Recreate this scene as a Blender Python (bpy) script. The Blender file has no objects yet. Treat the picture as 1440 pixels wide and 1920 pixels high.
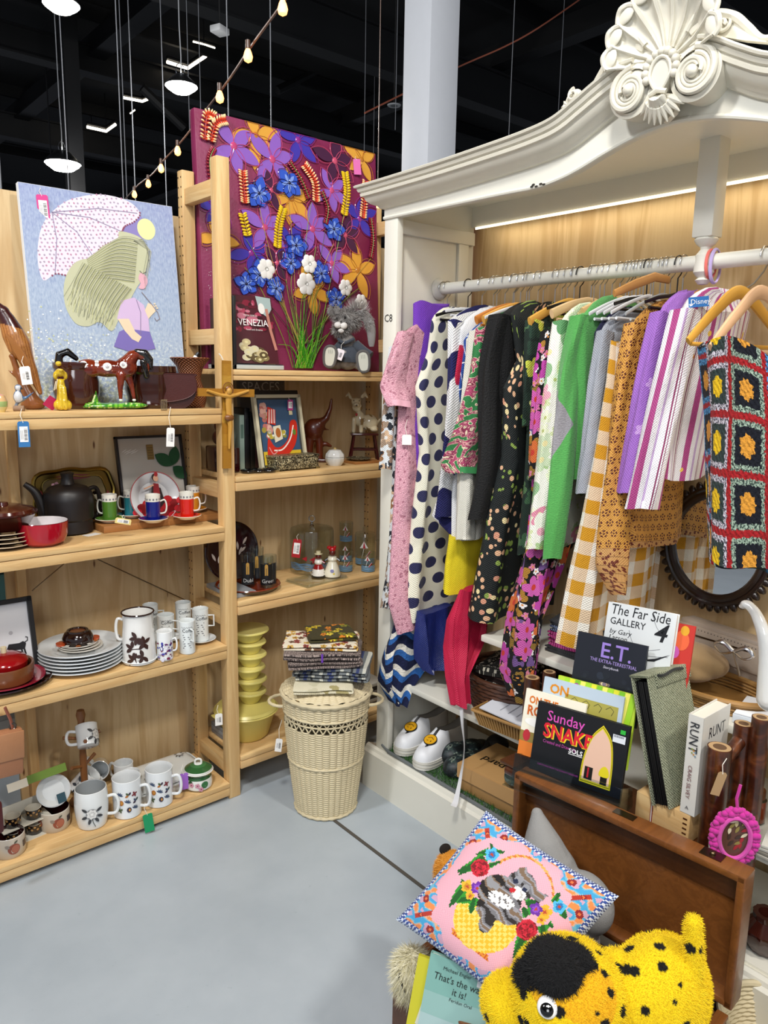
import bpy, bmesh, math, random
from math import sin, cos, pi, atan2, hypot, floor, sqrt, radians as rad
from mathutils import Vector, Matrix, noise
random.seed(7)
SC = bpy.context.scene; COL = SC.collection
# ---------------- camera ----------------
F0, YAW, PIT, ROL, HC = 1425.0, rad(49.56), rad(10.37), rad(1.01), 1.55
_F = Vector((cos(YAW)*cos(PIT), sin(YAW)*cos(PIT), -sin(PIT)))
_r = Vector((sin(YAW), -cos(YAW), 0)); _u = _r.cross(_F)
_R = _r*cos(ROL)+_u*sin(ROL); _U = -_r*sin(ROL)+_u*cos(ROL)
CAMP = Vector((0, 0, HC))
cd = bpy.data.cameras.new('camera'); cam = bpy.data.objects.new('camera', cd); COL.objects.link(cam)
cd.sensor_fit = 'VERTICAL'; cd.sensor_height = 36; cd.lens = 36*F0/1920; cd.clip_start = .02
cam.matrix_world = Matrix(((_R.x, _U.x, -_F.x, 0), (_R.y, _U.y, -_F.y, 0), (_R.z, _U.z, -_F.z, HC), (0, 0, 0, 1)))
SC.camera = cam
try: SC.cycles.transparent_max_bounces = 32
except Exception: pass
def at(px, py, x=None, y=None, z=None):
    """point of the place seen at a pixel, on the plane x, y or z = const"""
    d = _F+_R*((px-720)/F0)-_U*((py-960)/F0)
    t = x/d.x if x is not None else y/d.y if y is not None else (z-HC)/d.z
    return CAMP+d*t
def mpp(p):
    """metres per photo pixel at a point"""
    return (Vector(p)-CAMP).dot(_F)/F0
def S(px, py, z, r=0.0):
    """where a thing of radius r stands on height z when its front foot is seen at (px, py)"""
    p = at(px, py, z=z); h = Vector((p.x, p.y, 0)).normalized()
    return p+h*r
# ---------------- light ----------------
SC.view_settings.view_transform = 'Standard'; SC.view_settings.look = 'None'
SC.view_settings.gamma = 1; SC.view_settings.use_curve_mapping = False
SC.view_settings.exposure = -0.56
W = bpy.data.worlds.new('world'); SC.world = W; W.use_nodes = True
W.node_tree.nodes['Background'].inputs[0].default_value = (.80, .86, 1, 1)
W.node_tree.nodes['Background'].inputs[1].default_value = .68
def light(name, kind, loc, power, size=.3, col=(1, .97, .93), target=None, spot=None):
    l = bpy.data.lights.new(name, kind); o = bpy.data.objects.new(name, l); COL.objects.link(o)
    l.energy = power; l.color = col; o.location = loc
    if kind == 'AREA': l.size = size
    else: l.shadow_soft_size = size
    if target is not None: o.rotation_euler = (Vector(target)-Vector(loc)).to_track_quat('-Z', 'Y').to_euler()
    if spot: l.spot_size = rad(spot); l.spot_blend = .6
    return o
light('hall_flood_light', 'AREA', (-.6, -.2, 4.6), 185, .5, (1, .97, .92), (1.5, 2.3, .8))
light('hall_flood_light', 'AREA', (1.3, -1.6, 4.4), 135, .4, (1, .96, .9), (1.2, 2.0, .6))
light('hall_flood_light', 'AREA', (-1.6, 1.8, 4.4), 135, .4, (.95, .97, 1), (1.9, 1.0, .8))
light('hall_flood_light', 'AREA', (-2.2, -2.4, 3.6), 110, 1.6, (.93, .96, 1), (1.5, 1.8, .9))
# ---------------- colours and materials ----------------
def hx(h, a=1.0):
    h = h.lstrip('#'); o = []
    for i in (0, 2, 4):
        v = int(h[i:i+2], 16)/255; o.append(v/12.92 if v <= .04045 else ((v+.055)/1.055)**2.4)
    return (o[0], o[1], o[2], a)
class E:
    """a number or vector in a node tree, with arithmetic"""
    def __init__(s, g, k): s.g = g; s.k = k
    def op(s, o, *a):
        n = s.g.nt.nodes.new('ShaderNodeMath'); n.operation = o
        for i, v in enumerate((s,)+a):
            if isinstance(v, E): s.g.nt.links.new(v.k, n.inputs[i])
            else: n.inputs[i].default_value = float(v)
        return E(s.g, n.outputs[0])
    def __add__(s, o): return s.op('ADD', o)
    def __radd__(s, o): return s.op('ADD', o)
    def __sub__(s, o): return s.op('SUBTRACT', o)
    def __rsub__(s, o): return s.op('MULTIPLY', -1).op('ADD', o)
    def __mul__(s, o): return s.op('MULTIPLY', o)
    def __rmul__(s, o): return s.op('MULTIPLY', o)
    def __truediv__(s, o): return s.op('DIVIDE', o)
    def lt(s, o): return s.op('LESS_THAN', o)
    def gt(s, o): return s.op('GREATER_THAN', o)
    def fr(s): return s.op('FRACT')
    def fl(s): return s.op('FLOOR')
    def sin(s): return s.op('SINE')
    def cos(s): return s.op('COSINE')
    def ab(s): return s.op('ABSOLUTE')
    def mn(s, o): return s.op('MINIMUM', o)
    def mx(s, o): return s.op('MAXIMUM', o)
    def mod(s, o): return s.op('FLOORED_MODULO', o)
    def band(s, a, b): return s.gt(a)*s.lt(b)
def length(a, b): return (a*a+b*b).op('SQRT')
class G:
    def __init__(s, nt): s.nt = nt; s._tc = None
    def node(s, t, **kw):
        n = s.nt.nodes.new(t)
        for k, v in kw.items(): setattr(n, k, v)
        return n
    def link(s, a, b): s.nt.links.new(a.k if isinstance(a, E) else a, b)
    def tc(s):
        if not s._tc: s._tc = s.node('ShaderNodeTexCoord')
        return s._tc
    def sep(s, v):
        n = s.node('ShaderNodeSeparateXYZ'); s.link(v, n.inputs[0]); return [E(s, o) for o in n.outputs]
    def uv(s): return s.sep(s.tc().outputs['UV'])[:2]
    def obj(s): return s.sep(s.tc().outputs['Object'])
    def vec(s, *a):
        n = s.node('ShaderNodeCombineXYZ')
        for i, v in enumerate(a):
            if isinstance(v, E): s.link(v, n.inputs[i])
            else: n.inputs[i].default_value = v
        return n.outputs[0]
    def noise(s, v, scale, det=3, rough=.6, dist=0):
        n = s.node('ShaderNodeTexNoise'); s.link(v, n.inputs['Vector']); n.inputs['Scale'].default_value = scale
        n.inputs['Detail'].default_value = det; n.inputs['Roughness'].default_value = rough; n.inputs['Distortion'].default_value = dist
        return E(s, n.outputs[0])
    def voro(s, v, scale=1, rnd=1, feature='F1'):
        n = s.node('ShaderNodeTexVoronoi', feature=feature); s.link(v, n.inputs['Vector'])
        n.inputs['Scale'].default_value = scale; n.inputs['Randomness'].default_value = rnd
        return n
    def flower(s, u, v, size, petals=5, R=.42, depth=.4, rnd=.55, seed=0):
        """mask of flowers on a jittered lattice, the mask of their hearts, and a random number per flower"""
        n = s.voro(s.vec(u/size+seed, v/size+seed, 0), 1, rnd)
        n.voronoi_dimensions = '2D'
        p = s.sep(n.outputs['Position']); c = s.sep(n.outputs['Color'])
        dx = u/size+seed-p[0]; dy = v/size+seed-p[1]
        r = length(dx, dy); th = dy.op('ARCTAN2', dx)+c[1]*6.28
        lim = R*(1-depth+depth*((th*(petals/2)).sin().ab()))
        return r.lt(lim), r.lt(R*.25), c[0], c[2]
    def mix(s, f, a, b):
        n = s.node('ShaderNodeMix', data_type='RGBA', clamp_factor=True)
        for v, i in ((f, 0), (a, 6), (b, 7)):
            if isinstance(v, str): v = hx(v)
            if isinstance(v, E): s.link(v, n.inputs[i])
            elif isinstance(v, bpy.types.NodeSocket): s.nt.links.new(v, n.inputs[i])
            else: n.inputs[i].default_value = v
        return n.outputs[2]
    def ramp(s, f, stops, const=False):
        n = s.node('ShaderNodeValToRGB'); r = n.color_ramp
        if const: r.interpolation = 'CONSTANT'
        while len(r.elements) < len(stops): r.elements.new(.5)
        for e, (p, c) in zip(r.elements, stops): e.position = p; e.color = hx(c)
        s.link(f, n.inputs[0]); return n.outputs[0]
MATS = {}
def mat(name, col=None, rough=.5, metal=0, fn=None, bump=None, emit=None, trans=0, ior=1.45, coat=0, sheen=0, sss=0, vary=0, alpha=None):
    """bump = (scale, strength[, stretch xyz]) of a noise; fn(g) may return a colour socket or (colour, height)"""
    m = bpy.data.materials.new(name); m.use_nodes = True; nt = m.node_tree; b = nt.nodes['Principled BSDF']; g = G(nt); I = b.inputs
    I['Roughness'].default_value = rough; I['Metallic'].default_value = metal
    if trans: I['Transmission Weight'].default_value = trans; I['IOR'].default_value = ior
    if coat: I['Coat Weight'].default_value = coat; I['Coat Roughness'].default_value = .08
    if sheen: I['Sheen Weight'].default_value = sheen
    if sss: I['Subsurface Weight'].default_value = sss; I['Subsurface Scale'].default_value = .01
    h = None; base = None
    if fn:
        base = fn(g)
        if isinstance(base, tuple): base, h = base
    elif isinstance(col, str): base = hx(col)
    elif col is None:
        a = g.node('ShaderNodeAttribute', attribute_name='Col'); base = a.outputs['Color']
    else: base = col
    if vary:
        nz = g.noise(g.tc().outputs['Object'], 14, 4)
        f = (nz-.5)*(2*vary)+1.0
        if not isinstance(base, bpy.types.NodeSocket):
            n0 = g.node('ShaderNodeRGB'); n0.outputs[0].default_value = base; base = n0.outputs[0]
        vm = g.node('ShaderNodeVectorMath', operation='SCALE'); g.link(base, vm.inputs[0]); g.link(f, vm.inputs['Scale']); base = vm.outputs[0]
    if isinstance(base, bpy.types.NodeSocket): nt.links.new(base, I['Base Color'])
    else: I['Base Color'].default_value = base
    if emit:
        I['Emission Color'].default_value = hx(emit[0]); I['Emission Strength'].default_value = emit[1]
    if bump or h is not None:
        bn = nt.nodes.new('ShaderNodeBump'); bn.inputs['Distance'].default_value = .002
        if h is None:
            v = g.tc().outputs['Object']
            if len(bump) > 2:
                mp = g.node('ShaderNodeMapping'); nt.links.new(v, mp.inputs[0]); mp.inputs['Scale'].default_value = bump[2]; v = mp.outputs[0]
            h = g.noise(v, bump[0], 4); bn.inputs['Strength'].default_value = bump[1]
        else: bn.inputs['Strength'].default_value = .7
        g.link(h, bn.inputs['Height']); nt.links.new(bn.outputs[0], I['Normal'])
    MATS[name] = m; return m
for nm, kw in dict(matte=dict(rough=.85, vary=.05), satin=dict(rough=.45, vary=.03), gloss=dict(rough=.13, coat=.5), ceramic=dict(rough=.12, coat=.6, vary=.02),
                   metal=dict(rough=.28, metal=1), cloth=dict(rough=.95, bump=(420, .5), sheen=.2), paper=dict(rough=.55, vary=.03),
                   carved=dict(rough=.3, bump=(60, .25, (1, 1, .15)), coat=.3, vary=.25), fur=dict(rough=1, bump=(260, 1.0), vary=.12),
                   print=dict(rough=.35, coat=.15), leather=dict(rough=.42, bump=(240, .35), vary=.12), plastic=dict(rough=.3)).items(): mat(nm, **kw)
def thin_glass(name, tint, k):
    m = bpy.data.materials.new(name); m.use_nodes = True; nt = m.node_tree; nt.nodes.clear()
    out = nt.nodes.new('ShaderNodeOutputMaterial'); t = nt.nodes.new('ShaderNodeBsdfTransparent'); t.inputs[0].default_value = hx(tint); s_ = nt.nodes.new('ShaderNodeBsdfGlossy'); s_.inputs['Roughness'].default_value = .03
    g = G(nt); lw = nt.nodes.new('ShaderNodeLayerWeight'); lw.inputs[0].default_value = .5; f = E(g, lw.outputs['Facing']).op('POWER', 3)*k+.05; mx = nt.nodes.new('ShaderNodeMixShader')
    g.link(f, mx.inputs[0]); nt.links.new(t.outputs[0], mx.inputs[1]); nt.links.new(s_.outputs[0], mx.inputs[2]); nt.links.new(mx.outputs[0], out.inputs[0]); MATS[name] = m
thin_glass('clear_glass', '#f7faf9', .5); thin_glass('acrylic', '#eaf1f2', .4)
def wood(name, lt, md, dk, axis, sc=1.0, rough=.5, knots=True, coat=0, fine=True):
    def f(g):
        o = g.obj(); q = [o[0], o[1], o[2]]
        q[axis] = q[axis]*.09
        v = g.vec(*q)
        n1 = g.noise(v, 16*sc, 5, .6, 1.2); n2 = g.noise(v, 90*sc, 3, .6)
        rings = (n1*28+n2*2).sin()*.5+.5
        c = g.mix((rings*.45+n2*.35).op('MULTIPLY', 1), lt, md)
        pat = g.noise(g.vec(*q), 7*sc, 2); c = g.mix((pat-.52)*2.2, c, dk)
        if knots:
            k = [o[0], o[1], o[2]]; k[axis] = k[axis]*.55
            kv = g.voro(g.vec(*k), 4.6*sc, 1); d = E(g, kv.outputs['Distance'])
            c = g.mix(((d*-1+.115)*16), c, '#7a4a22')
        return c, n2*.4
    return mat(name, rough=rough, fn=f, coat=coat)
PINE = ('#e0c08a', '#c89c62', '#ae7e4a')
wood('pine_x', *PINE, 0); wood('pine_y', *PINE, 1); wood('pine_z', *PINE, 2)
# ---------------- mesh builder ----------------
class MB:
    def __init__(s, m='matte', c='#888888'):
        s.v = []; s.f = []; s.mk = []; s.cc = []; s.sm = []; s.uv = []; s.M = Matrix.Identity(4); s.m = m; s.c = hx(c) if isinstance(c, str) else c; s.st = []
    def push(s, M): s.st.append(s.M); s.M = s.M @ M; return s
    def pop(s): s.M = s.st.pop(); return s
    def add(s, vs, fs, m=None, c=None, smooth=True, uvs=None, cs=None):
        b = len(s.v); M = s.M; s.v += [M @ Vector(p) for p in vs]
        m = m or s.m; c = (hx(c) if isinstance(c, str) else c) if c is not None else s.c
        for i, f in enumerate(fs):
            s.f.append([b+k for k in f]); s.mk.append(m); s.cc.append(cs[i] if cs else c); s.sm.append(smooth)
            s.uv.append([uvs[k] for k in f] if uvs else None)
        return s
    def box(s, c, d, m=None, c_=None, bev=0, rot=None, col=None):
        c_ = col if col is not None else c_
        M = Matrix.Translation(c)
        if rot: M = M @ R3(*rot)
        s.push(M); x, y, z = d[0]/2, d[1]/2, d[2]/2
        if bev > 0:
            bm = bmesh.new(); bmesh.ops.create_cube(bm, size=1); bmesh.ops.scale(bm, vec=d, verts=bm.verts)
            bmesh.ops.bevel(bm, geom=list(bm.edges), offset=min(bev, .49*min(d)), segments=2, affect='EDGES', profile=.5)
            bm.verts.index_update(); s.add([v.co.copy() for v in bm.verts], [[v.index for v in f.verts] for f in bm.faces], m, c_, True); bm.free()
        else:
            s.add([(-x, -y, -z), (x, -y, -z), (x, y, -z), (-x, y, -z), (-x, -y, z), (x, -y, z), (x, y, z), (-x, y, z)],
                  [(0, 3, 2, 1), (4, 5, 6, 7), (0, 1, 5, 4), (1, 2, 6, 5), (2, 3, 7, 6), (3, 0, 4, 7)], m, c_, False)
        return s.pop()
    def lathe(s, prof, m=None, c=None, seg=32, at_=(0, 0, 0), sx=1, sy=1, rmod=None, cs=None):
        vs = []; rows = []; cols = []; fs = []
        for i, (r, z) in enumerate(prof):
            if r < 1e-5: rows.append([len(vs)]*seg); vs.append((at_[0], at_[1], at_[2]+z))
            else:
                rows.append(list(range(len(vs), len(vs)+seg)))
                for k in range(seg):
                    t = 2*pi*k/seg; q = r*(rmod(t, z) if rmod else 1); vs.append((at_[0]+q*cos(t)*sx, at_[1]+q*sin(t)*sy, at_[2]+z))
        for i in range(len(prof)-1):
            a, b = rows[i], rows[i+1]
            for k in range(seg):
                n = (k+1) % seg; q = [a[k], a[n], b[n], b[k]]; q2 = [q[0]]
                for e in q[1:]:
                    if e not in q2: q2.append(e)
                if len(q2) > 2: fs.append(q2); cols.append(hx(cs[i]) if cs and isinstance(cs[i], str) else cs[i] if cs else None)
        if cs: s.add(vs, fs, m, c, True, cs=cols)
        else: s.add(vs, fs, m, c, True)
        return s
    def cyl(s, p0, p1, r, m=None, c=None, seg=20, r1=None):
        return s.tube([p0, p1], [r, r if r1 is None else r1], m, c, seg, smooth=True)
    def tube(s, pts, r, m=None, c=None, seg=8, closed=False, flat=1.0, smooth=True, up=None, uvscale=1):
        P = [Vector(p) for p in pts]; n = len(P); R = r if isinstance(r, (list, tuple)) else [r]*n
        prev = Vector(up) if up else None; vs = []; uvs = []; L = 0
        for i in range(n):
            a = P[(i-1) % n] if closed or i else P[i]; b = P[(i+1) % n] if closed or i < n-1 else P[i]
            t = (b-a); t = t.normalized() if t.length > 1e-9 else Vector((0, 0, 1))
            if prev is None: prev = t.orthogonal().normalized()
            e = prev-t*prev.dot(t)
            e = e.normalized() if e.length > 1e-6 else t.orthogonal().normalized()
            if not up: prev = e
            g = t.cross(e)
            if i: L += (P[i]-P[i-1]).length
            for k in range(seg):
                q = 2*pi*k/seg; vs.append(P[i]+e*cos(q)*R[i]+g*sin(q)*R[i]*flat); uvs.append((k/seg*6.28*R[i], L))
        fs = []
        for i in range(n if closed else n-1):
            for k in range(seg):
                j = (i+1) % n; l = (k+1) % seg; fs.append((i*seg+k, i*seg+l, j*seg+l, j*seg+k))
        s.add(vs, fs, m, c, smooth, uvs)
        if not closed: s.add(vs[:seg]+vs[-seg:], [list(range(seg))[::-1], list(range(seg, 2*seg))], m, c, False)
        return s
    def ell(s, c, r, m=None, c_=None, rot=None, seg=20, rings=12, col=None):
        c_ = col if col is not None else c_
        r = (r, r, r) if not isinstance(r, (tuple, list)) else r
        M = Matrix.Translation(c)
        if rot: M = M @ R3(*rot)
        s.push(M @ Matrix.Diagonal((r[0], r[1], r[2], 1)))
        s.lathe([(sin(pi*i/rings), -cos(pi*i/rings)) for i in range(rings+1)], m, c_, seg); return s.pop()
    def prism(s, poly, d, m=None, c=None, z=0, smooth=False):
        n = len(poly)
        if sum(poly[i][0]*poly[(i+1) % n][1]-poly[(i+1) % n][0]*poly[i][1] for i in range(n)) < 0: poly = poly[::-1]
        vs = [(p[0], p[1], z) for p in poly]+[(p[0], p[1], z+d) for p in poly]
        s.add(vs, [list(range(n))[::-1], list(range(n, 2*n))], m, c, False)
        return s.add(vs, [(i, (i+1) % n, n+(i+1) % n, n+i) for i in range(n)], m, c, smooth)
    def flat(s, poly, z, c, m=None, fn=None):
        n = len(poly)
        if sum(poly[i][0]*poly[(i+1) % n][1]-poly[(i+1) % n][0]*poly[i][1] for i in range(n)) < 0: poly = poly[::-1]
        return s.add([fn(p[0], p[1], z) if fn else (p[0], p[1], z) for p in poly], [list(range(n))], m, c, False)
    def grid(s, fn, nu, nv, m=None, c=None, cf=None, uvf=None, smooth=True, wrap=False):
        W_ = nu if wrap else nu+1
        vs = [fn(i/nu, j/nv) for j in range(nv+1) for i in range(W_)]
        uvs = [uvf(i/nu, j/nv) for j in range(nv+1) for i in range(W_)] if uvf else None
        fs = []; cs = []
        for j in range(nv):
            for i in range(nu):
                i2 = (i+1) % W_; fs.append((j*W_+i, j*W_+i2, (j+1)*W_+i2, (j+1)*W_+i)); cs.append(cf((i+.5)/nu, (j+.5)/nv) if cf else None)
        return s.add(vs, fs, m, c, smooth, uvs, cs if cf else None)
    def text(s, t, size, x, y, z, c, m=None, al='LEFT', shear=0, sx=1.0, rot=0, bold=0, fn=None, warp=None):
        cu = bpy.data.curves.new('t', 'FONT'); cu.body = t; cu.size = size; cu.align_x = al; cu.shear = shear; cu.offset = bold*size; cu.resolution_u = 2; cu.space_line = .9
        o = bpy.data.objects.new('t', cu); COL.objects.link(o); dg = bpy.context.evaluated_depsgraph_get(); dg.update()
        me = bpy.data.meshes.new_from_object(o.evaluated_get(dg)); bpy.data.objects.remove(o); bpy.data.curves.remove(cu)
        cr, sr = cos(rot), sin(rot); vs = []
        for v in me.vertices:
            a, b = v.co.x*sx, v.co.y
            if warp: a, b = warp(a, b)
            a, b = x+a*cr-b*sr, y+a*sr+b*cr; vs.append(fn(a, b, z) if fn else (a, b, z))
        s.add(vs, [list(p.vertices) for p in me.polygons], m, c, False); bpy.data.meshes.remove(me); return s
    def build(s, name, parent=None, sharp=35, origin=None):
        me = bpy.data.meshes.new(name); O = Vector(origin) if origin is not None else Vector((0, 0, 0))
        me.from_pydata([v-O for v in s.v], [], s.f)
        keys = []
        for k in s.mk:
            if k not in keys: keys.append(k); me.materials.append(MATS[k])
        ix = {k: i for i, k in enumerate(keys)}
        me.polygons.foreach_set('material_index', [ix[k] for k in s.mk]); me.polygons.foreach_set('use_smooth', s.sm)
        ca = me.color_attributes.new('Col', 'FLOAT_COLOR', 'CORNER'); buf = []
        for p, c in zip(me.polygons, s.cc):
            c = c if c is not None else s.c
            buf += list(c)*p.loop_total
        ca.data.foreach_set('color', buf)
        if any(u is not None for u in s.uv):
            ul = me.uv_layers.new(name='uv'); ub = []
            for p, u in zip(me.polygons, s.uv):
                for k in range(p.loop_total): ub += list(u[k]) if u else [0, 0]
            ul.data.foreach_set('uv', ub)
        me.validate(clean_customdata=False); me.update()
        if sharp and any(s.sm): me.set_sharp_from_angle(angle=rad(sharp))
        o = bpy.data.objects.new(name, me); COL.objects.link(o); o.location = O
        if parent is not None: o.parent = parent
        return o
def R3(x=0, y=0, z=0): return Matrix.Rotation(z, 4, 'Z') @ Matrix.Rotation(y, 4, 'Y') @ Matrix.Rotation(x, 4, 'X')
def T3(x=0, y=0, z=0): return Matrix.Translation((x, y, z))
def frame(o, ex, ey):
    """local frame: origin o, x along ex, y along ey, z out of the face"""
    ex = Vector(ex).normalized(); ez = ex.cross(Vector(ey)).normalized(); ey = ez.cross(ex)
    return Matrix(((ex.x, ey.x, ez.x, o[0]), (ex.y, ey.y, ez.y, o[1]), (ex.z, ey.z, ez.z, o[2]), (0, 0, 0, 1)))
def tag(o, label, cat, group=None, kind=None):
    o['label'] = label; o['category'] = cat
    if group: o['group'] = group
    if kind: o['kind'] = kind
    return o
def thing(name, label, cat, M=(0, 0, 0), rz=0, group=None, parts=None):
    """an empty at the base of a thing; parts = [(name, MB) or (name, MB, [(sub name, MB)])] in its local frame"""
    o = bpy.data.objects.new(name, None); COL.objects.link(o); o.empty_display_size = .05
    o.matrix_world = M if isinstance(M, Matrix) else Matrix.Translation(M) @ Matrix.Rotation(rz, 4, 'Z')
    tag(o, label, cat, group)
    for p in parts or []:
        q = p[1].build(p[0], o)
        for s_ in (p[2] if len(p) > 2 else []): s_[1].build(s_[0], q)
    return o
def single(name, label, cat, mb, M=(0, 0, 0), rz=0, group=None, kind=None):
    o = mb.build(name); o.matrix_world = M if isinstance(M, Matrix) else Matrix.Translation(M) @ Matrix.Rotation(rz, 4, 'Z')
    return tag(o, label, cat, group, kind)
def struct(name, mb, M=None, label=None):
    o = mb.build(name); o['kind'] = 'structure'
    if M is not None: o.matrix_world = M
    return o
def dup(root, M, label=None, group=None):
    r = root.copy(); COL.objects.link(r); r.matrix_world = M if isinstance(M, Matrix) else Matrix.Translation(M)
    if label: r['label'] = label
    if group: r['group'] = group
    for ch in list(root.children):
        c = ch.copy(); COL.objects.link(c); c.parent = r
        for g in ch.children:
            d = g.copy(); COL.objects.link(d); d.parent = c
    return r
def circ(cx, cy, rx, ry=None, n=20, a0=0, a1=2*pi):
    ry = rx if ry is None else ry; full = abs(a1-a0-2*pi) < 1e-6; k = n if full else n+1
    return [(cx+rx*cos(a0+(a1-a0)*i/n), cy+ry*sin(a0+(a1-a0)*i/n)) for i in range(k)]
def rect(x0, y0, x1, y1): return [(x0, y0), (x1, y0), (x1, y1), (x0, y1)]
def spline(pts, n=8, closed=False):
    P = [Vector(p) for p in pts]; N = len(P); out = []
    for i in range(N if closed else N-1):
        g = (lambda k: P[k % N]) if closed else (lambda k: P[max(0, min(N-1, k))])
        a, b, c, d = g(i-1), g(i), g(i+1), g(i+2)
        for j in range(n):
            t = j/n; out.append(.5*((2*b)+(c-a)*t+(2*a-5*b+4*c-d)*t*t+(3*b-a-3*c+d)*t**3))
    if not closed: out.append(P[-1].copy())
    return out
def stroke(mb, pts, w, z, c, m=None, fn=None, taper=False):
    """flat ribbon along 2d points"""
    P = [Vector((p[0], p[1])) for p in pts]; L = []; Rr = []
    for i, p in enumerate(P):
        t = P[min(i+1, len(P)-1)]-P[max(i-1, 0)]; n = Vector((-t.y, t.x)); n = n.normalized() if n.length else Vector((0, 1))
        k = w/2*(1-.8*i/(len(P)-1) if taper else 1); L.append(p+n*k); Rr.append(p-n*k)
    vs = [(q.x, q.y, z) for q in L+Rr]; n = len(P)
    if fn: vs = [fn(*q) for q in vs]
    mb.add(vs, [(i+1, i, n+i, n+i+1) for i in range(n-1)], m, c, False)
def blob(name, parent, shapes, voxel=.004, colfn=None, m='matte', smooth=4, c='#888888', fine=None):
    """one continuous skin over overlapping ellipsoids and capsules; colfn(co) gives each face its colour"""
    mb = MB(m, c)
    for sh in shapes:
        if sh[0] == 'e': mb.ell(sh[1], sh[2], rot=sh[3] if len(sh) > 3 else None, seg=24, rings=14)
        elif sh[0] == 't':
            mb.tube(sh[1], sh[2], seg=14)
            for k in (0, -1): mb.ell(sh[1][k], sh[2][k] if isinstance(sh[2], (list, tuple)) else sh[2], seg=14, rings=8)
        elif sh[0] == 'b': mb.box(sh[1], sh[2], bev=sh[3] if len(sh) > 3 else 0)
    o = mb.build(name, sharp=None)
    r = o.modifiers.new('r', 'REMESH'); r.mode = 'VOXEL'; r.voxel_size = voxel; r.use_smooth_shade = True
    if smooth: k = o.modifiers.new('s', 'SMOOTH'); k.iterations = smooth; k.factor = .5
    dg = bpy.context.evaluated_depsgraph_get(); dg.update()
    me = bpy.data.meshes.new_from_object(o.evaluated_get(dg)); old = o.data; bpy.data.objects.remove(o); bpy.data.meshes.remove(old)
    for a in list(me.color_attributes): me.color_attributes.remove(a)
    ca = me.color_attributes.new('Col', 'FLOAT_COLOR', 'POINT'); buf = []
    for v in me.vertices:
        q = colfn(v.co) if colfn else hx(c); buf += list(hx(q) if isinstance(q, str) else q)
    ca.data.foreach_set('color', buf)
    me.materials.clear(); me.materials.append(MATS[m]); me.polygons.foreach_set('material_index', [0]*len(me.polygons)); me.name = name
    o = bpy.data.objects.new(name, me); COL.objects.link(o)
    if parent is not None: o.parent = parent
    return o
def nz(x, y, z=0): return noise.noise(Vector((x, y, z)))
# ---------------- the room ----------------
YF, YW, XW = 2.30, 2.63, 2.14     # front of the shelving, plywood wall behind it, plywood wall behind the wardrobe
def floor_fn(g):
    v = g.tc().outputs['Object']; n = g.noise(v, 3.2, 5); n2 = g.noise(v, 45, 4)
    c = g.mix((n-.35)*1.6, '#a0a9b0', '#b4bcc2')
    return g.mix((n2-.66)*3, c, '#7b858f'), n2*.12
mat('painted_concrete', rough=.33, fn=floor_fn)
def ply(g):
    o = g.obj(); v = g.vec(o[0], o[1], o[2]*.09)
    n1 = g.noise(v, 9, 4, .55, 1.5); n2 = g.noise(v, 120, 3); r = (n1*22).sin()*.5+.5
    c = g.mix(r*.55+n2*.25, '#d8be92', '#b79464')
    c = g.mix((g.noise(v, 3.3, 2)-.5)*2.5, c, '#ad8b5c')
    d = E(g, g.voro(g.vec(o[0]*15, o[1]*15, o[2]*4.2), 1, 1).outputs['Distance'])
    c = g.mix((d*-1+.075)*24, c, '#6a4526')
    j = (o[0]+o[1]*1.0)*1.0/1.2
    return c, n2*.3
mat('plywood', rough=.62, fn=ply)
mat('black_steel', '#0c0d10', .6); mat('ceiling_black', '#050607', .85); mat('ceiling_panel', '#0a0b0e', .9)
mat('column_paint', '#dfe3ea', .5, bump=(30, .1), vary=.03)
struct('floor', MB('painted_concrete').box((3, 4, -.05), (30, 30, .1)))
f = MB('matte', '#4c4740'); f.box((1.458, .9, .0012), (.012, 2.4, .0024)); struct('trim_1', f)
struct('ceiling', MB('ceiling_panel').box((6, 8, 6.6), (36, 36, .1)))
w = MB('plywood'); w.box(((.62+2.6)/2, YW+.009, 1.04), (1.98, .018, 2.08)); w.box((-.6, YW+.009, 1.73), (2.44, .018, .70)); struct('wall_back', w)
w = MB('plywood').box((XW+.009, .2, 1.05), (.018, 4.6, 2.14)); struct('wall_right', w)
struct('trim_2', MB('pine_z').box((.662, YW-.012, .71), (.028, .024, 1.42)))
w = MB('ceiling_black'); w.box((6, 24, 3.3), (40, .2, 6.7)); struct('wall_far', w)
w = MB('ceiling_black'); w.box((22, 8, 3.3), (.2, 36, 6.7)); struct('wall_far_right', w)
w = MB('ceiling_black'); w.box((-.9, 3.3, .7), (2.8, .02, 1.4)); struct('wall_stall', w)
w = MB('column_paint'); p = at(803, 300, x=3.9)
w.box((p.x, p.y, 3.25), (.27, .27, 6.7), bev=.01); o = struct('trim_3', w)
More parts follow.
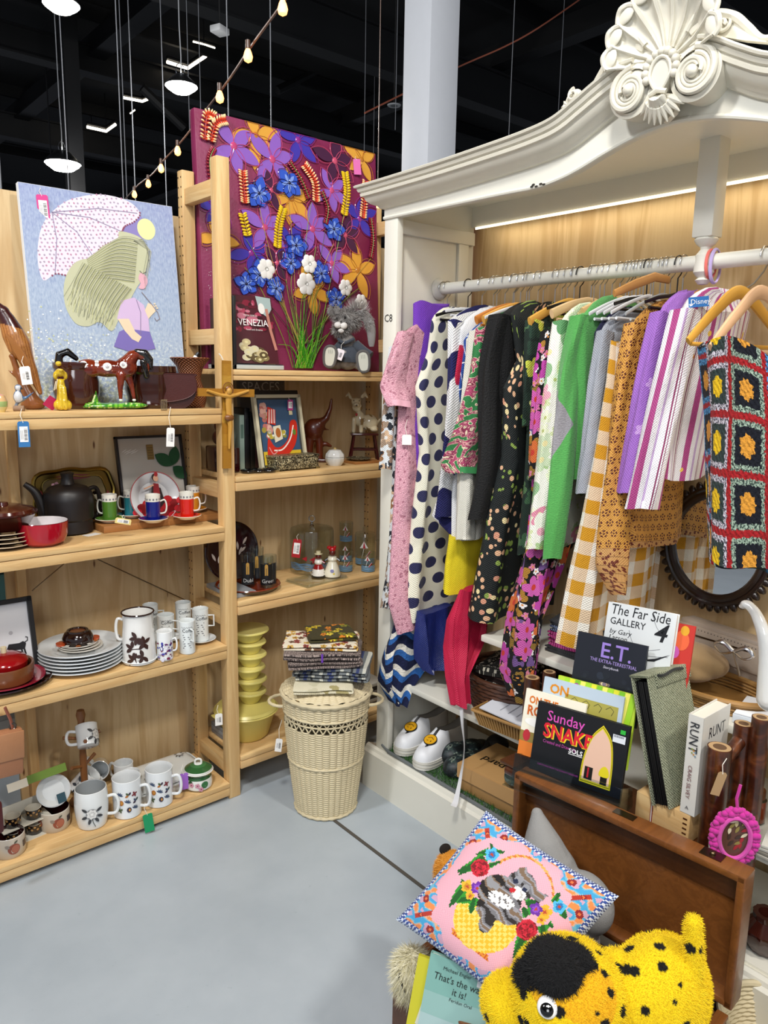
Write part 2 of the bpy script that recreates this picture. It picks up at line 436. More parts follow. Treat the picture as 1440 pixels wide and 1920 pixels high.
# steel roof: rafters, purlins, a truss brace and a black column
p = at(134, 200, y=10.8)
struct('trim_4', MB('black_steel').box((p.x, p.y, 3.3), (.19, .19, 6.6)))
for i, (ax, k, zz, s_) in enumerate([(0, 5.0, 6.0, .35), (0, 8.4, 5.7, .5), (0, 12.2, 6.0, .35), (0, 16, 5.9, .4), (1, 4.6, 6.2, .3), (1, 9.2, 6.2, .3)]):
    b = MB('black_steel')
    if ax == 0: b.box((6, k, zz), (30, .16, s_)); b.box((6, k, zz-s_/2), (30, .26, .03)); b.box((6, k, zz+s_/2), (30, .26, .03))
    else: b.box((k, 8, zz), (.16, 30, s_)); b.box((k, 8, zz-s_/2), (.26, 30, .03))
    tag(b.build('roof_beam'), ['dark steel beam crossing the black ceiling nearest the stall', 'deepest dark steel beam with the flood lamp in front', 'dark steel beam beyond the black column', 'farthest dark steel beam low behind the paintings', 'dark steel beam running away left of the white column', 'dark steel beam running away right of the white column'][i], 'beam')
for q in ((266, 165, 345, 240), (250, 250, 345, 240), (520, 170, 700, 80)):
    if q[0] != 250: tag(MB('black_steel').cyl(at(q[0], q[1], y=11.6), at(q[2], q[3], y=11.6), .07, seg=8).build('roof_brace'), 'slanting dark steel brace left of the flower canvas top' if q[0] < 300 else 'slanting dark steel brace above the flower canvas', 'brace')
for k in range(9):
    b = MB('black_steel').box((6, 3.4+k*2.05, 6.42), (30, .07, .2)); tag(b.build('roof_purlin'), 'thin dark purlin under the black ceiling panels', 'purlin', 'thin purlins under the black ceiling')
# ---------------- pendants and other ceiling fixtures ----------------
mat('lamp_glow', '#ffffff', .5, emit=('#fff9ee', 40)); mat('warm_glow', '#ffd9a8', .5, emit=('#ff9c50', 7)); mat('led_glow', '#ffffff', .5, emit=('#fff1d8', 9))
mat('warm_strip', '#ffffff', .5, emit=('#fff0cc', 3))
floods = [((115, 12), 'bright flood pendant at the top left, hung highest', 5.0), ((340, 165), 'bright flood pendant hanging left of the flower painting', 6.4), ((118, 310), 'small bright flood pendant above the girl painting', 10.0)]
for i, ((px, py), lb, Y) in enumerate(floods):
    p = at(px, py, y=Y); k = .095*Y/5
    sh = MB('metal', '#c9ccd0').lathe([(.2*k, .9*k+.0), (.45*k, .8*k), (1.05*k, .25*k), (1.1*k, .1*k)], seg=28)
    gl = MB('lamp_glow').lathe([(0, -.35*k), (.6*k, -.28*k), (1.0*k, 0), (1.02*k, .15*k), (0, .16*k)], seg=28)
    cb = MB('satin', '#b9bcc0').tube([(0, 0, .85*k), (.004, 0, 2*k), (-.004, 0, 4*k), (0, 0, 6.5-p.z)], .004+.001*i, seg=6)
    hk = MB('metal', '#9da0a4').tube([(0.02*cos(t)*2, .01, 1.1*k+.03*sin(t)*2) for t in [j*.6 for j in range(11)]], .004, seg=5)
    thing('flood_pendant', lb, 'lamp', p, parts=[('shade', sh), ('bulb', gl), ('cable', cb), ('hook', hk)])
    lt = light('flood_lamp', 'POINT', p-Vector((0, 0, k+.02)), 45*(Y/5)**1.2, .07, (1, .98, .94))
# string of warm bulbs
sp = [(530, 10, 2.9), (465, 100, 3.3), (412, 178, 3.75), (333, 280, 4.9), (302, 313, 5.4), (278, 342, 6.0), (252, 362, 6.6)]
pts = [at(x+8, y-16, y=Y) for x, y, Y in sp]; first = at(562, -60, y=2.6); last = at(236, 372, y=7.2)
tag(MB('satin', '#8a6a5a').tube(spline([first]+pts+[last], 5), .006, seg=6).build('string_cable'), 'brown sloping cable of the warm bulb string light', 'cable')
for i, (x, y, Y) in enumerate(sp+[(708, 380, 3.4)]):
    p = at(x, y, y=Y); k = .018
    cab = MB('plastic', '#5a4236').tube([(0, 0, .05), (0, 0, 6.54-p.z)], .003, seg=5) if i == 7 else None
    sock = MB('plastic', '#5a4236').lathe([(0, .055), (.011, .055), (.012, .02), (.010, .018), (0, .018)], seg=14)
    bl = MB('warm_glow').lathe([(.009, .02), (.016, .005), (.0215, -.015), (.017, -.032), (0, -.042)], seg=18)
    lb = 'warm glowing globe bulb, ' + ['topmost on the sloping string', 'second down the sloping string', 'third down the sloping string, just left of the flower painting', 'fourth down the sloping string', 'fifth down the sloping string', 'sixth down the sloping string', 'lowest on the string above the girl painting', 'alone beside the wardrobe cornice'][i]
    thing('festoon_bulb', lb, 'light bulb', p, parts=[('socket', sock), ('bulb', bl)]+([('cable', cab)] if cab else []))
# v shaped led bars
for i, (a, b, c_, Y, w_) in enumerate([((418, 34), (461, 47), (500, 16), 10, .06), ((313, 116), (352, 128), (386, 105), 12, .08), ((231, 183), (267, 190), (277, 186), 14, .07), ((163, 238), (199, 246), (217, 233), 15, .08),
                                   ((152, 260), (173, 265), (184, 258), 16, .05), ((362, 78), (382, 83), (403, 90), 11, .035), ((85, 303), (96, 305), (108, 306), 13, .05), ((244, 213), (248, 210), (253, 206), 15, .04)]):
    P = [at(*q, y=Y) for q in (a, b, c_)]
    lb = 'slim lit tube fixture under the dark ceiling, ' + ['nearest the top edge by the string cable', 'above the middle flood pendant', 'between the two left floods, highest there', 'middle of the group left of the painting', 'lowest and faintest of the left group', 'single short bar above the hanging pendant', 'beside the small low flood pendant', 'tiny single bar below its neighbours'][i]
    m_ = MB('led_glow'); m_.tube(P, w_*.3, seg=6); h_ = MB('black_steel')
    h_.tube([q+Vector((0, 0, w_*.8)) for q in P], w_*.34, seg=6)
    h_.tube([P[1], (P[1].x, P[1].y, 6.54)], .01, seg=5)
    o = thing('tube_light', lb, 'ceiling light', (0, 0, 0), parts=[('tube', m_), ('housing', h_)])
b = MB('plastic', '#d6d8da').box((0, 0, 0), (.15, .12, .06), bev=.01); b.tube([(0, 0, .02), (0, 0, 6.54-at(412, 57, y=7).z)], .008, 'black_steel', seg=5); single('junction_box', 'small white box fixed under the dark ceiling', 'box', b, at(412, 57, y=7), .4)
p = at(739, 197, y=7.5); thing('downlight', 'round white disc downlight high beside the white column', 'downlight', p, parts=[('stem', MB('black_steel').tube([(0, 0, .01), (0, 0, 6.54-p.z)], .008, seg=5)), ('rim', MB('plastic', '#a9acb0').lathe([(.045, -.01), (.075, -.012), (.085, 0), (0, .02)], seg=24)), ('lens', MB('matte', '#6d7176').lathe([(0, -.005), (.046, -.009)], seg=24))])
for i, (x, ya, yb, Y) in enumerate([(2, 0, 360, 3.6), (231, 175, 365, 6), (253, 330, 350, 7), (428, 20, 205, 5), (508, 100, 228, 5), (354, 40, 190, 8), (376, 45, 200, 8), (312, 255, 378, 7), (238, 320, 372, 8), (954, -20, 252, 5.4), (742, 0, 190, 7), (1046, -20, 225, 6.2), (683, 140, 265, 8), (128, 130, 345, 7), (700, 150, 300, 9.5)]):
    p = at(x, yb, y=Y); q = MB('satin', '#8d9096'); q.tube([(0, 0, -.3), (.002, 0, 1), (0, 0, 6.5-p.z)], .0035+.0006*Y/5, seg=5)
    single('hanging_wire', 'thin pale suspension wire hanging from the dark ceiling', 'wire', q, p, group='suspension wires in the dark roof space')
q = MB('satin', '#a8604a'); q.tube(spline([at(684, 212, y=6.5), at(850, 130, y=6.5), at(945, 88, y=6.3), at(1010, 52, y=6.1), at(1100, -10, y=6)], 5), .009, seg=6)
tag(q.build('orange_cable'), 'orange cable running across the roof space behind the column', 'cable')
# ---------------- shelving ----------------
def post(x, y, h):
    b = MB('pine_z'); b.box((0, 0, h/2), (.034, .044, h), bev=.003); return b
def side_frame(x, label, holes=True):
    o = thing('shelf_side_frame', label, 'shelf frame', (x, YF, 0))
    H = 2.217
    f = MB('pine_z').box((0, .022, H/2), (.046, .044, H), bev=.003); f.build('post', o)
    r_ = MB('pine_z').box((0, .262, H/2), (.046, .036, H), bev=.003)
    for k in range(int(H/.032)-1):
        for yy in (.252, .272):
            r_.push(T3(-.0233, yy, .05+k*.032) @ R3(0, -pi/2, 0)); r_.flat(circ(0, 0, .0032, n=8), .0004, '#2a1a10', 'matte'); r_.pop()
    r_.build('post', o)
    for z in (2.13, 1.66, 1.14, .68, .11):
        MB('pine_y').box((0, .142, z), (.032, .21, .052), bev=.002).build('rung', o)
    return o
side_frame(1.263, 'pine shelving side frame with two perforated posts and rungs, under the crucifix')
side_frame(2.105, 'pine side frame mostly hidden behind the white wardrobe')
def shelf(x0, x1, z, label, th=.028):
    b = MB('pine_x'); L = x1-x0
    b.box((0, .145, -.009), (L, .29, .018), bev=.002); b.build
    o = thing('shelf_board', label, 'shelf', ((x0+x1)/2, YF-.006, z))
    b.build('board', o)
    rh = .016 if z > 1.5 else .03; MB('pine_x').box((0, .012, -.019-rh/2-.001), (L, .022, rh), bev=.002).build('front_rail', o)
    return o
LZ = [1.424, 1.022, .595, .067]; RZ = [1.553, 1.19, .745, .155]
for z, lb in zip(LZ, ['pine shelf on the left carrying the horse and parrot figures', 'pine shelf on the left carrying teapot and coloured cups', 'pine shelf on the left carrying plate stack and coffee mugs', 'lowest pine shelf on the left carrying white mugs']):
    shelf(-.15, 1.239, z, lb)
for z, lb in zip(RZ, ['top pine shelf carrying the flower canvas and plush rabbit', 'pine shelf carrying the framed print and dog figure', 'pine shelf carrying drinking glasses and glass dome', 'lowest pine shelf behind the wicker basket']):
    shelf(1.287, 2.08, z, lb)
for a, b_, lb in (((140, 1040), (60, 1108), 'thin steel brace wire slanting down left on plywood'), ((160, 1038), (362, 1132), 'thin steel brace wire slanting down right on plywood')):
    tag(MB('metal', '#8a7d6a').tube([at(*a, y=YW-.03), at(*b_, y=YW-.03)], .0022, seg=6).build('brace_wire'), lb, 'wire')
# ---------------- white wardrobe ----------------
mat('cream_paint', '#e3e0d3', .38, bump=(30, .12), vary=.03); mat('carved_paint', '#ddd8c8', .42, bump=(45, .2), vary=.06)
mat('chip', '#2e2a26', .8)
XD, YL, YR = 1.715, 2.035, -.12; YC = 1.01
wd = thing('wardrobe', 'tall white wardrobe without doors, with carved arched crown, holding clothes', 'wardrobe', (1.9, YC, 0))
def wpart(name, mb, parent=wd):
    o = mb.build(name); o.parent = parent
    if parent is wd: o.matrix_parent_inverse = Matrix.Translation((-1.9, -YC, 0))
    return o
for nm, yy, w_ in (('side_panel', YL-.012, .024), ('side_panel', YR+.012, .024)):
    b = MB('cream_paint'); b.box((1.92, yy, 1.15), (.40, w_, 2.02)); sg = 1 if yy > 1 else -1
    b.box((XD+.012, yy-sg*.022, 1.1), (.026, .066, 1.92), bev=.003)
    b.box((2.06, yy-sg*.018, 1.1), (.05, .012, 1.9), bev=.002); b.box((1.92, yy-sg*.02, 2.03), (.38, .02, .045), bev=.003)
    for k in range(12):
        for xx in (1.762, 2.06):
            b.push(frame((xx, yy-sg*(.013 if xx < 2 else .025), .35+k*.032), (1, 0, 0) if sg > 0 else (-1, 0, 0), (0, 0, 1))); b.flat(circ(0, 0, .0035, n=8), 0.0006, '#3a342c', 'matte'); b.pop()
    wpart(nm, b)
b = MB('cream_paint'); prof = [(1.715, .165), (1.704, .16), (1.70, .15), (1.69, .142), (1.688, 0), (2.12, 0), (2.12, .14), (1.75, .15)]
b.push(frame((0, YR-.03, 0), (1, 0, 0), (0, 0, 1))); b.prism(prof, -(YL+.045-YR+.03)); b.pop(); wpart('plinth', b)
wpart('bottom_deck', MB('cream_paint').box((1.92, YC-.05, .158), (.38, YL-YR-.05, .016)))
b = MB('cream_paint').box((2.115, YC-.05, 2.113), (.015, YL-YR, .08)); wpart('upper_back_panel', b)
wpart('roof_panel', MB('cream_paint').box((1.92, YC-.05, 2.148), (.38, YL-YR-.02, .014)))
wpart('shelf', MB('cream_paint').box((1.93, YC-.05, .435), (.37, YL-YR-.05, .022), bev=.004))
wpart('shelf', MB('cream_paint').box((1.93, YC-.28, .722), (.37, 1.66, .022), bev=.004))
# arched fascia
arch = [(-1.025, 2.051), (-.55, 2.049), (-.40, 2.047), (-.33, 2.053), (-.263, 2.067), (-.18, 2.093), (-.104, 2.113), (-.03, 2.123), (.03, 2.123)]
arch = [Vector((a, b_)) for a, b_ in arch]
arch = spline(arch+[Vector((-a.x, a.y)) for a in arch[-3::-1]]+[Vector((1.13, 2.051))], 5)
top = spline([Vector(q) for q in [(-1.025, 2.155), (-.75, 2.16), (-.535, 2.168), (-.39, 2.176), (-.30, 2.188), (-.235, 2.214), (-.173, 2.242), (-.114, 2.262), (-.05, 2.262), (0, 2.255), (.06, 2.268), (.114, 2.256), (.173, 2.222), (.235, 2.19), (.30, 2.176), (.5, 2.168), (1.13, 2.155)]], 5)
b = MB('cream_paint'); b.push(frame((XD+.02, YC, 0), (0, -1, 0), (0, 0, 1)))
def ztop(s):
    for p, q in zip(top, top[1:]):
        if p.x <= s <= q.x: return p.y+(q.y-p.y)*(s-p.x)/(q.x-p.x+1e-9)
    return top[-1].y
n = len(arch)
for (p, q) in zip(arch, arch[1:]):
    t0, t1 = ztop(p.x)-.01, ztop(q.x)-.01
    b.add([(p.x, p.y, .0), (q.x, q.y, .0), (q.x, t1, .0), (p.x, t0, .0), (p.x, p.y, .022), (q.x, q.y, .022), (q.x, t1, .022), (p.x, t0, .022)],
          [(4, 5, 6, 7), (0, 3, 2, 1), (0, 1, 5, 4), (3, 7, 6, 2)], 'cream_paint', None, False)
b.tube([(p.x, p.y+.004, .022) for p in arch], .006, 'cream_paint', seg=8)
for q in [(-.40, 2.052), (-.395, 2.056), (-.385, 2.05), (-.37, 2.054), (-.36, 2.051), (-.70, 2.19)]:
    b.flat(circ(q[0], q[1], .006, .003, 7), .0292, '#2e2a26', 'matte') if q[1] < 2.1 else None
b.pop(); wpart('arched_fascia', b)
# cornice
prof = [(0, -.072), (.012, -.070), (.018, -.062), (.034, -.055), (.046, -.044), (.05, -.034), (.058, -.032), (.060, -.024), (.057, -.021), (.064, -.018), (.068, -.010), (.065, -.008), (.074, -.005), (.076, 0), (.070, .004), (0, .004), (-.03, .002)]
def cornice(path, mir):
    b = MB('carved_paint'); rings = []
    for i, p in enumerate(path):
        t = path[min(i+1, len(path)-1)]-path[max(0, i-1)]; nn = Vector((-t.y, t.x)).normalized()
        if i == 0: nn = Vector((0, 1))
        rings.append([(XD-o, YC-(p.x+nn.x*v)+(mir*o if i == 0 else 0), p.y+nn.y*v) for o, v in prof])
    if mir: rings.insert(0, [(2.11, YL+o, path[0].y+v) for o, v in prof])
    k = len(prof); vs = [v for r_ in rings for v in r_]; fs = []
    for i in range(len(rings)-1):
        for j in range(k-1): fs.append((i*k+j, (i+1)*k+j, (i+1)*k+j+1, i*k+j+1))
    b.add(vs, fs, smooth=True); b.add(rings[0], [list(range(k))]); b.add(rings[-1], [list(range(k))[::-1]]); return b
wpart('cornice', cornice([p for p in top if p.x <= -.07], 1)).data.set_sharp_from_angle(angle=rad(30))
wpart('cornice', cornice([p for p in top if p.x >= .075], 0))
# carved crest
def crest():
    b = MB('carved_paint'); b.push(frame((XD-.03, YC, 0), (0, -1, 0), (0, 0, 1)))
    for sg in (-1, 1):
        cx, cz, R = sg*.077, 2.198, .052
        for k, (ro, rt) in enumerate([(0, .0085), (.013, .0055), (.023, .0045)]):
            pts = []; rr = []
            for i in range(44):
                th = pi*.5-sg*0+sg*(-1)*(i/43)*2*pi*(1.28-.12*k)+(0.0)
                r_ = (R-ro)*(1-.62*i/43)
                pts.append((cx+r_*cos(th)*1.0, cz+r_*sin(th), .035+.012*i/43)); rr.append(rt*(1-.45*i/43))
            b.tube(pts, rr, seg=8)
        b.ell((cx, cz, .018), (R*.98, R*.98, .022), seg=28); b.ell((cx, cz, .044), (.0135, .0135, .014))
        b.lathe([(R+.002, -.03), (R+.006, .03), (R*.9, .034)], at_=(cx, cz, 0), seg=32)
        # flanking acanthus with small scrolls
        edge = spline([(sg*.055, 2.285, .02), (sg*.10, 2.305, .022), (sg*.145, 2.290, .02), (sg*.175, 2.262, .015), (sg*.205, 2.232, .012), (sg*.24, 2.228, .012)], 6)
        b.tube(edge, [.012*(1-.4*i/len(edge)) for i in range(len(edge))], seg=8)
        sheet = [(sg*.045, 2.262), (sg*.06, 2.29), (sg*.10, 2.303), (sg*.145, 2.288), (sg*.175, 2.26), (sg*.205, 2.228), (sg*.235, 2.214), (sg*.17, 2.238), (sg*.115, 2.262)]
        b.prism(sheet, .02, z=0)
        for (x_, z_, r0) in ((sg*.128, 2.279, .017), (sg*.245, 2.234, .015)):
            pts = []; 
            for i in range(26):
                th = sg*(-(i/25)*2*pi*1.35)+pi/2; r_ = r0*(1-.75*i/25); pts.append((x_+r_*cos(th), z_+r_*sin(th), .024+.006*i/25))
            b.tube(pts, .0042, seg=7); b.ell((x_, z_, .012), (r0, r0, .014))
        for k in range(5):
            a = .35+.28*k; L = .052-.004*k
            o = Vector((sg*(.055+.008*k), 2.258+.003*k, .022)); d = Vector((sg*cos(a*.5-.15), sin(a*.5-.15), 0))
            b.tube([o, o+d*L*.5+Vector((0, 0, .010)), o+d*L], [.003, .006, .001], seg=6)
        for k in range(4):
            o = Vector((sg*.262, 2.212, .012)); a = .2+.5*k; d = Vector((sg*cos(a), sin(a), 0)); b.tube([o, o+d*.016+Vector((0, 0, .005)), o+d*.028], [.003, .006, .001], seg=6)
        hr = spline([(sg*.05, 2.288, .03), (sg*.068, 2.31, .034), (sg*.082, 2.318, .03), (sg*.088, 2.338, .026)], 5); b.tube(hr, [.007-.0003*i for i in range(len(hr))], seg=8)
    # shell fan
    for k in range(9):
        a = rad(14+19*k); d = Vector((cos(a), sin(a), 0)); c_ = Vector((0, 2.242, .02)); L = .098+.03*sin(a)
        p = [c_+d*.03, c_+d*(.03+L*.4)+Vector((0, 0, .008)), c_+d*(.03+L*.72)+Vector((0, 0, .028)), c_+d*(.02+L)+Vector((0, 0, .040))]
        q = spline(p, 5); n_ = len(q); sd = Vector((-d.y, d.x, 0))
        wd_ = [.004+.021*(i/n_)**.8 for i in range(n_)]
        vs = [v+sd*wd_[i]*u_+Vector((0, 0, -.010*(1-abs(u_))*(i/n_)+.006*(abs(u_) > .9))) for i, v in enumerate(q) for u_ in (-1, -.5, 0, .5, 1)]
        b.add(vs, [(i*5+j, i*5+j+1, i*5+j+6, i*5+j+5) for i in range(n_-1) for j in range(4)])
        b.tube([v+sd*wd_[i]+Vector((0, 0, .003)) for i, v in enumerate(q)], .0036, seg=6); b.tube([v-sd*wd_[i]+Vector((0, 0, .003)) for i, v in enumerate(q)], .0036, seg=6)
        w_ = wd_[-1]; b.tube(spline([q[-1]-sd*w_, q[-1]-sd*w_*.6+d*.012, q[-1]+d*.017+Vector((0, 0, .004)), q[-1]+sd*w_*.6+d*.012, q[-1]+sd*w_], 4), .0062, seg=8); b.ell(q[-1]+d*.001-Vector((0, 0, .002)), (.017, w_*.95, .005), rot=(0, 0, a))
    b.prism(circ(0, 2.262, .085, .07, 30), .02, z=0)
    for k in range(11):
        a = rad(-25+23*k); b.ell((.037*cos(a), 2.222+.037*sin(a)*1.0, .042), .0095, seg=14)
    # cartouche
    sh = [(.026*cos(t)*(1 if sin(t) > 0 else .55+.45*(1+sin(t))), 2.212+.036*sin(t)) for t in [2*pi*i/26 for i in range(26)]]
    b.prism(sh, .042, z=.0); b.tube([(x, y, .044) for x, y in sh], .0042, seg=8, closed=True)
    b.tube([(-.02, 2.172, .045), (0, 2.178, .05), (.02, 2.172, .045)], .006, seg=8)
    # hanging leaves
    for row, (n_, L, z0, r0) in enumerate(((9, .062, 2.174, .009), (5, .038, 2.176, .0095))):
        for k in range(n_):
            a = rad(-90+(k-(n_-1)/2)*(15 if row == 0 else 17)); d = Vector((cos(a), sin(a), 0)); o = Vector((0, z0, .024+.012*row))
            b.tube([o+d*.008, o+d*L*.55+Vector((0, 0, .012)), o+d*L], [r0*.6, r0, .0015], seg=8)
    b.prism([(-.03, 2.175), (.03, 2.175), (.024, 2.135), (0, 2.118), (-.024, 2.135)], .018, z=-.005)
    b.pop(); return b
wpart('carved_crest', crest())
# centre drop post carrying the rail
XR, ZR = 1.95, 1.845
b = MB('cream_paint'); b.box((XR, 1.03, 2.1), (.055, .055, .39), bev=.004); b.box((XR+.06, 1.0, 2.17), (.1, .04, .02)); wpart('drop_post', b)
b = MB('cream_paint').lathe([(.027, 1.905), (.03, 1.90), (.024, 1.89), (.014, 1.882), (.013, 1.876), (.024, 1.862), (.026, 1.82), (.02, 1.812), (.014, 1.806), (.02, 1.80), (.012, 1.79), (0, 1.788)], seg=20, at_=(XR, 1.03, 0)); wpart('turned_finial', b)
b = MB('cream_paint'); b.cyl((XR, YL-.03, ZR), (XR, YR+.03, ZR), .0195, seg=24); wpart('hanging_rail', b)
b = MB('cream_paint'); b.push(frame((XR, YL-.024, ZR), (1, 0, 0), (0, 0, 1))); b.lathe([(.0, 0), (.036, 0), (.038, .006), (.034, .016), (.026, .022), (0, .024)], seg=24); b.pop(); wpart('rail_socket', b)
b = MB('warm_strip').box((2.104, YC-.05, 2.067), (.004, YL-YR-.1, .008)); wpart('led_strip', b)
light('wardrobe_strip', 'AREA', (2.085, .95, 2.06), 2.2, 1.9, (1, .86, .62), (2.14, .95, 1.6)).data.shape = 'RECTANGLE'
bpy.data.lights[-1].size_y = .02
# stencilled code on the stile
b = MB('matte', '#33312e'); b.push(frame((XD-.0022, 2.026, 1.72), (0, -1, 0), (0, 0, 1)))
b.text('C8', .035, 0, 0, 0, '#33312e', 'matte'); b.pop(); wpart('painted_code', b)
# ---------------- cloth patterns (uv in metres) ----------------
def weave(g, u, v, s=900): return ((u*s).sin()*(v*s).sin())*.5
def pm(name, fn, rough=.95, **kw):
    def f(g):
        u, v = g.uv(); r = fn(g, u, v)
        return r if isinstance(r, tuple) else (r, weave(g, u, v)+g.noise(g.vec(u*2.2, v*.8, 0), 16, 4)*3.2)
    return mat(name, rough=rough, fn=f, **kw)
def plain(name, col, rough=.95, **kw): return pm(name, lambda g, u, v: g.mix(g.noise(g.vec(u, v, 0), 8, 3), col, tuple(x*.82 for x in hx(col)[:3])+(1,)), rough, **kw)
def p_polka(g, u, v):
    a = .062; U = u/a; V = v/a; row = V.fl(); dx = (U+row*.5).fr()-.5; dy = V.fr()-.5
    return g.mix(length(dx, dy*.98).lt(.315), '#e9e5cf', '#101247')
pm('polka_cloth', p_polka, .6, sheen=.2)
def p_lace(g, u, v):
    n = g.voro(g.vec(u, v, 0), 170, 1, 'DISTANCE_TO_EDGE'); d = E(g, n.outputs['Distance'])
    n2 = E(g, g.voro(g.vec(u, v, 0), 60, 1).outputs['Distance'])
    return g.mix((n2.lt(.3)*.5+d.lt(.09)*.5), '#e0a9b6', '#96596c'), d*2+n2
pm('pink_lace', p_lace)
def p_gingham(g, u, v):
    a = .074; A = (u/a).fr().lt(.5); B = (v/a).fr().lt(.5)
    return g.mix((A+B)*.5, '#f1ece0', '#cf9420')
pm('gingham_cloth', p_gingham)
def p_gingham2(g, u, v):
    return p_gingham(g, u, v)
def p_medal(g, u, v):
    a = .027; V = v/a; row = V.fl(); dx = (u/a+row*.5).fr()-.5; dy = V.fr()-.5; r = length(dx, dy); th = dy.op('ARCTAN2', dx)
    ring = r.band(.2, .36)*(((th*5).sin().gt(-.35))); dot = r.lt(.09)
    border = v.lt(1.11)
    n = g.voro(g.vec(u, v, 0), 90, 1); c2 = g.mix(E(g, n.outputs['Distance']).gt(.42), '#6b2a14', '#c89558')
    c2 = g.mix((v*46).fr().lt(.09)*(g.noise(g.vec(u, v, 0), 14)*.0+1)*.6, c2, '#4b1a0d')
    return g.mix(border, g.mix(ring.mx(dot), '#cf9440', '#5a2413'), c2)
pm('medallion_cloth', p_medal, .6)
def bloom(g, u, v, bg, specs):
    c = bg
    for (size, pet, R, rnd, seed, cols, heart) in specs:
        m, h, k, k2 = g.flower(u, v, size, pet, R, .42, rnd, seed)
        fc = g.ramp(k, [(i/len(cols), q) for i, q in enumerate(cols)], True); on = k2.lt(.75)
        c = g.mix(m*on, c, fc)
        if heart: c = g.mix(h*on, c, heart)
    return c
pm('grey_floral', lambda g, u, v: bloom(g, u, v, '#d3d6d8', [(.05, 5, .5, .8, 0, ['#8f6440', '#2d3038', '#c9a98a'], '#e0ddd8'), (.03, 4, .45, .9, 3.3, ['#24272f', '#9a8470'], None)]))
def p_navyknit(g, u, v):
    n = g.voro(g.vec(u, v, 0), 11, 1); k = g.sep(n.outputs['Color'])[0]
    return g.mix(k.gt(.5), '#1b1c55', '#e4e4e4'), ((u*700).sin()*(v*700).sin())
pm('navy_white_knit', p_navyknit)
def p_blueline(g, u, v):
    a = (u*1+v*.55)*22; b = (u*-.6+v*.8)*15; n = g.noise(g.vec(u, v, 0), 60, 3)
    c = g.mix((a.fr().lt(.09)).mx(b.fr().lt(.05)), '#17479a', '#dfe6ee'); return g.mix((n-.5)*4, c, '#0f2a66')
pm('royal_blue_print', p_blueline, .7)
def p_paisley(g, u, v):
    n = g.noise(g.vec(u, v, 0), 16, 1, .4, 2.2); n2 = g.noise(g.vec(u, v, 0), 55, 2, .5, 1.5)
    c = g.ramp(n, [(0, '#2f7d43'), (.44, '#2f7d43'), (.47, '#e7d8b8'), (.5, '#b54a6e'), (.56, '#e3a7a4'), (.6, '#8f2f50'), (.66, '#ead9bb')], True)
    return g.mix(n2.band(.5, .54)*n.gt(.47), c, '#7e2444')
pm('paisley_cloth', p_paisley, .8)
pm('black_lace', lambda g, u, v: (g.mix((g.noise(g.vec(u, v, 0), 260, 4)-.52)*5, '#050506', '#202022'), g.noise(g.vec(u, v, 0), 200, 3)*3), .8)
def p_wist(g, u, v):
    n = g.voro(g.vec(u, v*.75, 0), 55, 1); d = E(g, n.outputs['Distance']); k = g.sep(n.outputs['Color'])[0]
    patch = g.noise(g.vec(u, v*.5, 0), 10, 2, .5); pk = patch.gt(.505); hemb = v.lt(.885)
    c = g.mix(d.lt(.37)*(pk.mx(hemb*patch.gt(.4))), '#0c1413', g.ramp(k, [(0, '#e6b48c'), (.55, '#efd9a0'), (.8, '#dd9a7c')], True))
    lf = patch.band(.44, .5)*d.lt(.42)*k.gt(.2)
    return g.mix(lf, c, '#8aa348')
pm('wisteria_cloth', p_wist, .7)
pm('dark_green_floral', lambda g, u, v: bloom(g, u, v, '#16281f', [(.05, 4, .5, .7, 1.2, ['#35573a', '#223a2c', '#4b6b45'], None), (.11, 5, .3, .9, 7, ['#c9d24a', '#35573a', '#1f3328'], '#e6e08a')]))
pm('magenta_floral', lambda g, u, v: bloom(g, u, v, '#0b090b', [(.045, 3, .42, .9, 5.1, ['#a5762c', '#6e4f86', '#8a6a2a'], None), (.026, 5, .42, .9, 2.2, ['#e8e2e0', '#0b090b', '#cf7a9a'], '#d98a3c'), (.075, 5, .47, .6, 9.4, ['#b5429c', '#cf6a34', '#c75aa5'], '#c23a2c')]))
pm('pale_floral', lambda g, u, v: bloom(g, u, v, '#eceadd', [(.045, 6, .48, .8, 4.4, ['#cfd8a8', '#e9eecb', '#a9c48c', '#dfe5cf'], '#b8bf7c'), (.075, 5, .45, .9, 1.3, ['#e4a6b4', '#efe6df', '#c9d7b4', '#d98aa0'], '#e7d9a0'), (.10, 3, .4, .9, 6.1, ['#5e9460', '#e8ead8', '#8fb487'], None)]))
def p_greenknit(g, u, v):
    k = g.noise(g.vec(u*160, v*420, 0), 1, 2); dia = ((u-.09).ab()*1.1+(v-1.42).ab()*.75).lt(.075)
    return g.mix(dia, g.mix(k, '#64b45c', '#3f9244'), g.mix(g.noise(g.vec(u, v, 0), 260, 2), '#6e6a72', '#b3b0b4')), k*2
pm('green_knit', p_greenknit, 1, sheen=.3)
def p_pj(g, u, v, a='#ece8ec', s=('#b04a86', '#c3a6cf', '#8a3c62')):
    f = (u/.085).fr(); c = g.mix(f.band(.05, .09).mx(f.band(.13, .15)), a, s[2]); c = g.mix(f.band(.42, .62), c, s[0]); c = g.mix(f.band(.78, .86), c, s[1])
    dx = (u/.085*2).fr()-.5; dy = (v/.03).fr()-.5
    d = g.voro(g.vec(u, v, 0), 24, 1); dot = E(g, d.outputs['Distance']).lt(.17)
    return g.mix(dot*g.sep(d.outputs['Color'])[0].lt(.4), c, g.ramp(g.sep(d.outputs['Color'])[1], [(0, '#a02a50'), (.5, '#e9a038'), (.75, '#f0c95a')], True))
pm('striped_pyjama', p_pj)
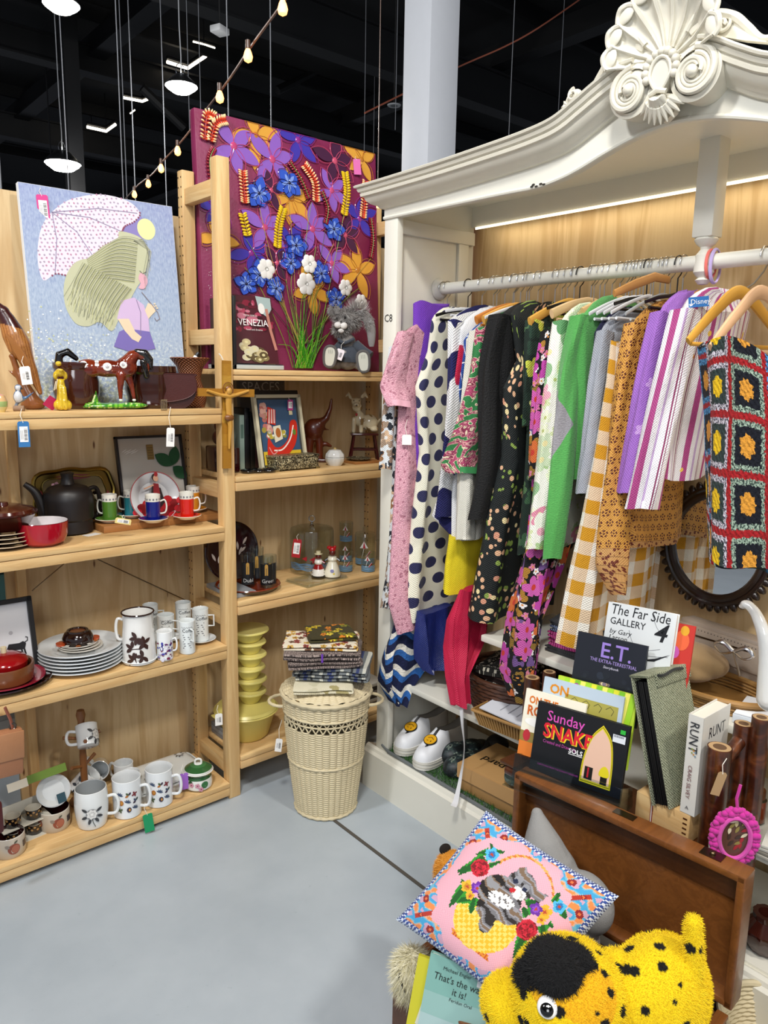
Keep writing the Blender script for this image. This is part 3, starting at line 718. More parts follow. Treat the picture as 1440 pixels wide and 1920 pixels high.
pm('purple_print', lambda g, u, v: bloom(g, u, v, '#a06cc2', [(.055, 5, .3, .9, 1, ['#c9a0dc', '#a06cc2', '#e0a04a', '#a06cc2'], None)]))
def p_granny(g, u, v):
    a = .104; b = .095; U = (u/a).fr(); V = (v/b).fr(); ci = (u/a).fl(); dx = (U-.5).ab(); dy = (V-.5).ab()
    n = g.noise(g.vec(u, v, 0), 150, 2); d = dx.mx(dy)+(n-.5)*.16; alt = (ci.mod(2)).gt(.5); c3 = (ci.mod(3)).gt(1.5)
    sp = g.mix(g.noise(g.vec(u, v, 0), 230, 1).gt(.52), '#d9d4de', '#54505e'); sp2 = g.mix(g.noise(g.vec(u, v, 3), 230, 1).gt(.52), '#a3b8a4', '#3b4a44')
    bl = g.mix(g.noise(g.vec(u, v, 0), 230, 1).gt(.5), '#5aa7dc', '#1d4a78')
    c = g.mix(d.lt(.435), '#a81a20', g.mix(alt, sp, sp2)); c = g.mix(c3*d.band(.33, .45), c, bl); c = g.mix(d.lt(.33), c, g.mix(alt, '#2f3e3c', '#10131f'))
    r = length(dx, dy)+(n-.5)*.14+((dy.op('ARCTAN2', dx)*8).sin())*.02; c = g.mix(r.lt(.19), c, g.mix(alt, '#f0c419', '#e09a36')); 
    return c, n*4+(u*420).sin()*(v*420).sin()*.7
pm('granny_crochet', p_granny, 1)
def p_zigzag(g, u, v):
    z = (v+(u*52).sin()*.014)/.075; n = g.noise(g.vec(u, v, 0), 120, 3)
    return g.ramp((z+n*.06).fr(), [(0, '#10193f'), (.34, '#2a62a8'), (.62, '#e6e2d6'), (.9, '#10193f')], True), n*5
pm('zigzag_knit', p_zigzag, 1)
plain('purple_denim', '#7a3fc0'); plain('cream_cloth', '#e6e2d4'); plain('yellow_cloth', '#ecd51c', .8); plain('hot_pink', '#cc1344', .55); plain('navy_satin', '#1b2a72', .35)
plain('black_cloth', '#0b0b0d'); plain('grey_cloth', '#a7abb4'); plain('white_cloth', '#e8e8ea'); plain('navy_cloth', '#171a3a'); plain('magenta_cloth', '#a82a5e'); plain('charcoal_cloth', '#3b3c40'); plain('dusty_brown', '#3a2320')
def p_collar(g, u, v): return g.mix((u/.05).fr().lt(.2), '#ece9e2', '#e0c828')
# ---------------- hanging garments ----------------
def section(z, xf, xb, y, th, ph, amp, k):
    out = []; n = 56; cx = (xf+xb)/2; a = (xb-xf)/2
    for i in range(n):
        t = 2*pi*i/n; c_, s_ = cos(t), sin(t)
        x = cx+a*(abs(c_)**.75)*(1 if c_ > 0 else -1); yy = y+th*(abs(s_)**.8)*(1 if s_ > 0 else -1)
        w = amp*(sin(k*t+ph)+.45*sin((2*k+1)*t+ph*2.3+z*3)); out.append((x+w*.35*c_, yy+w*(.35+.65*abs(s_)), z+.006*sin(3*t+ph)))
    return out
def garment(name, label, cat, m, pts, shoulder=None, sleeve=None, amp=.008, folds=4, hem=True, group=None, extra=None, back=True, hm=None, neck=.05):
    """pts: (px, py, xf, xb, half thickness) down the front edge as the photo shows it; shoulder: px, py of the shoulder point;
    sleeve: list of (px, py, x, half depth, half width)"""
    P = []
    for (px, py, xf, xb, th) in pts: q = at(px, py, x=xf); P.append((q.z, xf, xb, q.y, th))
    ph = (P[0][3]*37) % 6.28
    y0, z0 = P[0][3], P[0][0]; y0c = y0+P[0][4]*.3
    rows = []; zt = min(ZR-.075, z0+.07) if neck else z0
    if neck:   # sloping shoulders
        xf, xb = P[0][1], P[0][2]; xm = XR
        for k in range(4):
            t = k/4; rows.append((zt+(z0-zt)*(t**1.6), xm-neck+(xf-xm+neck)*t**.8, xm+neck+(xb-xm-neck)*t**.8, y0c, P[0][4]*(.5+.5*t)))
    rows += P
    fine = []
    for a, b in zip(rows, rows[1:]):
        steps = max(1, int(abs(a[0]-b[0])/.022))
        for k in range(steps): t = k/steps; fine.append([a[j]+(b[j]-a[j])*t for j in range(5)])
    fine.append(list(rows[-1]))
    zt, zb = fine[0][0], fine[-1][0]; N = 56
    rings = [section(z, xf, xb, y+th*.2, th, ph, amp*1.35*min(1, ((zt-z)/(zt-zb+1e-6))*1.6+.1), folds) for z, xf, xb, y, th in fine]
    us = [0]; mid = rings[len(rings)//2]
    for i in range(N): us.append(us[-1]+(Vector(mid[(i+1) % N])-Vector(mid[i])).length)
    vs = []; uv = []
    for ri, r_ in enumerate(rings):
        for i in range(N+1): vs.append(r_[i % N]); uv.append((us[i], fine[ri][0]))
    fs = [(j*(N+1)+i, (j+1)*(N+1)+i, (j+1)*(N+1)+i+1, j*(N+1)+i+1) for j in range(len(rings)-1) for i in range(N)]
    b = MB(m); b.add(vs, fs, uvs=uv)
    ins = [(x+(XR-x)*.04, y+(fine[-1][3]-y)*.3, z+.012) for x, y, z in rings[-1]]
    b.add([Vector(q) for q in rings[-1]]+[Vector(q) for q in ins], [(i, N+i, N+(i+1) % N, (i+1) % N) for i in range(N)], uvs=[(us[i % N], 0) for i in range(2*N)])
    b.add(ins, [list(range(N))], uvs=[(us[i], fine[-1][0]) for i in range(N)]); b.add(rings[0], [list(range(N))[::-1]], uvs=[(us[i], fine[0][0]) for i in range(N)])
    parts = [('body', b)]
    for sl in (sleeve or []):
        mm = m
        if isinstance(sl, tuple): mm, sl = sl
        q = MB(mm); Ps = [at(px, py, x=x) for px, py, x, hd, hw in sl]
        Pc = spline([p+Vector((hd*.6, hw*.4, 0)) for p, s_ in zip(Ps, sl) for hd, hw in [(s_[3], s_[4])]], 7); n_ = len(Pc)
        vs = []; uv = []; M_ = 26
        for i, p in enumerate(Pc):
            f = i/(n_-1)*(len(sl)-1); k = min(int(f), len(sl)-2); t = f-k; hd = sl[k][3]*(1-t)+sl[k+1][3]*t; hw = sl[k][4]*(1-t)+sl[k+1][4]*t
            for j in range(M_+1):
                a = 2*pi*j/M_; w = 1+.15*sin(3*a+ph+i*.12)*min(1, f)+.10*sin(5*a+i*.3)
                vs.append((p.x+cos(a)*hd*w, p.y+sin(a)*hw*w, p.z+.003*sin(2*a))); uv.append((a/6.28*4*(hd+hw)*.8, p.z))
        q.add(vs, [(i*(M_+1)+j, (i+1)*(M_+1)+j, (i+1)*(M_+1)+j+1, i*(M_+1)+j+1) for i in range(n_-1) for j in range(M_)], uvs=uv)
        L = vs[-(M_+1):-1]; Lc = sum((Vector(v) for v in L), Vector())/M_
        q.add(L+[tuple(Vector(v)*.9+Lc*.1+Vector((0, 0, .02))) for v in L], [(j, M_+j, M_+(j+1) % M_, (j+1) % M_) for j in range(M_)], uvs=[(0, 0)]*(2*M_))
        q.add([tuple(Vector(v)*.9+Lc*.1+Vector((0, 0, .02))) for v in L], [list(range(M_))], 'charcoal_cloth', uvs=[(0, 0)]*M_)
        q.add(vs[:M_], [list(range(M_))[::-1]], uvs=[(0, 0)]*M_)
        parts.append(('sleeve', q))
    for nm, e in (extra or []): parts.append((nm, e))
    org = Vector((XR, y0, zt)); e = thing(name, label, cat, org, group=group)
    for nm, q in parts:
        q.M = Matrix.Identity(4); q.v = [v-org for v in q.v]; q.build(nm, e)
    e['ytop'] = y0c
    return e
HY = []
def tagcard(name, label, p, w=.035, h=.055, c='#efece6', tilt=0, face=(-.65, -.75, 0), string=.05, bars=True, rim=None, group=None, hole=True, txt=None):
    """a swing tag hanging by a string; p = middle of the top edge"""
    f = Vector(face).normalized(); ex = Vector((0, 0, 1)).cross(f).normalized(); M = frame(p, ex, (0, 0, 1)) @ Matrix.Rotation(tilt, 4, 'Z')
    e = thing(name, label, 'tag', M, group=group)
    b = MB('paper', c).prism([(-w/2, -h), (w/2, -h), (w/2, -.004), (w/2-.004, 0), (-w/2+.004, 0), (-w/2, -.004)], .0008)
    if rim: b.flat(rect(-w*.36, -h*.8, w*.36, -h*.2), .0012, '#f4f2f0', 'paper')
    if bars:
        for k in range(9): b.flat(rect(w*.02, -h*.3-k*h*.05, w*.3, -h*.3-k*h*.05-h*.025*(1 if k % 3 else .6)), .0016, '#3a3a3e', 'paper')
        for k in range(3): b.flat(rect(-w*.28+k*w*.09, -h*.7, -w*.25+k*w*.09, -h*.35), .0016, '#9a989c', 'paper')
    b.build('card', e)
    MB('cloth', '#e8e2d6').tube([(0, -.004, .001), (-.006, string*.5, -.002), (0, string, -.006)], .0009, seg=5).build('string', e)
    return e
X0 = 1.74
g_ = garment
g_('floral_blouse', 'grey and brown floral blouse, farthest left on the rail against the wardrobe side', 'blouse', 'grey_floral', [(740, 640, 1.72, 2.0, .014), (738, 900, 1.71, 1.98, .014), (728, 1090, 1.68, 1.75, .014), (720, 1140, 1.66, 1.71, .014)],
   sleeve=[[(737, 650, 1.70, .026, .012), (726, 760, 1.66, .024, .014), (719, 880, 1.645, .026, .016)]])
g_('lace_dress', 'long pink lace dress with puffed short sleeve beside the wardrobe side', 'dress', 'pink_lace', [(754, 625, 1.70, 2.02, .016), (748, 800, 1.69, 2.02, .017), (742, 950, 1.67, 2.02, .02), (734, 1130, 1.65, 2.02, .024), (750, 1188, 1.68, 1.95, .016)],
   sleeve=[[(756, 622, 1.69, .032, .018), (738, 680, 1.655, .040, .026), (728, 722, 1.64, .046, .030), (742, 762, 1.65, .040, .026)]], amp=.006)
tagcard('price_tag', 'blank white tag hanging on the pink lace dress', at(763, 815, x=1.70), .032, .034, bars=False, string=.05)
b = MB('purple_denim'); b.box((0, 0, 0), (.001, .001, .001))
g_('purple_trousers', 'purple denim trousers clipped to a hanger between lace and polka dot dresses', 'trousers', 'purple_denim', [(778, 566, 1.76, 1.92, .02), (778, 600, 1.76, 1.92, .021), (776, 800, 1.75, 1.92, .02), (772, 1000, 1.75, 1.9, .018), (776, 1120, 1.75, 1.9, .016)], neck=0, amp=.004)
g_('polka_dress', 'cream sleeveless dress with large navy polka dots', 'dress', 'polka_cloth', [(812, 602, 1.80, 2.02, .018), (805, 660, 1.79, 2.02, .02), (783, 725, 1.74, 2.04, .024), (790, 850, 1.755, 2.02, .024), (775, 980, 1.72, 2.04, .03), (760, 1120, 1.70, 2.06, .036), (755, 1165, 1.70, 2.06, .038)], amp=.01, folds=3, neck=.07)
g_('knit_cardigan', 'navy and white patterned knit cardigan right of the polka dot dress', 'cardigan', 'navy_white_knit', [(846, 596, 1.76, 2.1, .02), (845, 760, 1.76, 2.1, .02), (838, 900, 1.75, 2.08, .022), (816, 965, 1.74, 2.08, .022), (850, 1000, 1.76, 2.0, .02)], sleeve=[[(850, 600, 1.76, .03, .016), (846, 760, 1.73, .028, .016), (826, 970, 1.72, .034, .02)]])
g_('yellow_skirt_dress', 'white dress with bright yellow hem band and pink back', 'dress', 'white_cloth', [(866, 615, 1.77, 2.08, .018), (852, 800, 1.76, 2.06, .018), (850, 1010, 1.75, 2.0, .02)], extra=[], amp=.005)
b = garment('yellow_skirt', 'bright yellow skirt showing below the white sleeve', 'skirt', 'yellow_cloth', [(846, 1008, 1.73, 1.93, .026), (838, 1060, 1.72, 1.95, .03), (835, 1113, 1.72, 1.96, .034)], neck=0, amp=.006)
g_('royal_blue_dress', 'royal blue printed dress with thin white lines', 'dress', 'royal_blue_print', [(872, 640, 1.76, 2.08, .018), (858, 760, 1.755, 2.06, .018), (846, 880, 1.74, 2.04, .02), (838, 912, 1.74, 2.0, .02)], amp=.006)
g_('red_trimmed_blouse', 'white blouse with yellow and red collar', 'blouse', 'cream_cloth', [(876, 640, 1.76, 2.08, .018), (872, 760, 1.76, 2.06, .02), (874, 900, 1.76, 2.02, .02), (862, 1012, 1.75, 1.95, .022)],
   sleeve=[[(892, 620, 1.76, .03, .02), (878, 760, 1.745, .034, .02), (872, 890, 1.73, .036, .022), (868, 1012, 1.72, .038, .026)]])
g_('pink_shirt', 'crimson pink shirt narrow between white collar and navy cardigan', 'top', 'hot_pink', [(862, 650, 1.745, 1.95, .01), (852, 720, 1.74, 1.95, .012), (842, 790, 1.735, 1.93, .012)], neck=0, amp=.003)
g_('paisley_blouse', 'green and pink paisley blouse with wide short sleeve', 'blouse', 'paisley_cloth', [(905, 622, 1.76, 2.08, .02), (898, 760, 1.76, 2.08, .022), (885, 870, 1.76, 2.05, .024)], sleeve=[[(905, 615, 1.75, .034, .02), (893, 700, 1.735, .042, .022), (872, 800, 1.71, .052, .03), (856, 868, 1.70, .064, .04), (868, 888, 1.71, .058, .034)]])
g_('black_lace_top', 'black lace top with long wide sleeve', 'top', 'black_lace', [(935, 600, 1.76, 2.1, .022), (920, 760, 1.76, 2.08, .022), (912, 900, 1.76, 2.06, .024)], sleeve=[[(935, 590, 1.76, .045, .03), (915, 700, 1.74, .044, .026), (912, 860, 1.72, .042, .026), (893, 975, 1.71, .044, .03)]])
g_('wisteria_dress', 'long black sleeveless dress with peach wisteria and green leaves', 'dress', 'wisteria_cloth', [(962, 592, 1.78, 2.04, .02), (975, 680, 1.81, 2.04, .022), (952, 730, 1.75, 2.06, .025), (950, 860, 1.76, 2.06, .028), (922, 980, 1.74, 2.08, .034), (902, 1090, 1.72, 2.1, .04), (890, 1165, 1.71, 2.1, .043)], amp=.012, folds=3, neck=.06)
g_('dark_green_dress', 'dark green leafy dress with a lime flower at the shoulder', 'dress', 'dark_green_floral', [(998, 612, 1.77, 2.1, .02), (996, 760, 1.77, 2.08, .02), (990, 900, 1.76, 2.06, .022), (978, 1040, 1.76, 2.04, .022)], sleeve=[[(998, 600, 1.765, .034, .02), (992, 690, 1.75, .03, .018), (988, 800, 1.75, .024, .014)]])
g_('magenta_floral_dress', 'long black dress with magenta and orange flowers reaching the lowest shelf', 'dress', 'magenta_floral', [(1030, 640, 1.77, 2.1, .02), (1012, 780, 1.76, 2.06, .022), (1000, 940, 1.76, 2.0, .024), (990, 1060, 1.72, 1.88, .036), (976, 1160, 1.69, 1.76, .046), (966, 1270, 1.68, 1.74, .052), (972, 1315, 1.69, 1.735, .028)],
   sleeve=[[(1030, 620, 1.765, .036, .022), (1018, 700, 1.74, .034, .022), (1006, 820, 1.73, .026, .018), (1000, 900, 1.73, .024, .016)]], amp=.009)
g_('pale_floral_dress', 'cream and pale green floral dress beside the green cardigan', 'dress', 'pale_floral', [(1052, 612, 1.76, 2.1, .022), (1038, 760, 1.755, 2.08, .024), (1015, 900, 1.74, 2.08, .026), (990, 1032, 1.73, 2.06, .03)], sleeve=[[(1052, 602, 1.76, .034, .024), (1038, 720, 1.735, .03, .022), (1024, 850, 1.72, .03, .022), (1004, 1030, 1.70, .036, .026)]])
g_('green_cardigan', 'green knit cardigan with grey diamond and long sleeve', 'cardigan', 'green_knit', [(1088, 598, 1.76, 2.1, .024), (1082, 760, 1.77, 2.08, .024), (1075, 900, 1.78, 2.05, .022)], sleeve=[[(1088, 592, 1.765, .04, .028), (1066, 690, 1.745, .04, .028), (1056, 800, 1.73, .038, .028), (1046, 930, 1.715, .034, .024), (1034, 1048, 1.70, .028, .02)]])
g_('navy_jumper', 'plain navy jumper showing as a narrow strip right of the green cardigan', 'top', 'navy_cloth', [(1118, 622, 1.77, 2.08, .014), (1108, 760, 1.78, 2.06, .014), (1106, 900, 1.79, 2.04, .014)], amp=.004)
g_('grey_shirt', 'pale grey shirt with turned back cuff left of the gingham dress', 'shirt', 'grey_cloth', [(1128, 625, 1.77, 2.08, .016), (1118, 760, 1.77, 2.06, .016), (1110, 900, 1.77, 2.02, .018)], sleeve=[[(1132, 620, 1.765, .03, .018), (1118, 720, 1.75, .028, .018), (1104, 840, 1.735, .028, .018), (1092, 926, 1.73, .03, .02)]])
g_('charcoal_skirt', 'charcoal skirt hanging behind the grey shirt cuff', 'skirt', 'charcoal_cloth', [(1105, 930, 1.80, 1.98, .02), (1098, 1030, 1.80, 1.99, .022)], neck=0)
g_('gingham_dress', 'long mustard and white gingham dress flaring to the bottom', 'dress', 'gingham_cloth', [(1150, 642, 1.76, 2.0, .02), (1143, 720, 1.75, 2.04, .024), (1125, 850, 1.74, 2.08, .03), (1105, 980, 1.72, 2.10, .038), (1082, 1100, 1.70, 2.1, .048), (1062, 1215, 1.68, 2.1, .055)], amp=.013, folds=5, neck=0)
g_('medallion_blouse', 'long mustard blouse with brown medallions and patterned cuff', 'blouse', 'medallion_cloth', [(1190, 612, 1.765, 2.1, .022), (1180, 760, 1.77, 2.1, .024), (1170, 900, 1.775, 2.09, .026), (1176, 1030, 1.80, 2.08, .028)], sleeve=[[(1188, 606, 1.765, .034, .024), (1170, 720, 1.745, .034, .026), (1158, 860, 1.73, .036, .028), (1150, 980, 1.715, .042, .034), (1148, 1060, 1.705, .044, .034), (1160, 1116, 1.71, .022, .018)]])
g_('purple_pyjama', 'purple pyjama shirt with scalloped collar', 'pyjamas', 'purple_print', [(1240, 590, 1.77, 2.1, .02), (1226, 740, 1.77, 2.08, .02), (1212, 880, 1.77, 2.02, .022)], sleeve=[[(1236, 585, 1.765, .03, .022), (1216, 680, 1.745, .028, .02), (1196, 800, 1.725, .03, .022), (1176, 925, 1.71, .034, .026)]])
g_('striped_pyjama', 'white pyjama shirt with pink and lilac stripes and dots', 'pyjamas', 'striped_pyjama', [(1290, 575, 1.76, 2.08, .028), (1262, 700, 1.755, 2.08, .03), (1240, 840, 1.75, 2.04, .03), (1236, 900, 1.75, 2.0, .03)], sleeve=[[(1284, 580, 1.755, .044, .034), (1256, 700, 1.735, .044, .034), (1228, 830, 1.715, .044, .036), (1204, 955, 1.70, .046, .038)]])
# the crochet piece hangs facing the aisle from the front hanger
b = MB('granny_crochet'); PX = [(1312, 632), (1318, 760), (1316, 900), (1318, 1040)]
pl = [at(x, y, x=1.60) for x, y in PX]
def gf(u, v):
    k = min(int(v*3), 2); t = v*3-k; l = pl[k]*(1-t)+pl[k+1]*t; w = .27
    s_ = u*w; y = l.y-s_*.80; x = l.x-s_*.30+.010*sin(u*9+v*2)+.03*max(0, .12-u)*8; return (x, y, l.z-.014*(u-.3)**2*12*(1-v)-.01*sin(u*6)*v)
b.grid(gf, 40, 44, uvf=lambda u, v: (u*.27+.006, -v*.38+.02+8)); b2 = MB('granny_crochet')
b2.grid(lambda u, v: (lambda q: (q[0]+.05+.03*v, q[1]+.045-.10*u*0, q[2]-.004-.02*v))(gf(u*.9, v)), 20, 30, uvf=lambda u, v: (u*.27+.05, -v*.38+8))
for j in range(1): b2.grid(lambda u, v: (lambda p, q: tuple(Vector(p).lerp(Vector(q), u)))(gf(0, v), (gf(0, v)[0]+.05+.03*v, gf(0, v)[1]+.045, gf(0, v)[2]-.004-.02*v)), 4, 30, uvf=lambda u, v: (u*.06-.07, -v*.38+8))
o = thing('crochet_vest', 'granny square crochet vest in red, grey and yellow at the front right', 'vest', (0, 0, 0), parts=[('front_panel', b), ('back_panel', b2)])
# things hanging lower inside the wardrobe
g_('zigzag_knit_scarf', 'navy, blue and white zigzag knit bunched at the lower left of the wardrobe', 'scarf', 'zigzag_knit', [(742, 1175, 1.69, 1.93, .03), (726, 1230, 1.665, 1.93, .04), (724, 1290, 1.67, 1.78, .04), (742, 1322, 1.70, 1.735, .02)], neck=0, amp=.014, folds=3)
g_('navy_satin_dress', 'draped navy satin dress hem under the polka dot dress', 'dress', 'navy_satin', [(786, 1150, 1.73, 1.9, .025), (785, 1200, 1.73, 1.9, .03), (786, 1240, 1.74, 1.89, .028), (800, 1262, 1.76, 1.85, .018)], neck=0, amp=.012, folds=5)
g_('hot_pink_dress', 'hot pink satin dress narrowing to the lowest shelf', 'dress', 'hot_pink', [(864, 1108, 1.72, 1.82, .012), (846, 1165, 1.69, 1.87, .030), (842, 1215, 1.69, 1.86, .030), (848, 1270, 1.68, 1.738, .030), (856, 1324, 1.68, 1.73, .022)], neck=0, amp=.008, folds=6)
b = MB('white_cloth'); rb = spline([at(864, 1322, x=1.70), at(866, 1360, x=1.69), at(870, 1410, x=1.69), at(863, 1460, x=1.685), at(855, 1500, x=1.66), at(850, 1512, x=1.64)], 6)
n_ = len(rb); vs = []
for i, p in enumerate(rb): w = .012-.005*sin(i/n_*pi); vs += [p+Vector((.003, w*cos(i*.12), 0)), p+Vector((-.003, -w*cos(i*.12), 0)), p+Vector((.002, -w*.9*cos(i*.12), .001))]
b.add(vs, [(i*3+j, i*3+(j+1) % 3, i*3+3+(j+1) % 3, i*3+3+j) for i in range(n_-1) for j in range(3)], uvs=[(0, 0)]*len(vs))
tag(b.build('white_ribbon'), 'long white ribbon trailing from the pink dress over the wardrobe plinth', 'ribbon')
# ---------------- hangers ----------------
def hook(mb, y, m='metal', c='#b7b9bd', dz=.03, x=XR, r=.0016, z1=None):
    pts = [(x+.024*cos(a), y, ZR+.024*sin(a)) for a in [rad(-35+t*20) for t in range(12)]]
    mb.tube([(x, y, (z1 or ZR-dz-.04)), (x, y, ZR-.034), (x+.012, y, ZR-.024)]+pts, r, m, c, seg=6)
def hanger(label, y, kind, group=None, w=.2, c='#d8a860', z=None, drop=.055, bar=True, ang=0, name=None):
    z0 = ZR-.075 if z is None else z
    e = thing(name or kind+'_hanger', label, 'hanger', Matrix.Translation((XR, y, 0)) @ Matrix.Rotation(ang, 4, 'Z'), group=group)
    b = MB(); hook(b, 0, 'metal' if kind != 'black' else 'plastic', '#b7b9bd' if kind != 'black' else '#111114', x=0, r=.0019, z1=z0); b.build('hook', e)
    mm = {'wooden': 'satin', 'white': 'plastic', 'clear': 'acrylic', 'black': 'plastic', 'bamboo': 'satin'}[kind]
    b = MB(mm, c); arc = spline([(-w, 0, z0-drop), (-w*.6, 0, z0-drop*.5), (-w*.2, 0, z0-.006), (0, 0, z0), (w*.2, 0, z0-.006), (w*.6, 0, z0-drop*.5), (w, 0, z0-drop)], 6)
    b.tube(arc, [.008+.006*abs(cos(pi*i/(len(arc)-1))) if kind in ('wooden', 'bamboo') else .005 for i in range(len(arc))], seg=10, flat=.5, up=(0, 0, 1)); b.build('shoulder_bar', e)
    if bar: MB(mm, c).cyl((-w*.86, 0, z0-drop-.012), (w*.86, 0, z0-drop-.012), .0042, seg=8).build('trouser_bar', e)
    return e
ys = [1.985, 1.965, 1.75, 1.735, 1.70, 1.66, 1.635, 1.60, 1.565, 1.545, 1.50, 1.475, 1.455, 1.43, 1.36, 1.34, 1.325, 1.30, 1.255, 1.235, 1.21, 1.17, 1.15, 1.12, 1.085]
for i, y in enumerate(ys):
    b = MB(); hook(b, 0, 'metal', '#b7b9bd', x=0, z1=ZR-.085)
    single('wire_hanger_hook', 'thin steel hanger hook over the white rail', 'hanger hook', b, (XR, y, 0), .15*sin(i*2.1), group='steel hanger hooks on the white rail')
for y, lb in ((1.865, 'black plastic hanger near the left end of the rail holding purple trousers'), (1.41, 'black hanger at the middle of the rail between wooden hangers'), (1.19, 'black hanger hook above the pale grey shirt'), (.86, 'black hanger hook just left of the drop post')):
    hanger(lb, y if y > 1 else 1.10, 'black', c='#0e0e10', w=.15, drop=.03)
hanger('white plastic clip hanger above the navy knit cardigan', 1.80, 'white', c='#dfe2e6', w=.17, drop=.02)
hanger('orange wooden hanger above the white collared blouse', 1.665, 'wooden', c='#c47a34', w=.17)
hanger('honey wooden hanger, second of the pair above the blouse', 1.635, 'wooden', c='#d9a04a', w=.17)
hanger('white plastic hanger above the red trimmed blouse', 1.61, 'white', c='#eceded', w=.19, drop=.05)
hanger('honey wooden hanger with broad shoulders above the wisteria dress', 1.43, 'wooden', c='#dba64a', w=.20, drop=.07)
hanger('pale wooden hanger above the dark green dress', 1.37, 'wooden', c='#dcb98a', w=.18, drop=.05)
hanger('pale wooden hanger between green cardigan and white hangers', 1.275, 'wooden', c='#d9b27a', w=.17, drop=.05)
for k, y in enumerate((1.245, 1.222, 1.2, 1.178)): hanger('thick white plastic hanger in the cluster right of the green cardigan', y, 'white', c='#e9ebee', w=.18, group='white hangers right of the green cardigan')
hanger('grey translucent hanger above the medallion blouse', 1.135, 'white', c='#b9bfc0', w=.18, drop=.06)
b = thing('bamboo_hanger', 'brown bamboo hanger sticking out above the gingham dress', 'hanger', Matrix.Translation((1.84, 1.12, 1.795)) @ Matrix.Rotation(.0, 4, 'Z'), parts=[('bar', MB('satin', '#b98345').tube([(.10, 0, .012), (.03, 0, .014), (-.06, -.0, -.012), (-.15, 0, -.042)], [.010, .012, .012, .009], seg=10, flat=.45, up=(0, 0, 1)))])
def front_hanger(label, P, c, thick=.011):
    e = thing('wooden_hanger', label, 'hanger', (0, 0, 0)); A, T, B = P
    arc = spline([A, (A+T)/2+Vector((0, 0, .012)), T, (T+B)/2+Vector((0, 0, .012)), B], 7)
    MB('satin', c).tube(arc, [thick*(.75+.5*sin(pi*i/(len(arc)-1))) for i in range(len(arc))], seg=12, flat=.5, up=(0, 0, 1)).build('shoulder_bar', e)
    h = MB(); pts = [(XR+.024*cos(a), T.y, ZR+.024*sin(a)) for a in [rad(-35+t*20) for t in range(12)]]
    h.tube([T, T.lerp(Vector((XR, T.y, ZR-.05)), .6), (XR, T.y, ZR-.036)]+pts, .0022, 'metal', '#b7b9bd', seg=7); h.build('hook', e)
    MB('satin', c).cyl(A+Vector((0, 0, -.012))+(T-A)*.06, B+Vector((0, 0, -.012))+(T-B)*.06, .005, seg=10).build('trouser_bar', e)
    return e
A = at(1290, 640, x=1.66); T = at(1388, 548, x=1.84)
front_hanger('honey varnished wooden hanger at the front, upper of the two over the crochet vest', (A, T, Vector((2.02, T.y-.04, A.z))), '#cf9a3c', .013)
A = at(1332, 652, x=1.60); T = at(1428, 548, x=1.80)
front_hanger('pale pink-brown wooden hanger nearest the front, carrying the crochet vest', (A, T, Vector((2.0, T.y-.05, A.z))), '#d8ac84', .013)
q = MB('cloth', '#b9a6d6'); c0 = Vector((XR, 1.028, ZR))
ring = [(XR+.006*sin(a)+0.004, 1.02+.018*0+.002*cos(a), ZR-.02+.045*sin(a)) for a in [2*pi*i/20 for i in range(20)]]
q.tube([(XR+.026*cos(a), 1.0, ZR-.012+.042*sin(a)) for a in [2*pi*i/22 for i in range(22)]], .0045, seg=8, closed=True, flat=.6)
single('lilac_loop', 'lilac loop over the rail beside the drop post', 'loop', q)
q = MB('cloth', '#e8756a'); q.tube([(XR+.026*cos(a), 1.012, ZR-.006+.036*sin(a)) for a in [2*pi*i/22 for i in range(22)]], .004, seg=8, closed=True, flat=.6)
single('coral_loop', 'coral loop over the rail beside the lilac one', 'loop', q)
# woven label in the striped pyjama collar
p = at(1310, 566, x=1.78); q = MB('cloth', '#2d6fb5'); q.push(frame(p, (.75, -.66, .1), (0, .1, 1))); q.prism(rect(-.024, -.012, .024, .012), .0012); q.text('Disney', .017, -.02, -.005, .002, '#eef2f6', 'paper'); q.pop()
single('woven_label', 'small blue woven label inside the striped pyjama collar', 'label', q)
# ---------------- small builders ----------------
def fz(p): return atan2(p[1], p[0])-pi/2     # turns a thing's -Y side to the aisle
def handle(mb, R, z0, z1, out, r=.005, m=None, c=None, ang=0, sq=False, flat=1):
    if sq: pts = [(R*.95, 0, z1), (R+out, 0, z1), (R+out, 0, z0), (R*.95, 0, z0)]
    else: pts = spline([(R*.93, 0, z1), (R+out*.7, 0, z1+.004), (R+out, 0, z1*.6+z0*.4), (R+out*.75, 0, z0+.004), (R*.9, 0, z0)], 6)
    M = Matrix.Rotation(ang, 4, 'Z'); mb.tube([M @ Vector(p) for p in pts], r, m, c, seg=8, flat=flat)
def cup_prof(R, h, t=.003, taper=1.0, belly=0, foot=.9):
    o = [(0, 0), (R*foot*taper, 0), (R*taper, h*.03)]
    for k in range(1, 9): q = k/8; o.append((R*(taper+(1-taper)*q)+belly*sin(pi*q), h*q))
    i = [(R-t*.6, h+.0008), (R-t, h-.001)]
    for k in range(7, 0, -1): q = k/8; i.append((R*(taper+(1-taper)*q)+belly*sin(pi*q)-t, h*q))
    i += [(R*taper-t, t*1.2), (0, t*1.2)]; return o+i
def cyl_fn(R): return lambda a, b, z: ((R+z)*sin(a/R), -(R+z)*cos(a/R), b)
def leafp(x, y, L, w, a, n=6):
    out = []
    for i in range(n+1): t = i/n; out.append((t*L, w*sin(pi*t)**.8))
    for i in range(n-1, 0, -1): t = i/n; out.append((t*L, -w*sin(pi*t)**.8))
    return [(x+p*cos(a)-q*sin(a), y+p*sin(a)+q*cos(a)) for p, q in out]
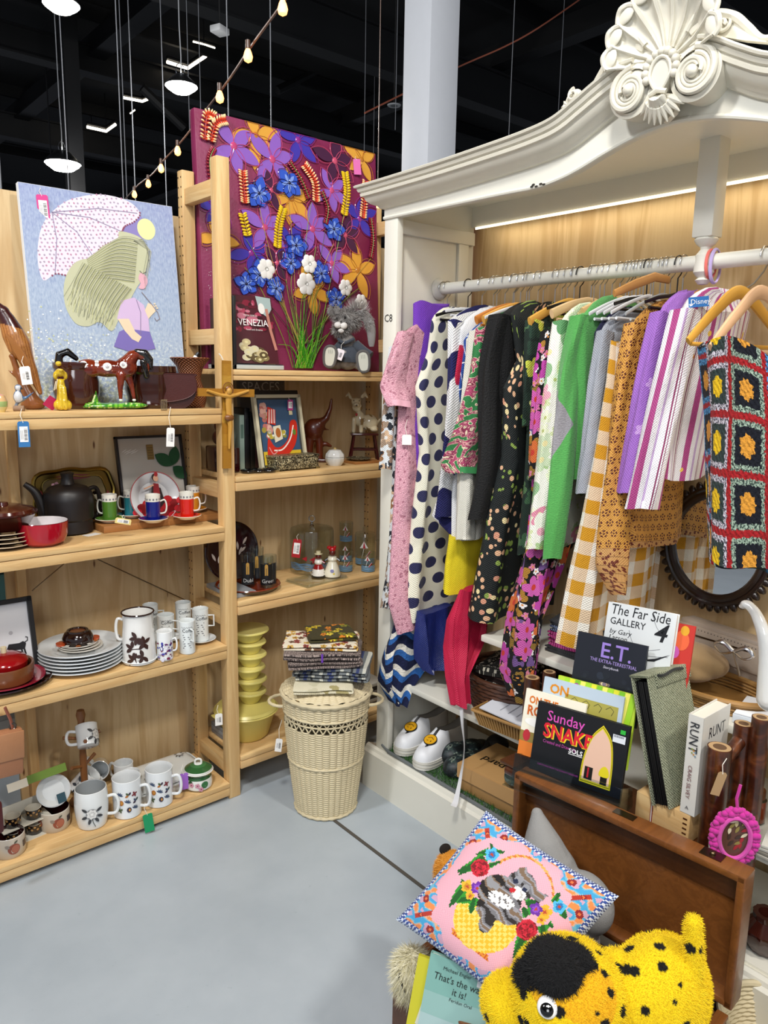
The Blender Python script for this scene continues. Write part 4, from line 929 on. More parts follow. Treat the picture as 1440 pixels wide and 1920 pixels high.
def petals(mb, x, y, r, n, c, z, fn=None, w=.34, a0=0, m='print', heart=None):
    for k in range(n): mb.flat(leafp(x, y, r, r*w, a0+2*pi*k/n), z, c, m, fn)
    if heart: mb.flat(circ(x, y, r*.22, n=10), z+.0002, heart, m, fn)
def dec_rose(mb, x, y, s, z, fn):
    for a in (-.4, .5, 2.6, 3.6, 4.4, 5.3): mb.flat(leafp(x+.5*s*cos(a), y+.5*s*sin(a), s*.75, s*.16, a), z, '#34363a', 'print', fn)
    mb.flat(circ(x, y, s*.62, n=14), z+.0001, '#8d8f90', 'print', fn); petals(mb, x, y, s*.6, 7, '#e4e3df', z+.0002, fn, .36); petals(mb, x, y, s*.36, 5, '#c9c8c4', z+.0004, fn, .4, .3); petals(mb, x, y, s*.2, 4, '#efeeea', z+.0006, fn, .4, .8)
    stroke(mb, [(x, y-.5*s), (x+.1*s, y-s), (x+.3*s, y-1.5*s)], s*.07, z, '#3c3f3c', 'print', fn)
def dec_garden(mb, x, y, s, z, fn):
    cs = ['#3a4a66', '#3a2a40', '#4a5a3a', '#b06a22', '#7a2a30', '#2e3c34']
    k = 0
    for dy in (1.2, .2, -.8):
        for dx in (-1, 0, 1):
            X_, Y_ = x+dx*s*.95+.2*s*(k % 2), y+dy*s; kind = (k*7) % 4
            if kind == 0: [mb.flat(leafp(X_, Y_, s*.5, s*.08, .6*j), z, cs[0], 'print', fn) for j in range(5)]
            elif kind == 1: mb.flat(circ(X_, Y_, s*.3, s*.36, 12), z, cs[k % 6], 'print', fn); mb.flat(circ(X_+.06*s, Y_, s*.12, s*.2, 8), z+.0002, '#c9903a', 'print', fn)
            elif kind == 2: petals(mb, X_, Y_, s*.42, 4, cs[2+k % 3], z, fn, .3, .4)
            else: [mb.flat(leafp(X_, Y_, s*.5, s*.14, 1+1.3*j), z, cs[(k+j) % 6], 'print', fn) for j in range(3)]
            k += 1
def mug(label, p, R, h, dec=None, body='#e9ebea', hang=-.5, taper=.97, belly=0, tilt=None, group=None, hs=(.22, .78, .030), name='mug', rz=None, inner=None, sq=False, cat='mug', hr=.0052):
    M = tilt if tilt is not None else Matrix.Translation(p) @ Matrix.Rotation(fz(p) if rz is None else rz, 4, 'Z')
    b = MB('ceramic', body); pr = cup_prof(R, h, .0032, taper, belly); cs = [body]*11+[inner or body]*(len(pr)-12); b.lathe(pr, seg=40, cs=cs)
    if dec: dec(b, cyl_fn(R+belly*.9+.0004))
    hb = MB('ceramic', body); handle(hb, R+belly*.4, h*hs[0], h*hs[1], hs[2], hr, ang=hang, sq=sq)
    return thing(name, label, cat, M, group=group, parts=[('cup', b), ('handle', hb)])
def saucer(label, p, R, c='#e7e9ea', rim=None, group=None, name='saucer', cat='saucer', well=None):
    b = MB('ceramic', c); cs = [c]*8; cs = [c, c, rim or c, rim or c, rim or c, well or c, well or c, well or c]
    b.lathe([(0, .001), (R*.55, .001), (R*.62, .004), (R*.97, .012), (R, .0135), (R*.96, .0145), (R*.6, .0075), (R*.5, .0045), (0, .0045)], seg=40, cs=cs)
    return single(name, label, cat, b, p, group=group)
def plate(label, p, R, c='#e3e6e7', group=None, h=.018, name='plate', rim=None, th=.003, M=None, cat='plate', dec=None, edge=None):
    b = MB('ceramic', c); q = rim or c
    b.lathe([(0, 0), (R*.58, 0), (R*.62, .003), (R*.8, h*.7), (R, h), (R*.995, h+th), (R*.8, h*.7+th), (R*.64, .003+th), (R*.6, th), (0, th)], seg=48, cs=[c, c, c, q, edge or q, q, q, c, c])
    if dec: dec(b)
    return single(name, label, cat, b, M if M is not None else p, group=group)
def pbox(x0, y0, z0, x1, y1, z1): return ((x0+x1)/2, (y0+y1)/2, (z0+z1)/2), (x1-x0, y1-y0, z1-z0)
Z1, Z2, Z3, Z4 = LZ
# ---------------- canvas: girl under an umbrella ----------------
A = at(76, 762, y=2.50); Mc = frame((A.x-.006, 2.488, Z1+.001), (1, 0, 0), (0, .115, 1)); CW, CH = .492, .675
def canvas_bg(g):
    o = g.obj(); v = g.tc().outputs['Object']; n = g.noise(g.vec(o[0]*3, o[1], 0), 60, 4); n2 = g.noise(v, 7, 3); f = o[1]/CH+(n2-.5)*.35
    c = g.mix((n-.3)*1.6, '#8fa0bd', '#c3d0dc'); c = g.mix((f*1.5-.75)*.9, c, g.mix((n-.3)*1.8, '#7b83b4', '#a9b4cf'))
    w = g.noise(v, 110, 3); low = (f*-1+.38)*3
    c = g.mix(low.mn(1)*w.gt(.50), c, '#c9d3cf'); c = g.mix(low.mn(1)*w.gt(.60), c, '#eef2f2'); c = g.mix((f*-1+.2)*4*g.noise(v, 60, 2).gt(.52), c, '#a9ae7a')
    return c
mat('pencil_sky', rough=.75, fn=canvas_bg)
b = MB('matte', '#d9dbdc'); b.box((CW/2, CH/2, -.010), (CW, CH, .020)); cv = MB('pencil_sky').flat(rect(.001, .001, CW-.001, CH-.001), .0006, '#ffffff', 'pencil_sky')
a = MB('matte'); sx, sy = CW/282.0, CH/352.0
def onplane(M, px, py):
    O = M.translation; n = M.to_3x3() @ Vector((0, 0, 1)); d = at(px, py, y=1.0)-CAMP; t = (O-CAMP).dot(n)/d.dot(n); v = M.inverted() @ (CAMP+d*t); return (v.x, v.y)
def q_(x, y): return onplane(Mc, x+37, y+336)
def PX_(pts): return [q_(*p) for p in pts]
um = [(62, 62), (95, 38), (150, 28), (200, 40), (222, 62), (212, 78), (196, 86), (190, 96), (183, 112), (165, 118), (148, 130), (142, 148), (118, 150), (102, 158), (92, 176), (70, 174), (48, 186), (38, 150), (40, 108), (48, 82)]
um = spline([Vector((x*1.04-6, y*1.02)) for x, y in um], 4, True); um = [(v.x, v.y) for v in um]
a.flat(PX_(um), .0010, '#ddd5e2')
def inside(x, y, P):
    c = False; n = len(P)
    for i in range(n):
        x1, y1 = P[i]; x2, y2 = P[(i+1) % n]
        if (y1 > y) != (y2 > y) and x < (x2-x1)*(y-y1)/(y2-y1)+x1: c = not c
    return c
for i in range(25):
    for j in range(24):
        x, y = 34+i*8.4+(j % 2)*4+random.uniform(-1.5, 1.5), 30+j*7.4+random.uniform(-1.3, 1.3)
        if inside(x, y, um) and inside(x+3, y+3, um): a.flat([(q_(x, y)[0]+1.9*sx*cos(t), q_(x, y)[1]+1.7*sy*sin(t)) for t in (0, 1, 2.1, 3.1, 4.2, 5.2)], .0013, random.choice(['#b598b0', '#a89aac', '#b98aa2']))
for e in [(66, 178), (142, 152), (190, 98), (220, 64)]:
    stroke(a, [q_(*p) for p in [(60, 62), ((60+e[0])/2+6, (62+e[1])/2-8), e]], .0022, .0016, '#8f84a0')
for i in range(len(um)):
    if um[i][0] > 60 and um[i][1] > 62: a.flat(circ(*q_(*um[i]), .0032, n=7), .0016, '#8a4a60')
a.flat(PX_([(187, 98), (200, 84), (222, 66), (240, 82), (244, 110), (215, 116)]), .0009, '#8a80b8')
hair = [(187, 98), (214, 104), (232, 116), (240, 140), (238, 165), (228, 190), (218, 205), (202, 235), (186, 262), (172, 285), (150, 268), (128, 276), (104, 270), (86, 240), (82, 205), (88, 178), (102, 158), (120, 150), (142, 150), (150, 130), (170, 118), (184, 110)]
hair = [(v.x, v.y) for v in spline([Vector(p) for p in hair], 4, True)]; a.flat(PX_(hair), .0018, '#bfc0a0')
for k in range(130):
    t = k/129
    if k < 60: p0 = (222-8*t*2, 112+95*t*1.9); p1 = (185-20*t*2, 110+85*t*2); p2 = (125+10*t*2, 150+40*t*2)
    else:
        u_ = (k-60)/69; p0 = (118+92*u_, 156+50*u_); p1 = (100+84*u_, 190+52*u_); p2 = (88+84*u_+6*sin(k*5.1), 222+52*sqrt(u_)+9*sin(k*2.3))
    stroke(a, [q_(v.x, v.y) for v in spline([Vector(p0), Vector(p1), Vector(p2)], 6)], .0013, .0021+.00001*k, ['#8b8d74', '#d3d2ae', '#9a9c84', '#70735f', '#c9c98f'][k % 5])
for k in range(16): stroke(a, [q_(213, 116), q_(228+k*1.2, 112+k*1.6), q_(238+k*.7-(k > 9)*14, 118+k*6)], .0013, .003, ['#a9aa92', '#7f8170', '#cfceb0'][k % 3])
a.flat(PX_([(222, 128), (232, 132), (238, 150), (234, 168), (226, 172), (219, 150)]), .0017, '#c9c5a6')
a.flat([(v.x, v.y) for v in spline([Vector(q_(*p)) for p in [(226, 176), (236, 182), (239, 194), (232, 206), (222, 204), (226, 196), (222, 186)]], 3, True)], .003, '#dba9b6')
stroke(a, [q_(224, 172), q_(230, 178), q_(236, 174)], .0018, .0034, '#4a4a48')
a.flat(circ(*q_(237, 94), 18*sx, 18*sy, 22), .0012, '#dfe0a2')
a.flat(PX_([(190, 228), (214, 222), (232, 236), (241, 262), (243, 288), (222, 290), (200, 282), (182, 262)]), .0022, '#ceb4d6')
a.flat(PX_([(200, 280), (243, 286), (254, 318), (214, 326), (176, 314), (186, 286)]), .0024, '#7a6cb0')
a.flat(PX_([(183, 262), (204, 262), (216, 286), (228, 296), (222, 306), (210, 300), (196, 284)]), .0028, '#e4cfb0')
a.flat(PX_([(241, 262), (234, 246), (240, 232), (252, 238), (254, 248), (246, 256)]), .0026, '#e4cfb0')
stroke(a, [q_(*p) for p in [(228, 212), (246, 234), (258, 250), (262, 262), (256, 266), (252, 260)]], .0028, .003, '#8b8086')
stroke(a, [q_(*p) for p in [(218, 226), (226, 250), (226, 292)]], .002, .0031, '#8a7a9a')
for k in range(3): a.flat(circ(*q_(252+k*2.5, 234+k*4), .004, .003, 8), .0032, '#e4cfb0')
for k in range(170):
    x, y = random.uniform(14, 190), 345-random.random()**1.6*110; a.flat(circ(*q_(x, y), random.uniform(.001, .0034), n=6), .0013+.000001*k, random.choice(['#eef0f0', '#dfe6e8', '#b9bd8e', '#f2f2ee', '#c9cda0']))
for i, k_ in enumerate([(.12, .10), (.20, .05)]): pass
c_ = thing('canvas', 'pale blue canvas of a long-haired girl under a dotted umbrella', 'painting', Mc, parts=[('stretcher', b), ('painted_surface', cv), ('drawing', a)])
tagcard('price_tag', 'pink edged price tag at the top left of the girl canvas', Mc @ Vector((q_(40, 30)[0], q_(40, 30)[1], .006)), .034, .082, '#cf3a86', tilt=.05, rim=1, string=.02, face=(-.1, -1, 0))
# ---------------- top left shelf ----------------
def at_shelf(px, py, z, r=0): return S(px, py, z, r)
# carved parrot
p = S(60, 769, Z1, .04); m_ = mpp(p)
e = thing('parrot_carving', 'tall carved wooden parrot with dark head on a stump, left end of the top shelf', 'carving', p, fz(p))
def vx(px, py, d=0): return ((px-60)*m_, d, (769-py)*m_)
blob('stump', e, [('e', vx(62, 760), (.034, .026, .016)), ('t', [vx(60, 755), vx(50, 725), vx(40, 700), vx(34, 676)], [.026, .016, .010, .009]), ('e', vx(34, 672), (.012, .010, .009)), ('t', [vx(62, 750), vx(75, 760)], [.018, .014]), ('t', [vx(45, 712), vx(34, 706), vx(26, 698)], [.007, .005, .003])], .0035, m='carved', colfn=lambda c: '#7e4a22')
def parc(c):
    k = sin(c.x*900+c.z*160); return '#3a1414' if c.z > vx(0, 625)[2]-c.x*.25 else ('#8a5424' if k > .2 else '#a8703a')
blob('body', e, [('t', [vx(13, 577), vx(20, 590), vx(28, 606), vx(37, 632), vx(47, 656), vx(56, 676)], [.006, .017, .023, .032, .034, .022]), ('t', [vx(52, 668), vx(64, 700), vx(76, 738)], [.024, .017, .007]), ('e', vx(22, 594), (.02, .019, .02))], .003, m='carved', colfn=parc)
w_ = MB('carved', '#9a6430')
for k in range(9): w_.tube([vx(26+k*2.2, 632+k*2, -.031), vx(38+k*2.6, 664+k*2, -.034), vx(58+k*1.6, 706+k*3, -.018)], [.0016, .0022, .001], seg=5)
w_.build('wing_feathers', e)
tagcard('price_tag', 'white tag hanging from the carved parrot', Matrix.Translation(p) @ Matrix.Rotation(fz(p), 4, 'Z') @ Vector(vx(52, 690, -.05)), .032, .052, '#f0eeea', tilt=.12, string=.03)
# little bird
p = S(38, 771, Z1, .012); m_ = mpp(p); e = thing('bird_figurine', 'small blue-grey bird figurine on a log below the carved parrot', 'figurine', p, fz(p)); f_ = lambda x, y, d=0: ((x-35)*m_, d, (771-y)*m_)
blob('body', e, [('e', f_(33, 745), (.013, .012, .019)), ('e', f_(34, 728), (.010, .010, .010)), ('t', [f_(40, 750), f_(50, 744), f_(60, 736)], [.006, .004, .002]), ('t', [f_(26, 768), f_(30, 758)], [.006, .005])], .0025, m='gloss', colfn=lambda c: '#3d5f85' if c.z > .034 and c.y > -.006 else ('#c9ccd0' if c.y < -.006 else '#6d7684'))
MB('matte', '#8a6f58').cyl(f_(24, 766, -.008), f_(42, 766, -.014), .0085, seg=12).build('log', e); MB('satin', '#2a2c30').tube([f_(38, 729, -.008), f_(43, 730, -.009)], [.003, .0006], seg=6).build('beak', e)
# egg shaped pot at the edge
p = S(1, 773, Z1, .01); single('painted_egg', 'small pastel painted egg at the left picture edge', 'ornament', MB('ceramic', '#c9b07a').lathe([(0, 0), (.012, 0), (.019, .015), (.02, .03), (.013, .046), (0, .052)], seg=20, cs=['#c58a7a', '#d9c07a', '#9fb06a', '#d9b07a', '#c58a8a']), p)
p = S(-6, 762, Z1, .09); e = thing('lacquer_stand', 'dark stand with a red lacquer top at the left edge of the shelf', 'stand', p, fz(p))
MB('gloss', '#1a0f0c').box((0, 0, .035), (.07, .06, .07), bev=.003).build('base', e); MB('satin', '#c9b03a').box((.0, 0, .079), (.13, .09, .018), bev=.003).build('yellow_layer', e); b = MB('gloss', '#7a1d12'); b.box((0, 0, .103), (.15, .10, .03), bev=.004); b.build('top', e)
# brown barrel and box behind
p = S(110, 764, Z1, .10); b = MB('gloss', '#3c1a10'); b.lathe([(0, 0), (.055, 0), (.064, .012), (.060, .018), (.068, .05), (.068, .085), (.062, .118), (.066, .124), (.066, .140), (.060, .142), (.056, .13), (.05, .02), (0, .02)], seg=36)
single('barrel_planter', 'dark brown ribbed ceramic barrel behind the yellow poodle', 'planter', b, (p.x, 2.44, Z1+.0))
p = S(265, 760, Z1, .10); b = MB('gloss', '#33160d'); b.lathe([(0, 0), (.07, 0), (.078, .012), (.072, .03), (.08, .06), (.078, .108), (.084, .116), (.082, .135), (.074, .135), (.07, .02), (0, .02)], seg=36)
single('brown_planter', 'low dark brown ceramic planter behind the horse', 'planter', b, (1.045, 2.415, Z1))
# yellow poodle
p = S(118, 770, Z1, .014); m_ = mpp(p); e = thing('poodle_figurine', 'small yellow ceramic poodle with bow', 'figurine', p, fz(p)+.1); f_ = lambda x, y, d=0: ((x-118)*m_, d, (770-y)*m_)
blob('body', e, [('e', f_(118, 762), (.023, .02, .014)), ('e', f_(108, 760, -.004), (.010, .014, .014)), ('e', f_(128, 760, -.004), (.010, .014, .014)), ('t', [f_(118, 758), f_(118, 738), f_(117, 718)], [.018, .014, .011]), ('e', f_(117, 700), (.014, .013, .012)), ('e', f_(118, 696, -.012), (.007, .008, .005)), ('e', f_(108, 706), (.006, .008, .012)), ('e', f_(126, 706), (.006, .008, .012)), ('e', f_(115, 684), (.009, .009, .008)), ('t', [f_(115, 728, -.01), f_(114, 765, -.016)], [.006, .007]), ('t', [f_(122, 728, -.01), f_(122, 765, -.016)], [.006, .007])], .0025, m='ceramic', colfn=lambda c: '#b08d14' if nz(c.x*200, c.y*200, c.z*90) > .25 else '#ccac24')
MB('cloth', '#e6d8b8').tube([f_(111, 712, -.012), f_(107, 730, -.016), f_(104, 733, -.012), f_(108, 716, -.012)], .0012, seg=5).build('ribbon', e)
q = MB('paper', '#b01e58').box((0, 0, 0), (.034, .0016, .034), rot=(.35, .6, .1)); p = S(97, 770, Z1, .02); single('pink_card', 'magenta price card leaning beside the yellow poodle', 'card', q, (p.x, p.y, Z1+.0215))
# horse
p = S(205, 768, Z1, .03); m_ = mpp(p); e = thing('horse_figurine', 'glossy brown spotted ceramic horse with black mane on grass base', 'figurine', p, fz(p)); f_ = lambda x, y, d=0: ((x-205)*m_, d, (768-y)*m_)
blob('grass_base', e, [('e', f_(200, 762), (.115, .036, .010)), ('e', f_(245, 761), (.05, .03, .010)), ('t', [f_(160, 758), f_(168, 735), f_(172, 712)], [.022, .018, .012]), ('t', [f_(180, 756), f_(178, 722)], [.012, .008])], .004, m='gloss', colfn=lambda c: ('#e9efb0' if nz(c.x*130, c.y*150, c.z*60) > .38 else '#2f7a1c' if nz(c.x*220, 0, c.z*40) > 0 else '#6fb52c'))
def hor(c):
    if nz(c.x*300, c.y*300, c.z*300) > .62: return '#c98a70'
    return '#5e1c0c' if nz(c.x*25, 1, c.z*25) > .1 else '#722810'
hb_ = blob('body', e, [('e', f_(172, 694), (.038, .026, .030)), ('e', f_(205, 693), (.052, .024, .027)), ('e', f_(238, 690), (.034, .024, .032)), ('t', [f_(240, 684), f_(252, 668), f_(262, 664), f_(272, 672)], [.026, .019, .016, .014]), ('t', [f_(268, 670), f_(277, 682), f_(273, 702)], [.014, .011, .008]),
    ('t', [f_(160, 705, .0), f_(153, 730, .0), f_(140, 752, .0), f_(141, 762)], [.018, .009, .0065, .006]), ('t', [f_(172, 705, .016), f_(160, 728, .016), f_(152, 745, .016)], [.016, .008, .006]), ('t', [f_(228, 705, -.010), f_(226, 730, -.010), f_(226, 748, -.01)], [.014, .008, .006]), ('t', [f_(240, 705, .006), f_(247, 728, .004), f_(250, 748, 0)], [.015, .008, .006])], .003, m='gloss', colfn=hor)
b = MB('gloss', '#e6e3dc')
for x, y, r in ((163, 687, 8), (187, 684, 7), (205, 690, 8), (233, 686, 7), (170, 676, 7), (193, 676, 6)):
    v_ = f_(x, y); h_ = hb_.ray_cast(Vector((v_[0], -.3, v_[2])), Vector((0, 1, 0)))
    if not h_[0]: continue
    b.push(Matrix.Translation(h_[1]) @ Vector((0, -1, 0)).rotation_difference(h_[2]).to_matrix().to_4x4()); b.ell((0, .001, 0), (r*m_, .0022, r*m_*.95)); b.ell((0, 0, 0), (r*m_*.5, .0020, r*m_*.5), 'gloss', '#a9a3a3'); b.pop()
for x, y, d in ((141, 764, 0), (226, 751, -.01), (250, 751, 0)): b.ell(f_(x, y, d), (.006, .006, .005))
b.build('white_spots', e)
blob('tail', e, [('t', [f_(152, 676), f_(138, 664), f_(124, 670), f_(122, 684), f_(132, 700), f_(138, 716)], [.008, .012, .013, .014, .012, .004])], .0028, m='gloss', c='#0d0b0b')
blob('mane', e, [('t', [f_(246, 672, -.004), f_(258, 662, -.004), f_(272, 664, -.006), f_(281, 676, -.004), f_(283, 690, -.002)], [.006, .012, .014, .012, .006]), ('t', [f_(268, 680, -.01), f_(272, 696, -.008), f_(274, 706)], [.010, .010, .009])], .0028, m='gloss', colfn=lambda c: '#0d0b0b' if nz(c.x*260, c.y*200, c.z*200) < .45 else '#3a3230')
# wicker vase
p = S(343, 752, Z1, .05); m_ = mpp(p)
def wk(g):
    o = g.obj(); th = o[1].op('ARCTAN2', o[0]); k = ((th*26).sin()*((o[2]*700).sin())); return g.mix(k*.5+.5, '#5a2c16', '#9a5c34'), k*2
mat('brown_wicker', rough=.4, fn=wk)
b = MB('brown_wicker'); b.lathe([(0, 0), (.045, 0), (.05, .02), (.052, .035), (.046, .06), (.036, .085), (.034, .10), (.044, .135), (.062, .158), (.066, .163), (.062, .166), (.04, .14), (.03, .1), (0, .09)], seg=48)
pen = MB('plastic', '#101012').cyl((-.012, 0, .12), (.028, -.01, .182), .0065, seg=12); pen.cyl((.0, -.006, .142), (.018, -.0105, .170), .0072, 'paper', '#efefef', seg=12)
thing('woven_vase', 'flared brown woven vase behind the leather purse', 'vase', (1.185, 2.41, Z1), parts=[('body', b)])
single('marker_pen', 'black marker pen with white label standing in the woven vase', 'pen', pen, (1.185, 2.41, Z1))
# brown purse
p = S(312, 766, Z1, .02); m_ = mpp(p); w2, h2 = 55*m_, 64*m_
half = [(-w2, h2*.55), (-w2*.97, h2*.92), (-w2*.9, h2), (w2*.9, h2), (w2*.97, h2*.92), (w2, h2*.55), (w2*.86, h2*.22), (w2*.5, .002), (-w2*.5, .002), (-w2*.86, h2*.22)]
half = [(v.x, v.y) for v in spline([Vector(q) for q in half], 4, True)]
b = MB('leather', '#33120f'); b.push(R3(pi/2+.08, 0, 0)); b.prism(half, .05, z=-.025, smooth=True); b.pop()
fl = MB('leather', '#44191440'[:7]); fp = [(v.x, v.y) for v in spline([Vector((x*1.01, y)) for x, y in [(-w2, h2*.6), (-w2*.95, h2*.95), (-w2*.85, h2*1.02), (w2*.85, h2*1.02), (w2*.95, h2*.95), (w2, h2*.6), (w2*.7, h2*.34), (0, h2*.22), (-w2*.7, h2*.34)]], 4, True)]
fl.push(R3(pi/2+.08, 0, 0)); fl.prism(fp, .006, z=.025, smooth=True); fl.tube([(x, y, .031) for x, y in fp], .0016, seg=6, closed=True); fl.pop()
thing('leather_purse', 'dark brown leather clutch purse beside the spotted horse', 'purse', p, fz(p), parts=[('pouch', b), ('flap', fl)])
# tags over the shelf edge
tagcard('price_tag', 'blue price tag hanging below the top shelf at the far left', at(43, 790, y=YF-.02), .030, .072, '#2f72ad', rim=1, face=(-.1, -1, 0), string=.035)
tagcard('price_tag', 'white price tag hanging below the top shelf over the leaf picture', at(320, 802, y=YF-.02), .026, .060, '#f0eeea', face=(-.1, -1, 0), tilt=-.06, string=.065)
b = MB('metal', '#d9c7a4')
for k in range(4): b.tube([(-.010+k*.006, 0, 0), (-.010+k*.006, -.002, .03)], .0014, seg=5)
b.tube([(-.011, 0, 0), (.009, 0, 0)], .0016, seg=5); b.tube([(-.011, -.002, .03), (.009, -.002, .03)], .0016, seg=5); p = at(308, 764, y=YF-.008); single('brass_clip', 'small brass toaster-shaped clip on the shelf edge below the purse', 'clip', b, (p.x, p.y, Z1))
# crucifix on the post
yC = YF-.012; P0 = at(424, 878, y=yC); P1 = at(418, 676, y=yC); Hh = P1.z-P0.z
e = thing('crucifix', 'inlaid blond wooden crucifix hanging on the pine post', 'crucifix', frame((P0.x, yC, P0.z), (1, 0, -.02), (-.02, 0, 1)))
def straw(g):
    o = g.obj(); k = (o[1]*26).fl(); n = g.noise(g.vec(o[0]*60, o[1]*700, k), 1, 2); return g.mix(n, g.ramp((k*.37).fr(), [(0, '#b07c24'), (.4, '#d6a944'), (.7, '#c18f30')], True), '#8a5a18')
mat('straw_inlay', rough=.35, fn=straw, coat=.3)
b = MB('straw_inlay'); b.box((0, Hh/2, .004), (.030, Hh, .010)); b.build('upright', e); za = Hh-(735-676)/(878-676)*Hh
MB('straw_inlay').box((-.002, za, .0085), (.205, .026, .010)).build('crossbar', e)
fg = MB('carved', '#c08e3c'); zz = .018
fg.tube([(0, za+.004, zz), (0, za-.035, zz), (.002, za-.07, zz)], [.012, .011, .010], flat=.5, seg=10, up=(1, 0, 0)); fg.tube([(-.078, za+.006, zz), (-.03, za-.008, zz), (0, za-.012, zz), (.03, za-.006, zz), (.075, za+.008, zz)], [.004, .006, .009, .006, .004], seg=8)
fg.tube([(.001, za-.07, zz), (.006, za-.11, zz), (.003, za-.155, zz), (.002, za-.185, zz)], [.010, .008, .005, .003], seg=8); fg.ell((0, za+.005, zz+.004), (.010, .013, .008)); fg.build('figure', e)
q = MB('carved', '#7a4a20'); q.ell((.001, za-.082, zz+.002), (.017, .013, .010)); q.tube([(cos(t)*.019, za+.012+sin(t)*.022, zz-.003) for t in [i*.35 for i in range(19)]], .0016, seg=5); q.ell((0, za+.014, zz+.001), (.012, .010, .006)); q.build('loincloth_and_halo', e)
b = MB('cloth', '#efe9da').tube([(0, 0, 0), (-.006, 0, .012), (-.014, 0, .02)], .002, seg=6); single('string_loop', 'white string loop at the top of the crucifix', 'string', b, P1+Vector((0, 0, .002)))
# ---------------- second shelf ----------------
# leaf picture in a black frame, leaning
A = at(232, 985, y=2.56); w_ = .245; h_ = .30; Mf = frame((.985, 2.535, Z2+.001), (1, 0, 0), (0, .2, 1)); b = MB('satin', '#17151a')
for c0, d0 in (((w_/2, .004, 0), (w_, .008, .016)), ((w_/2, h_-.004, 0), (w_, .008, .016)), ((.004, h_/2, 0), (.008, h_, .016)), ((w_-.004, h_/2, 0), (.008, h_, .016))): b.box(c0, d0)
c_ = MB('matte', '#c3beb4'); c_.box((w_/2, h_/2, -.004), (w_-.01, h_-.01, .004)); c_.flat(rect(.110, .215, .135, .268), .0002, '#8a7038', 'print')
for k in range(5): c_.flat(rect(.113, .22+k*.009, .132, .222+k*.009), .0006, '#5a4a24', 'print')
for k in range(8): c_.flat(leafp(.02+.006*k, .245-.004*(k % 3), .022, .0012, .5), .0004, '#efeeea', 'print')
l_ = MB('satin', '#12502c')
for x, y, L, ww, a_ in ((.20, .19, .075, .022, 2.55), (.20, .19, .07, .020, 1.3), (.20, .185, .065, .022, -.75)):
    P_ = leafp(x, y, L, ww, a_, 8); l_.prism(P_, .004, z=.002, smooth=True)
thing('leaf_picture', 'thin black framed white picture with raised green leaves', 'picture', Mf, parts=[('frame', b), ('backing', c_), ('leaves', l_)])
# plate with dancer leaning
Mp = frame((1.08, 2.505, Z2+.088), (1, -.05, 0), (0, .22, 1)); 
def dancer(b):
    b.lathe([(.086, .0235), (.0885, .0235)], m='print', c='#a8323a', seg=48)
    for k in range(22):
        a_ = rad(195+k*8); r_ = .03+.02*(k % 3); b.flat(circ(.005+r_*cos(a_)*1.2, -.012+r_*sin(a_), .017, .013, 10), .016+.0003*k, ['#a3121c', '#7c0d16', '#c32430'][k % 3], 'print')
    b.flat([(-.008, .01), (.016, .006), (.014, .045), (-.004, .048)], .0255, '#8a0f18', 'print'); b.flat([(-.01, .04), (.02, .03), (.03, -.02), (.0, -.05), (-.02, -.01)], .0248, '#17090c', 'print')
    b.flat(circ(.006, .064, .009, .011, 14), .026, '#dba888', 'print'); b.flat(circ(.003, .068, .011, .013, 14), .0256, '#1d0f0d', 'print'); b.flat(circ(.008, .078, .007, .008, 10), .0262, '#a3121c', 'print')
    stroke(b, [(-.004, .042), (-.025, .035), (-.04, .03)], .005, .0263, '#dba888', 'print')
plate('white plate with red-dressed dancer leaning on the leaf picture', None, .088, '#d6d9db', M=Mp, dec=dancer, name='display_plate')
# gilt tray leaning behind teapot
def tray_poly(w, h, n=60):
    out = []
    for i in range(n):
        t = 2*pi*i/n; k = (abs(cos(t))**5+abs(sin(t))**5)**(-1/5); out.append((w*k*cos(t)*(1+.025*sin(8*t)), h*k*sin(t)*(1+.03*sin(8*t+1))))
    return out
Mt = frame((.84, 2.585, Z2+.1), (1, 0, 0), (0, .14, 1)); b = MB('metal', '#6e5a2c'); P_ = tray_poly(.128, .092); b.prism(P_, .004); b.tube([(x, y, .008) for x, y in P_], .007, 'metal', '#8a7236', seg=8, closed=True)
b.flat([(x*.8, y*.76) for x, y in P_], .0046, '#6a5a34', 'satin')
for (x, y, w, h) in ((0, .068, .06, .009), (.108, -.02, .010, .035), (-.108, 0, .010, .03)): b.flat(circ(x, y, w, h, 20), .006, '#6e1420', 'print')
b.tube([(x*.8, y*.76, .006) for x, y in P_], .0025, 'metal', '#a08a48', seg=6, closed=True); single('gilt_tray', 'ornate gilt and dark red tray leaning behind the black teapot', 'tray', b, Mt)
# black teapot
p = S(132, 1004, Z2, .055); m_ = mpp(p); e = thing('teapot', 'matt black ceramic teapot with long spout', 'teapot', p, fz(p)); f_ = lambda x, y, d=0: ((x-132)*m_, d, (1004-y)*m_)
b = MB('satin', '#171212'); R_ = 43*m_; H_ = 88*m_
b.lathe([(0, 0), (R_*.8, 0), (R_*.97, .006), (R_*.95, H_*.22), (R_*.93, H_*.28), (R_, H_*.32), (R_*1.02, H_*.7), (R_*.98, H_*.86), (R_*.8, H_*.97), (R_*.5, H_*1.02), (R_*.3, H_*1.04), (0, H_*1.04)], seg=48); b.build('body', e)
MB('satin', '#171212').lathe([(R_*.32, H_*1.03), (R_*.26, H_*1.1), (R_*.24, H_*1.2), (R_*.29, H_*1.27), (R_*.2, H_*1.29), (0, H_*1.29)], seg=28).build('lid', e)
MB('satin', '#171212').tube(spline([f_(92, 975), f_(86, 948), f_(76, 925), f_(60, 910)], 6), [.021-.0007*i for i in range(19)], seg=14).build('spout', e)
handle(q := MB('satin', '#171212'), R_, H_*.25, H_*.85, .045, .007, ang=pi/5); q.build('handle', e)
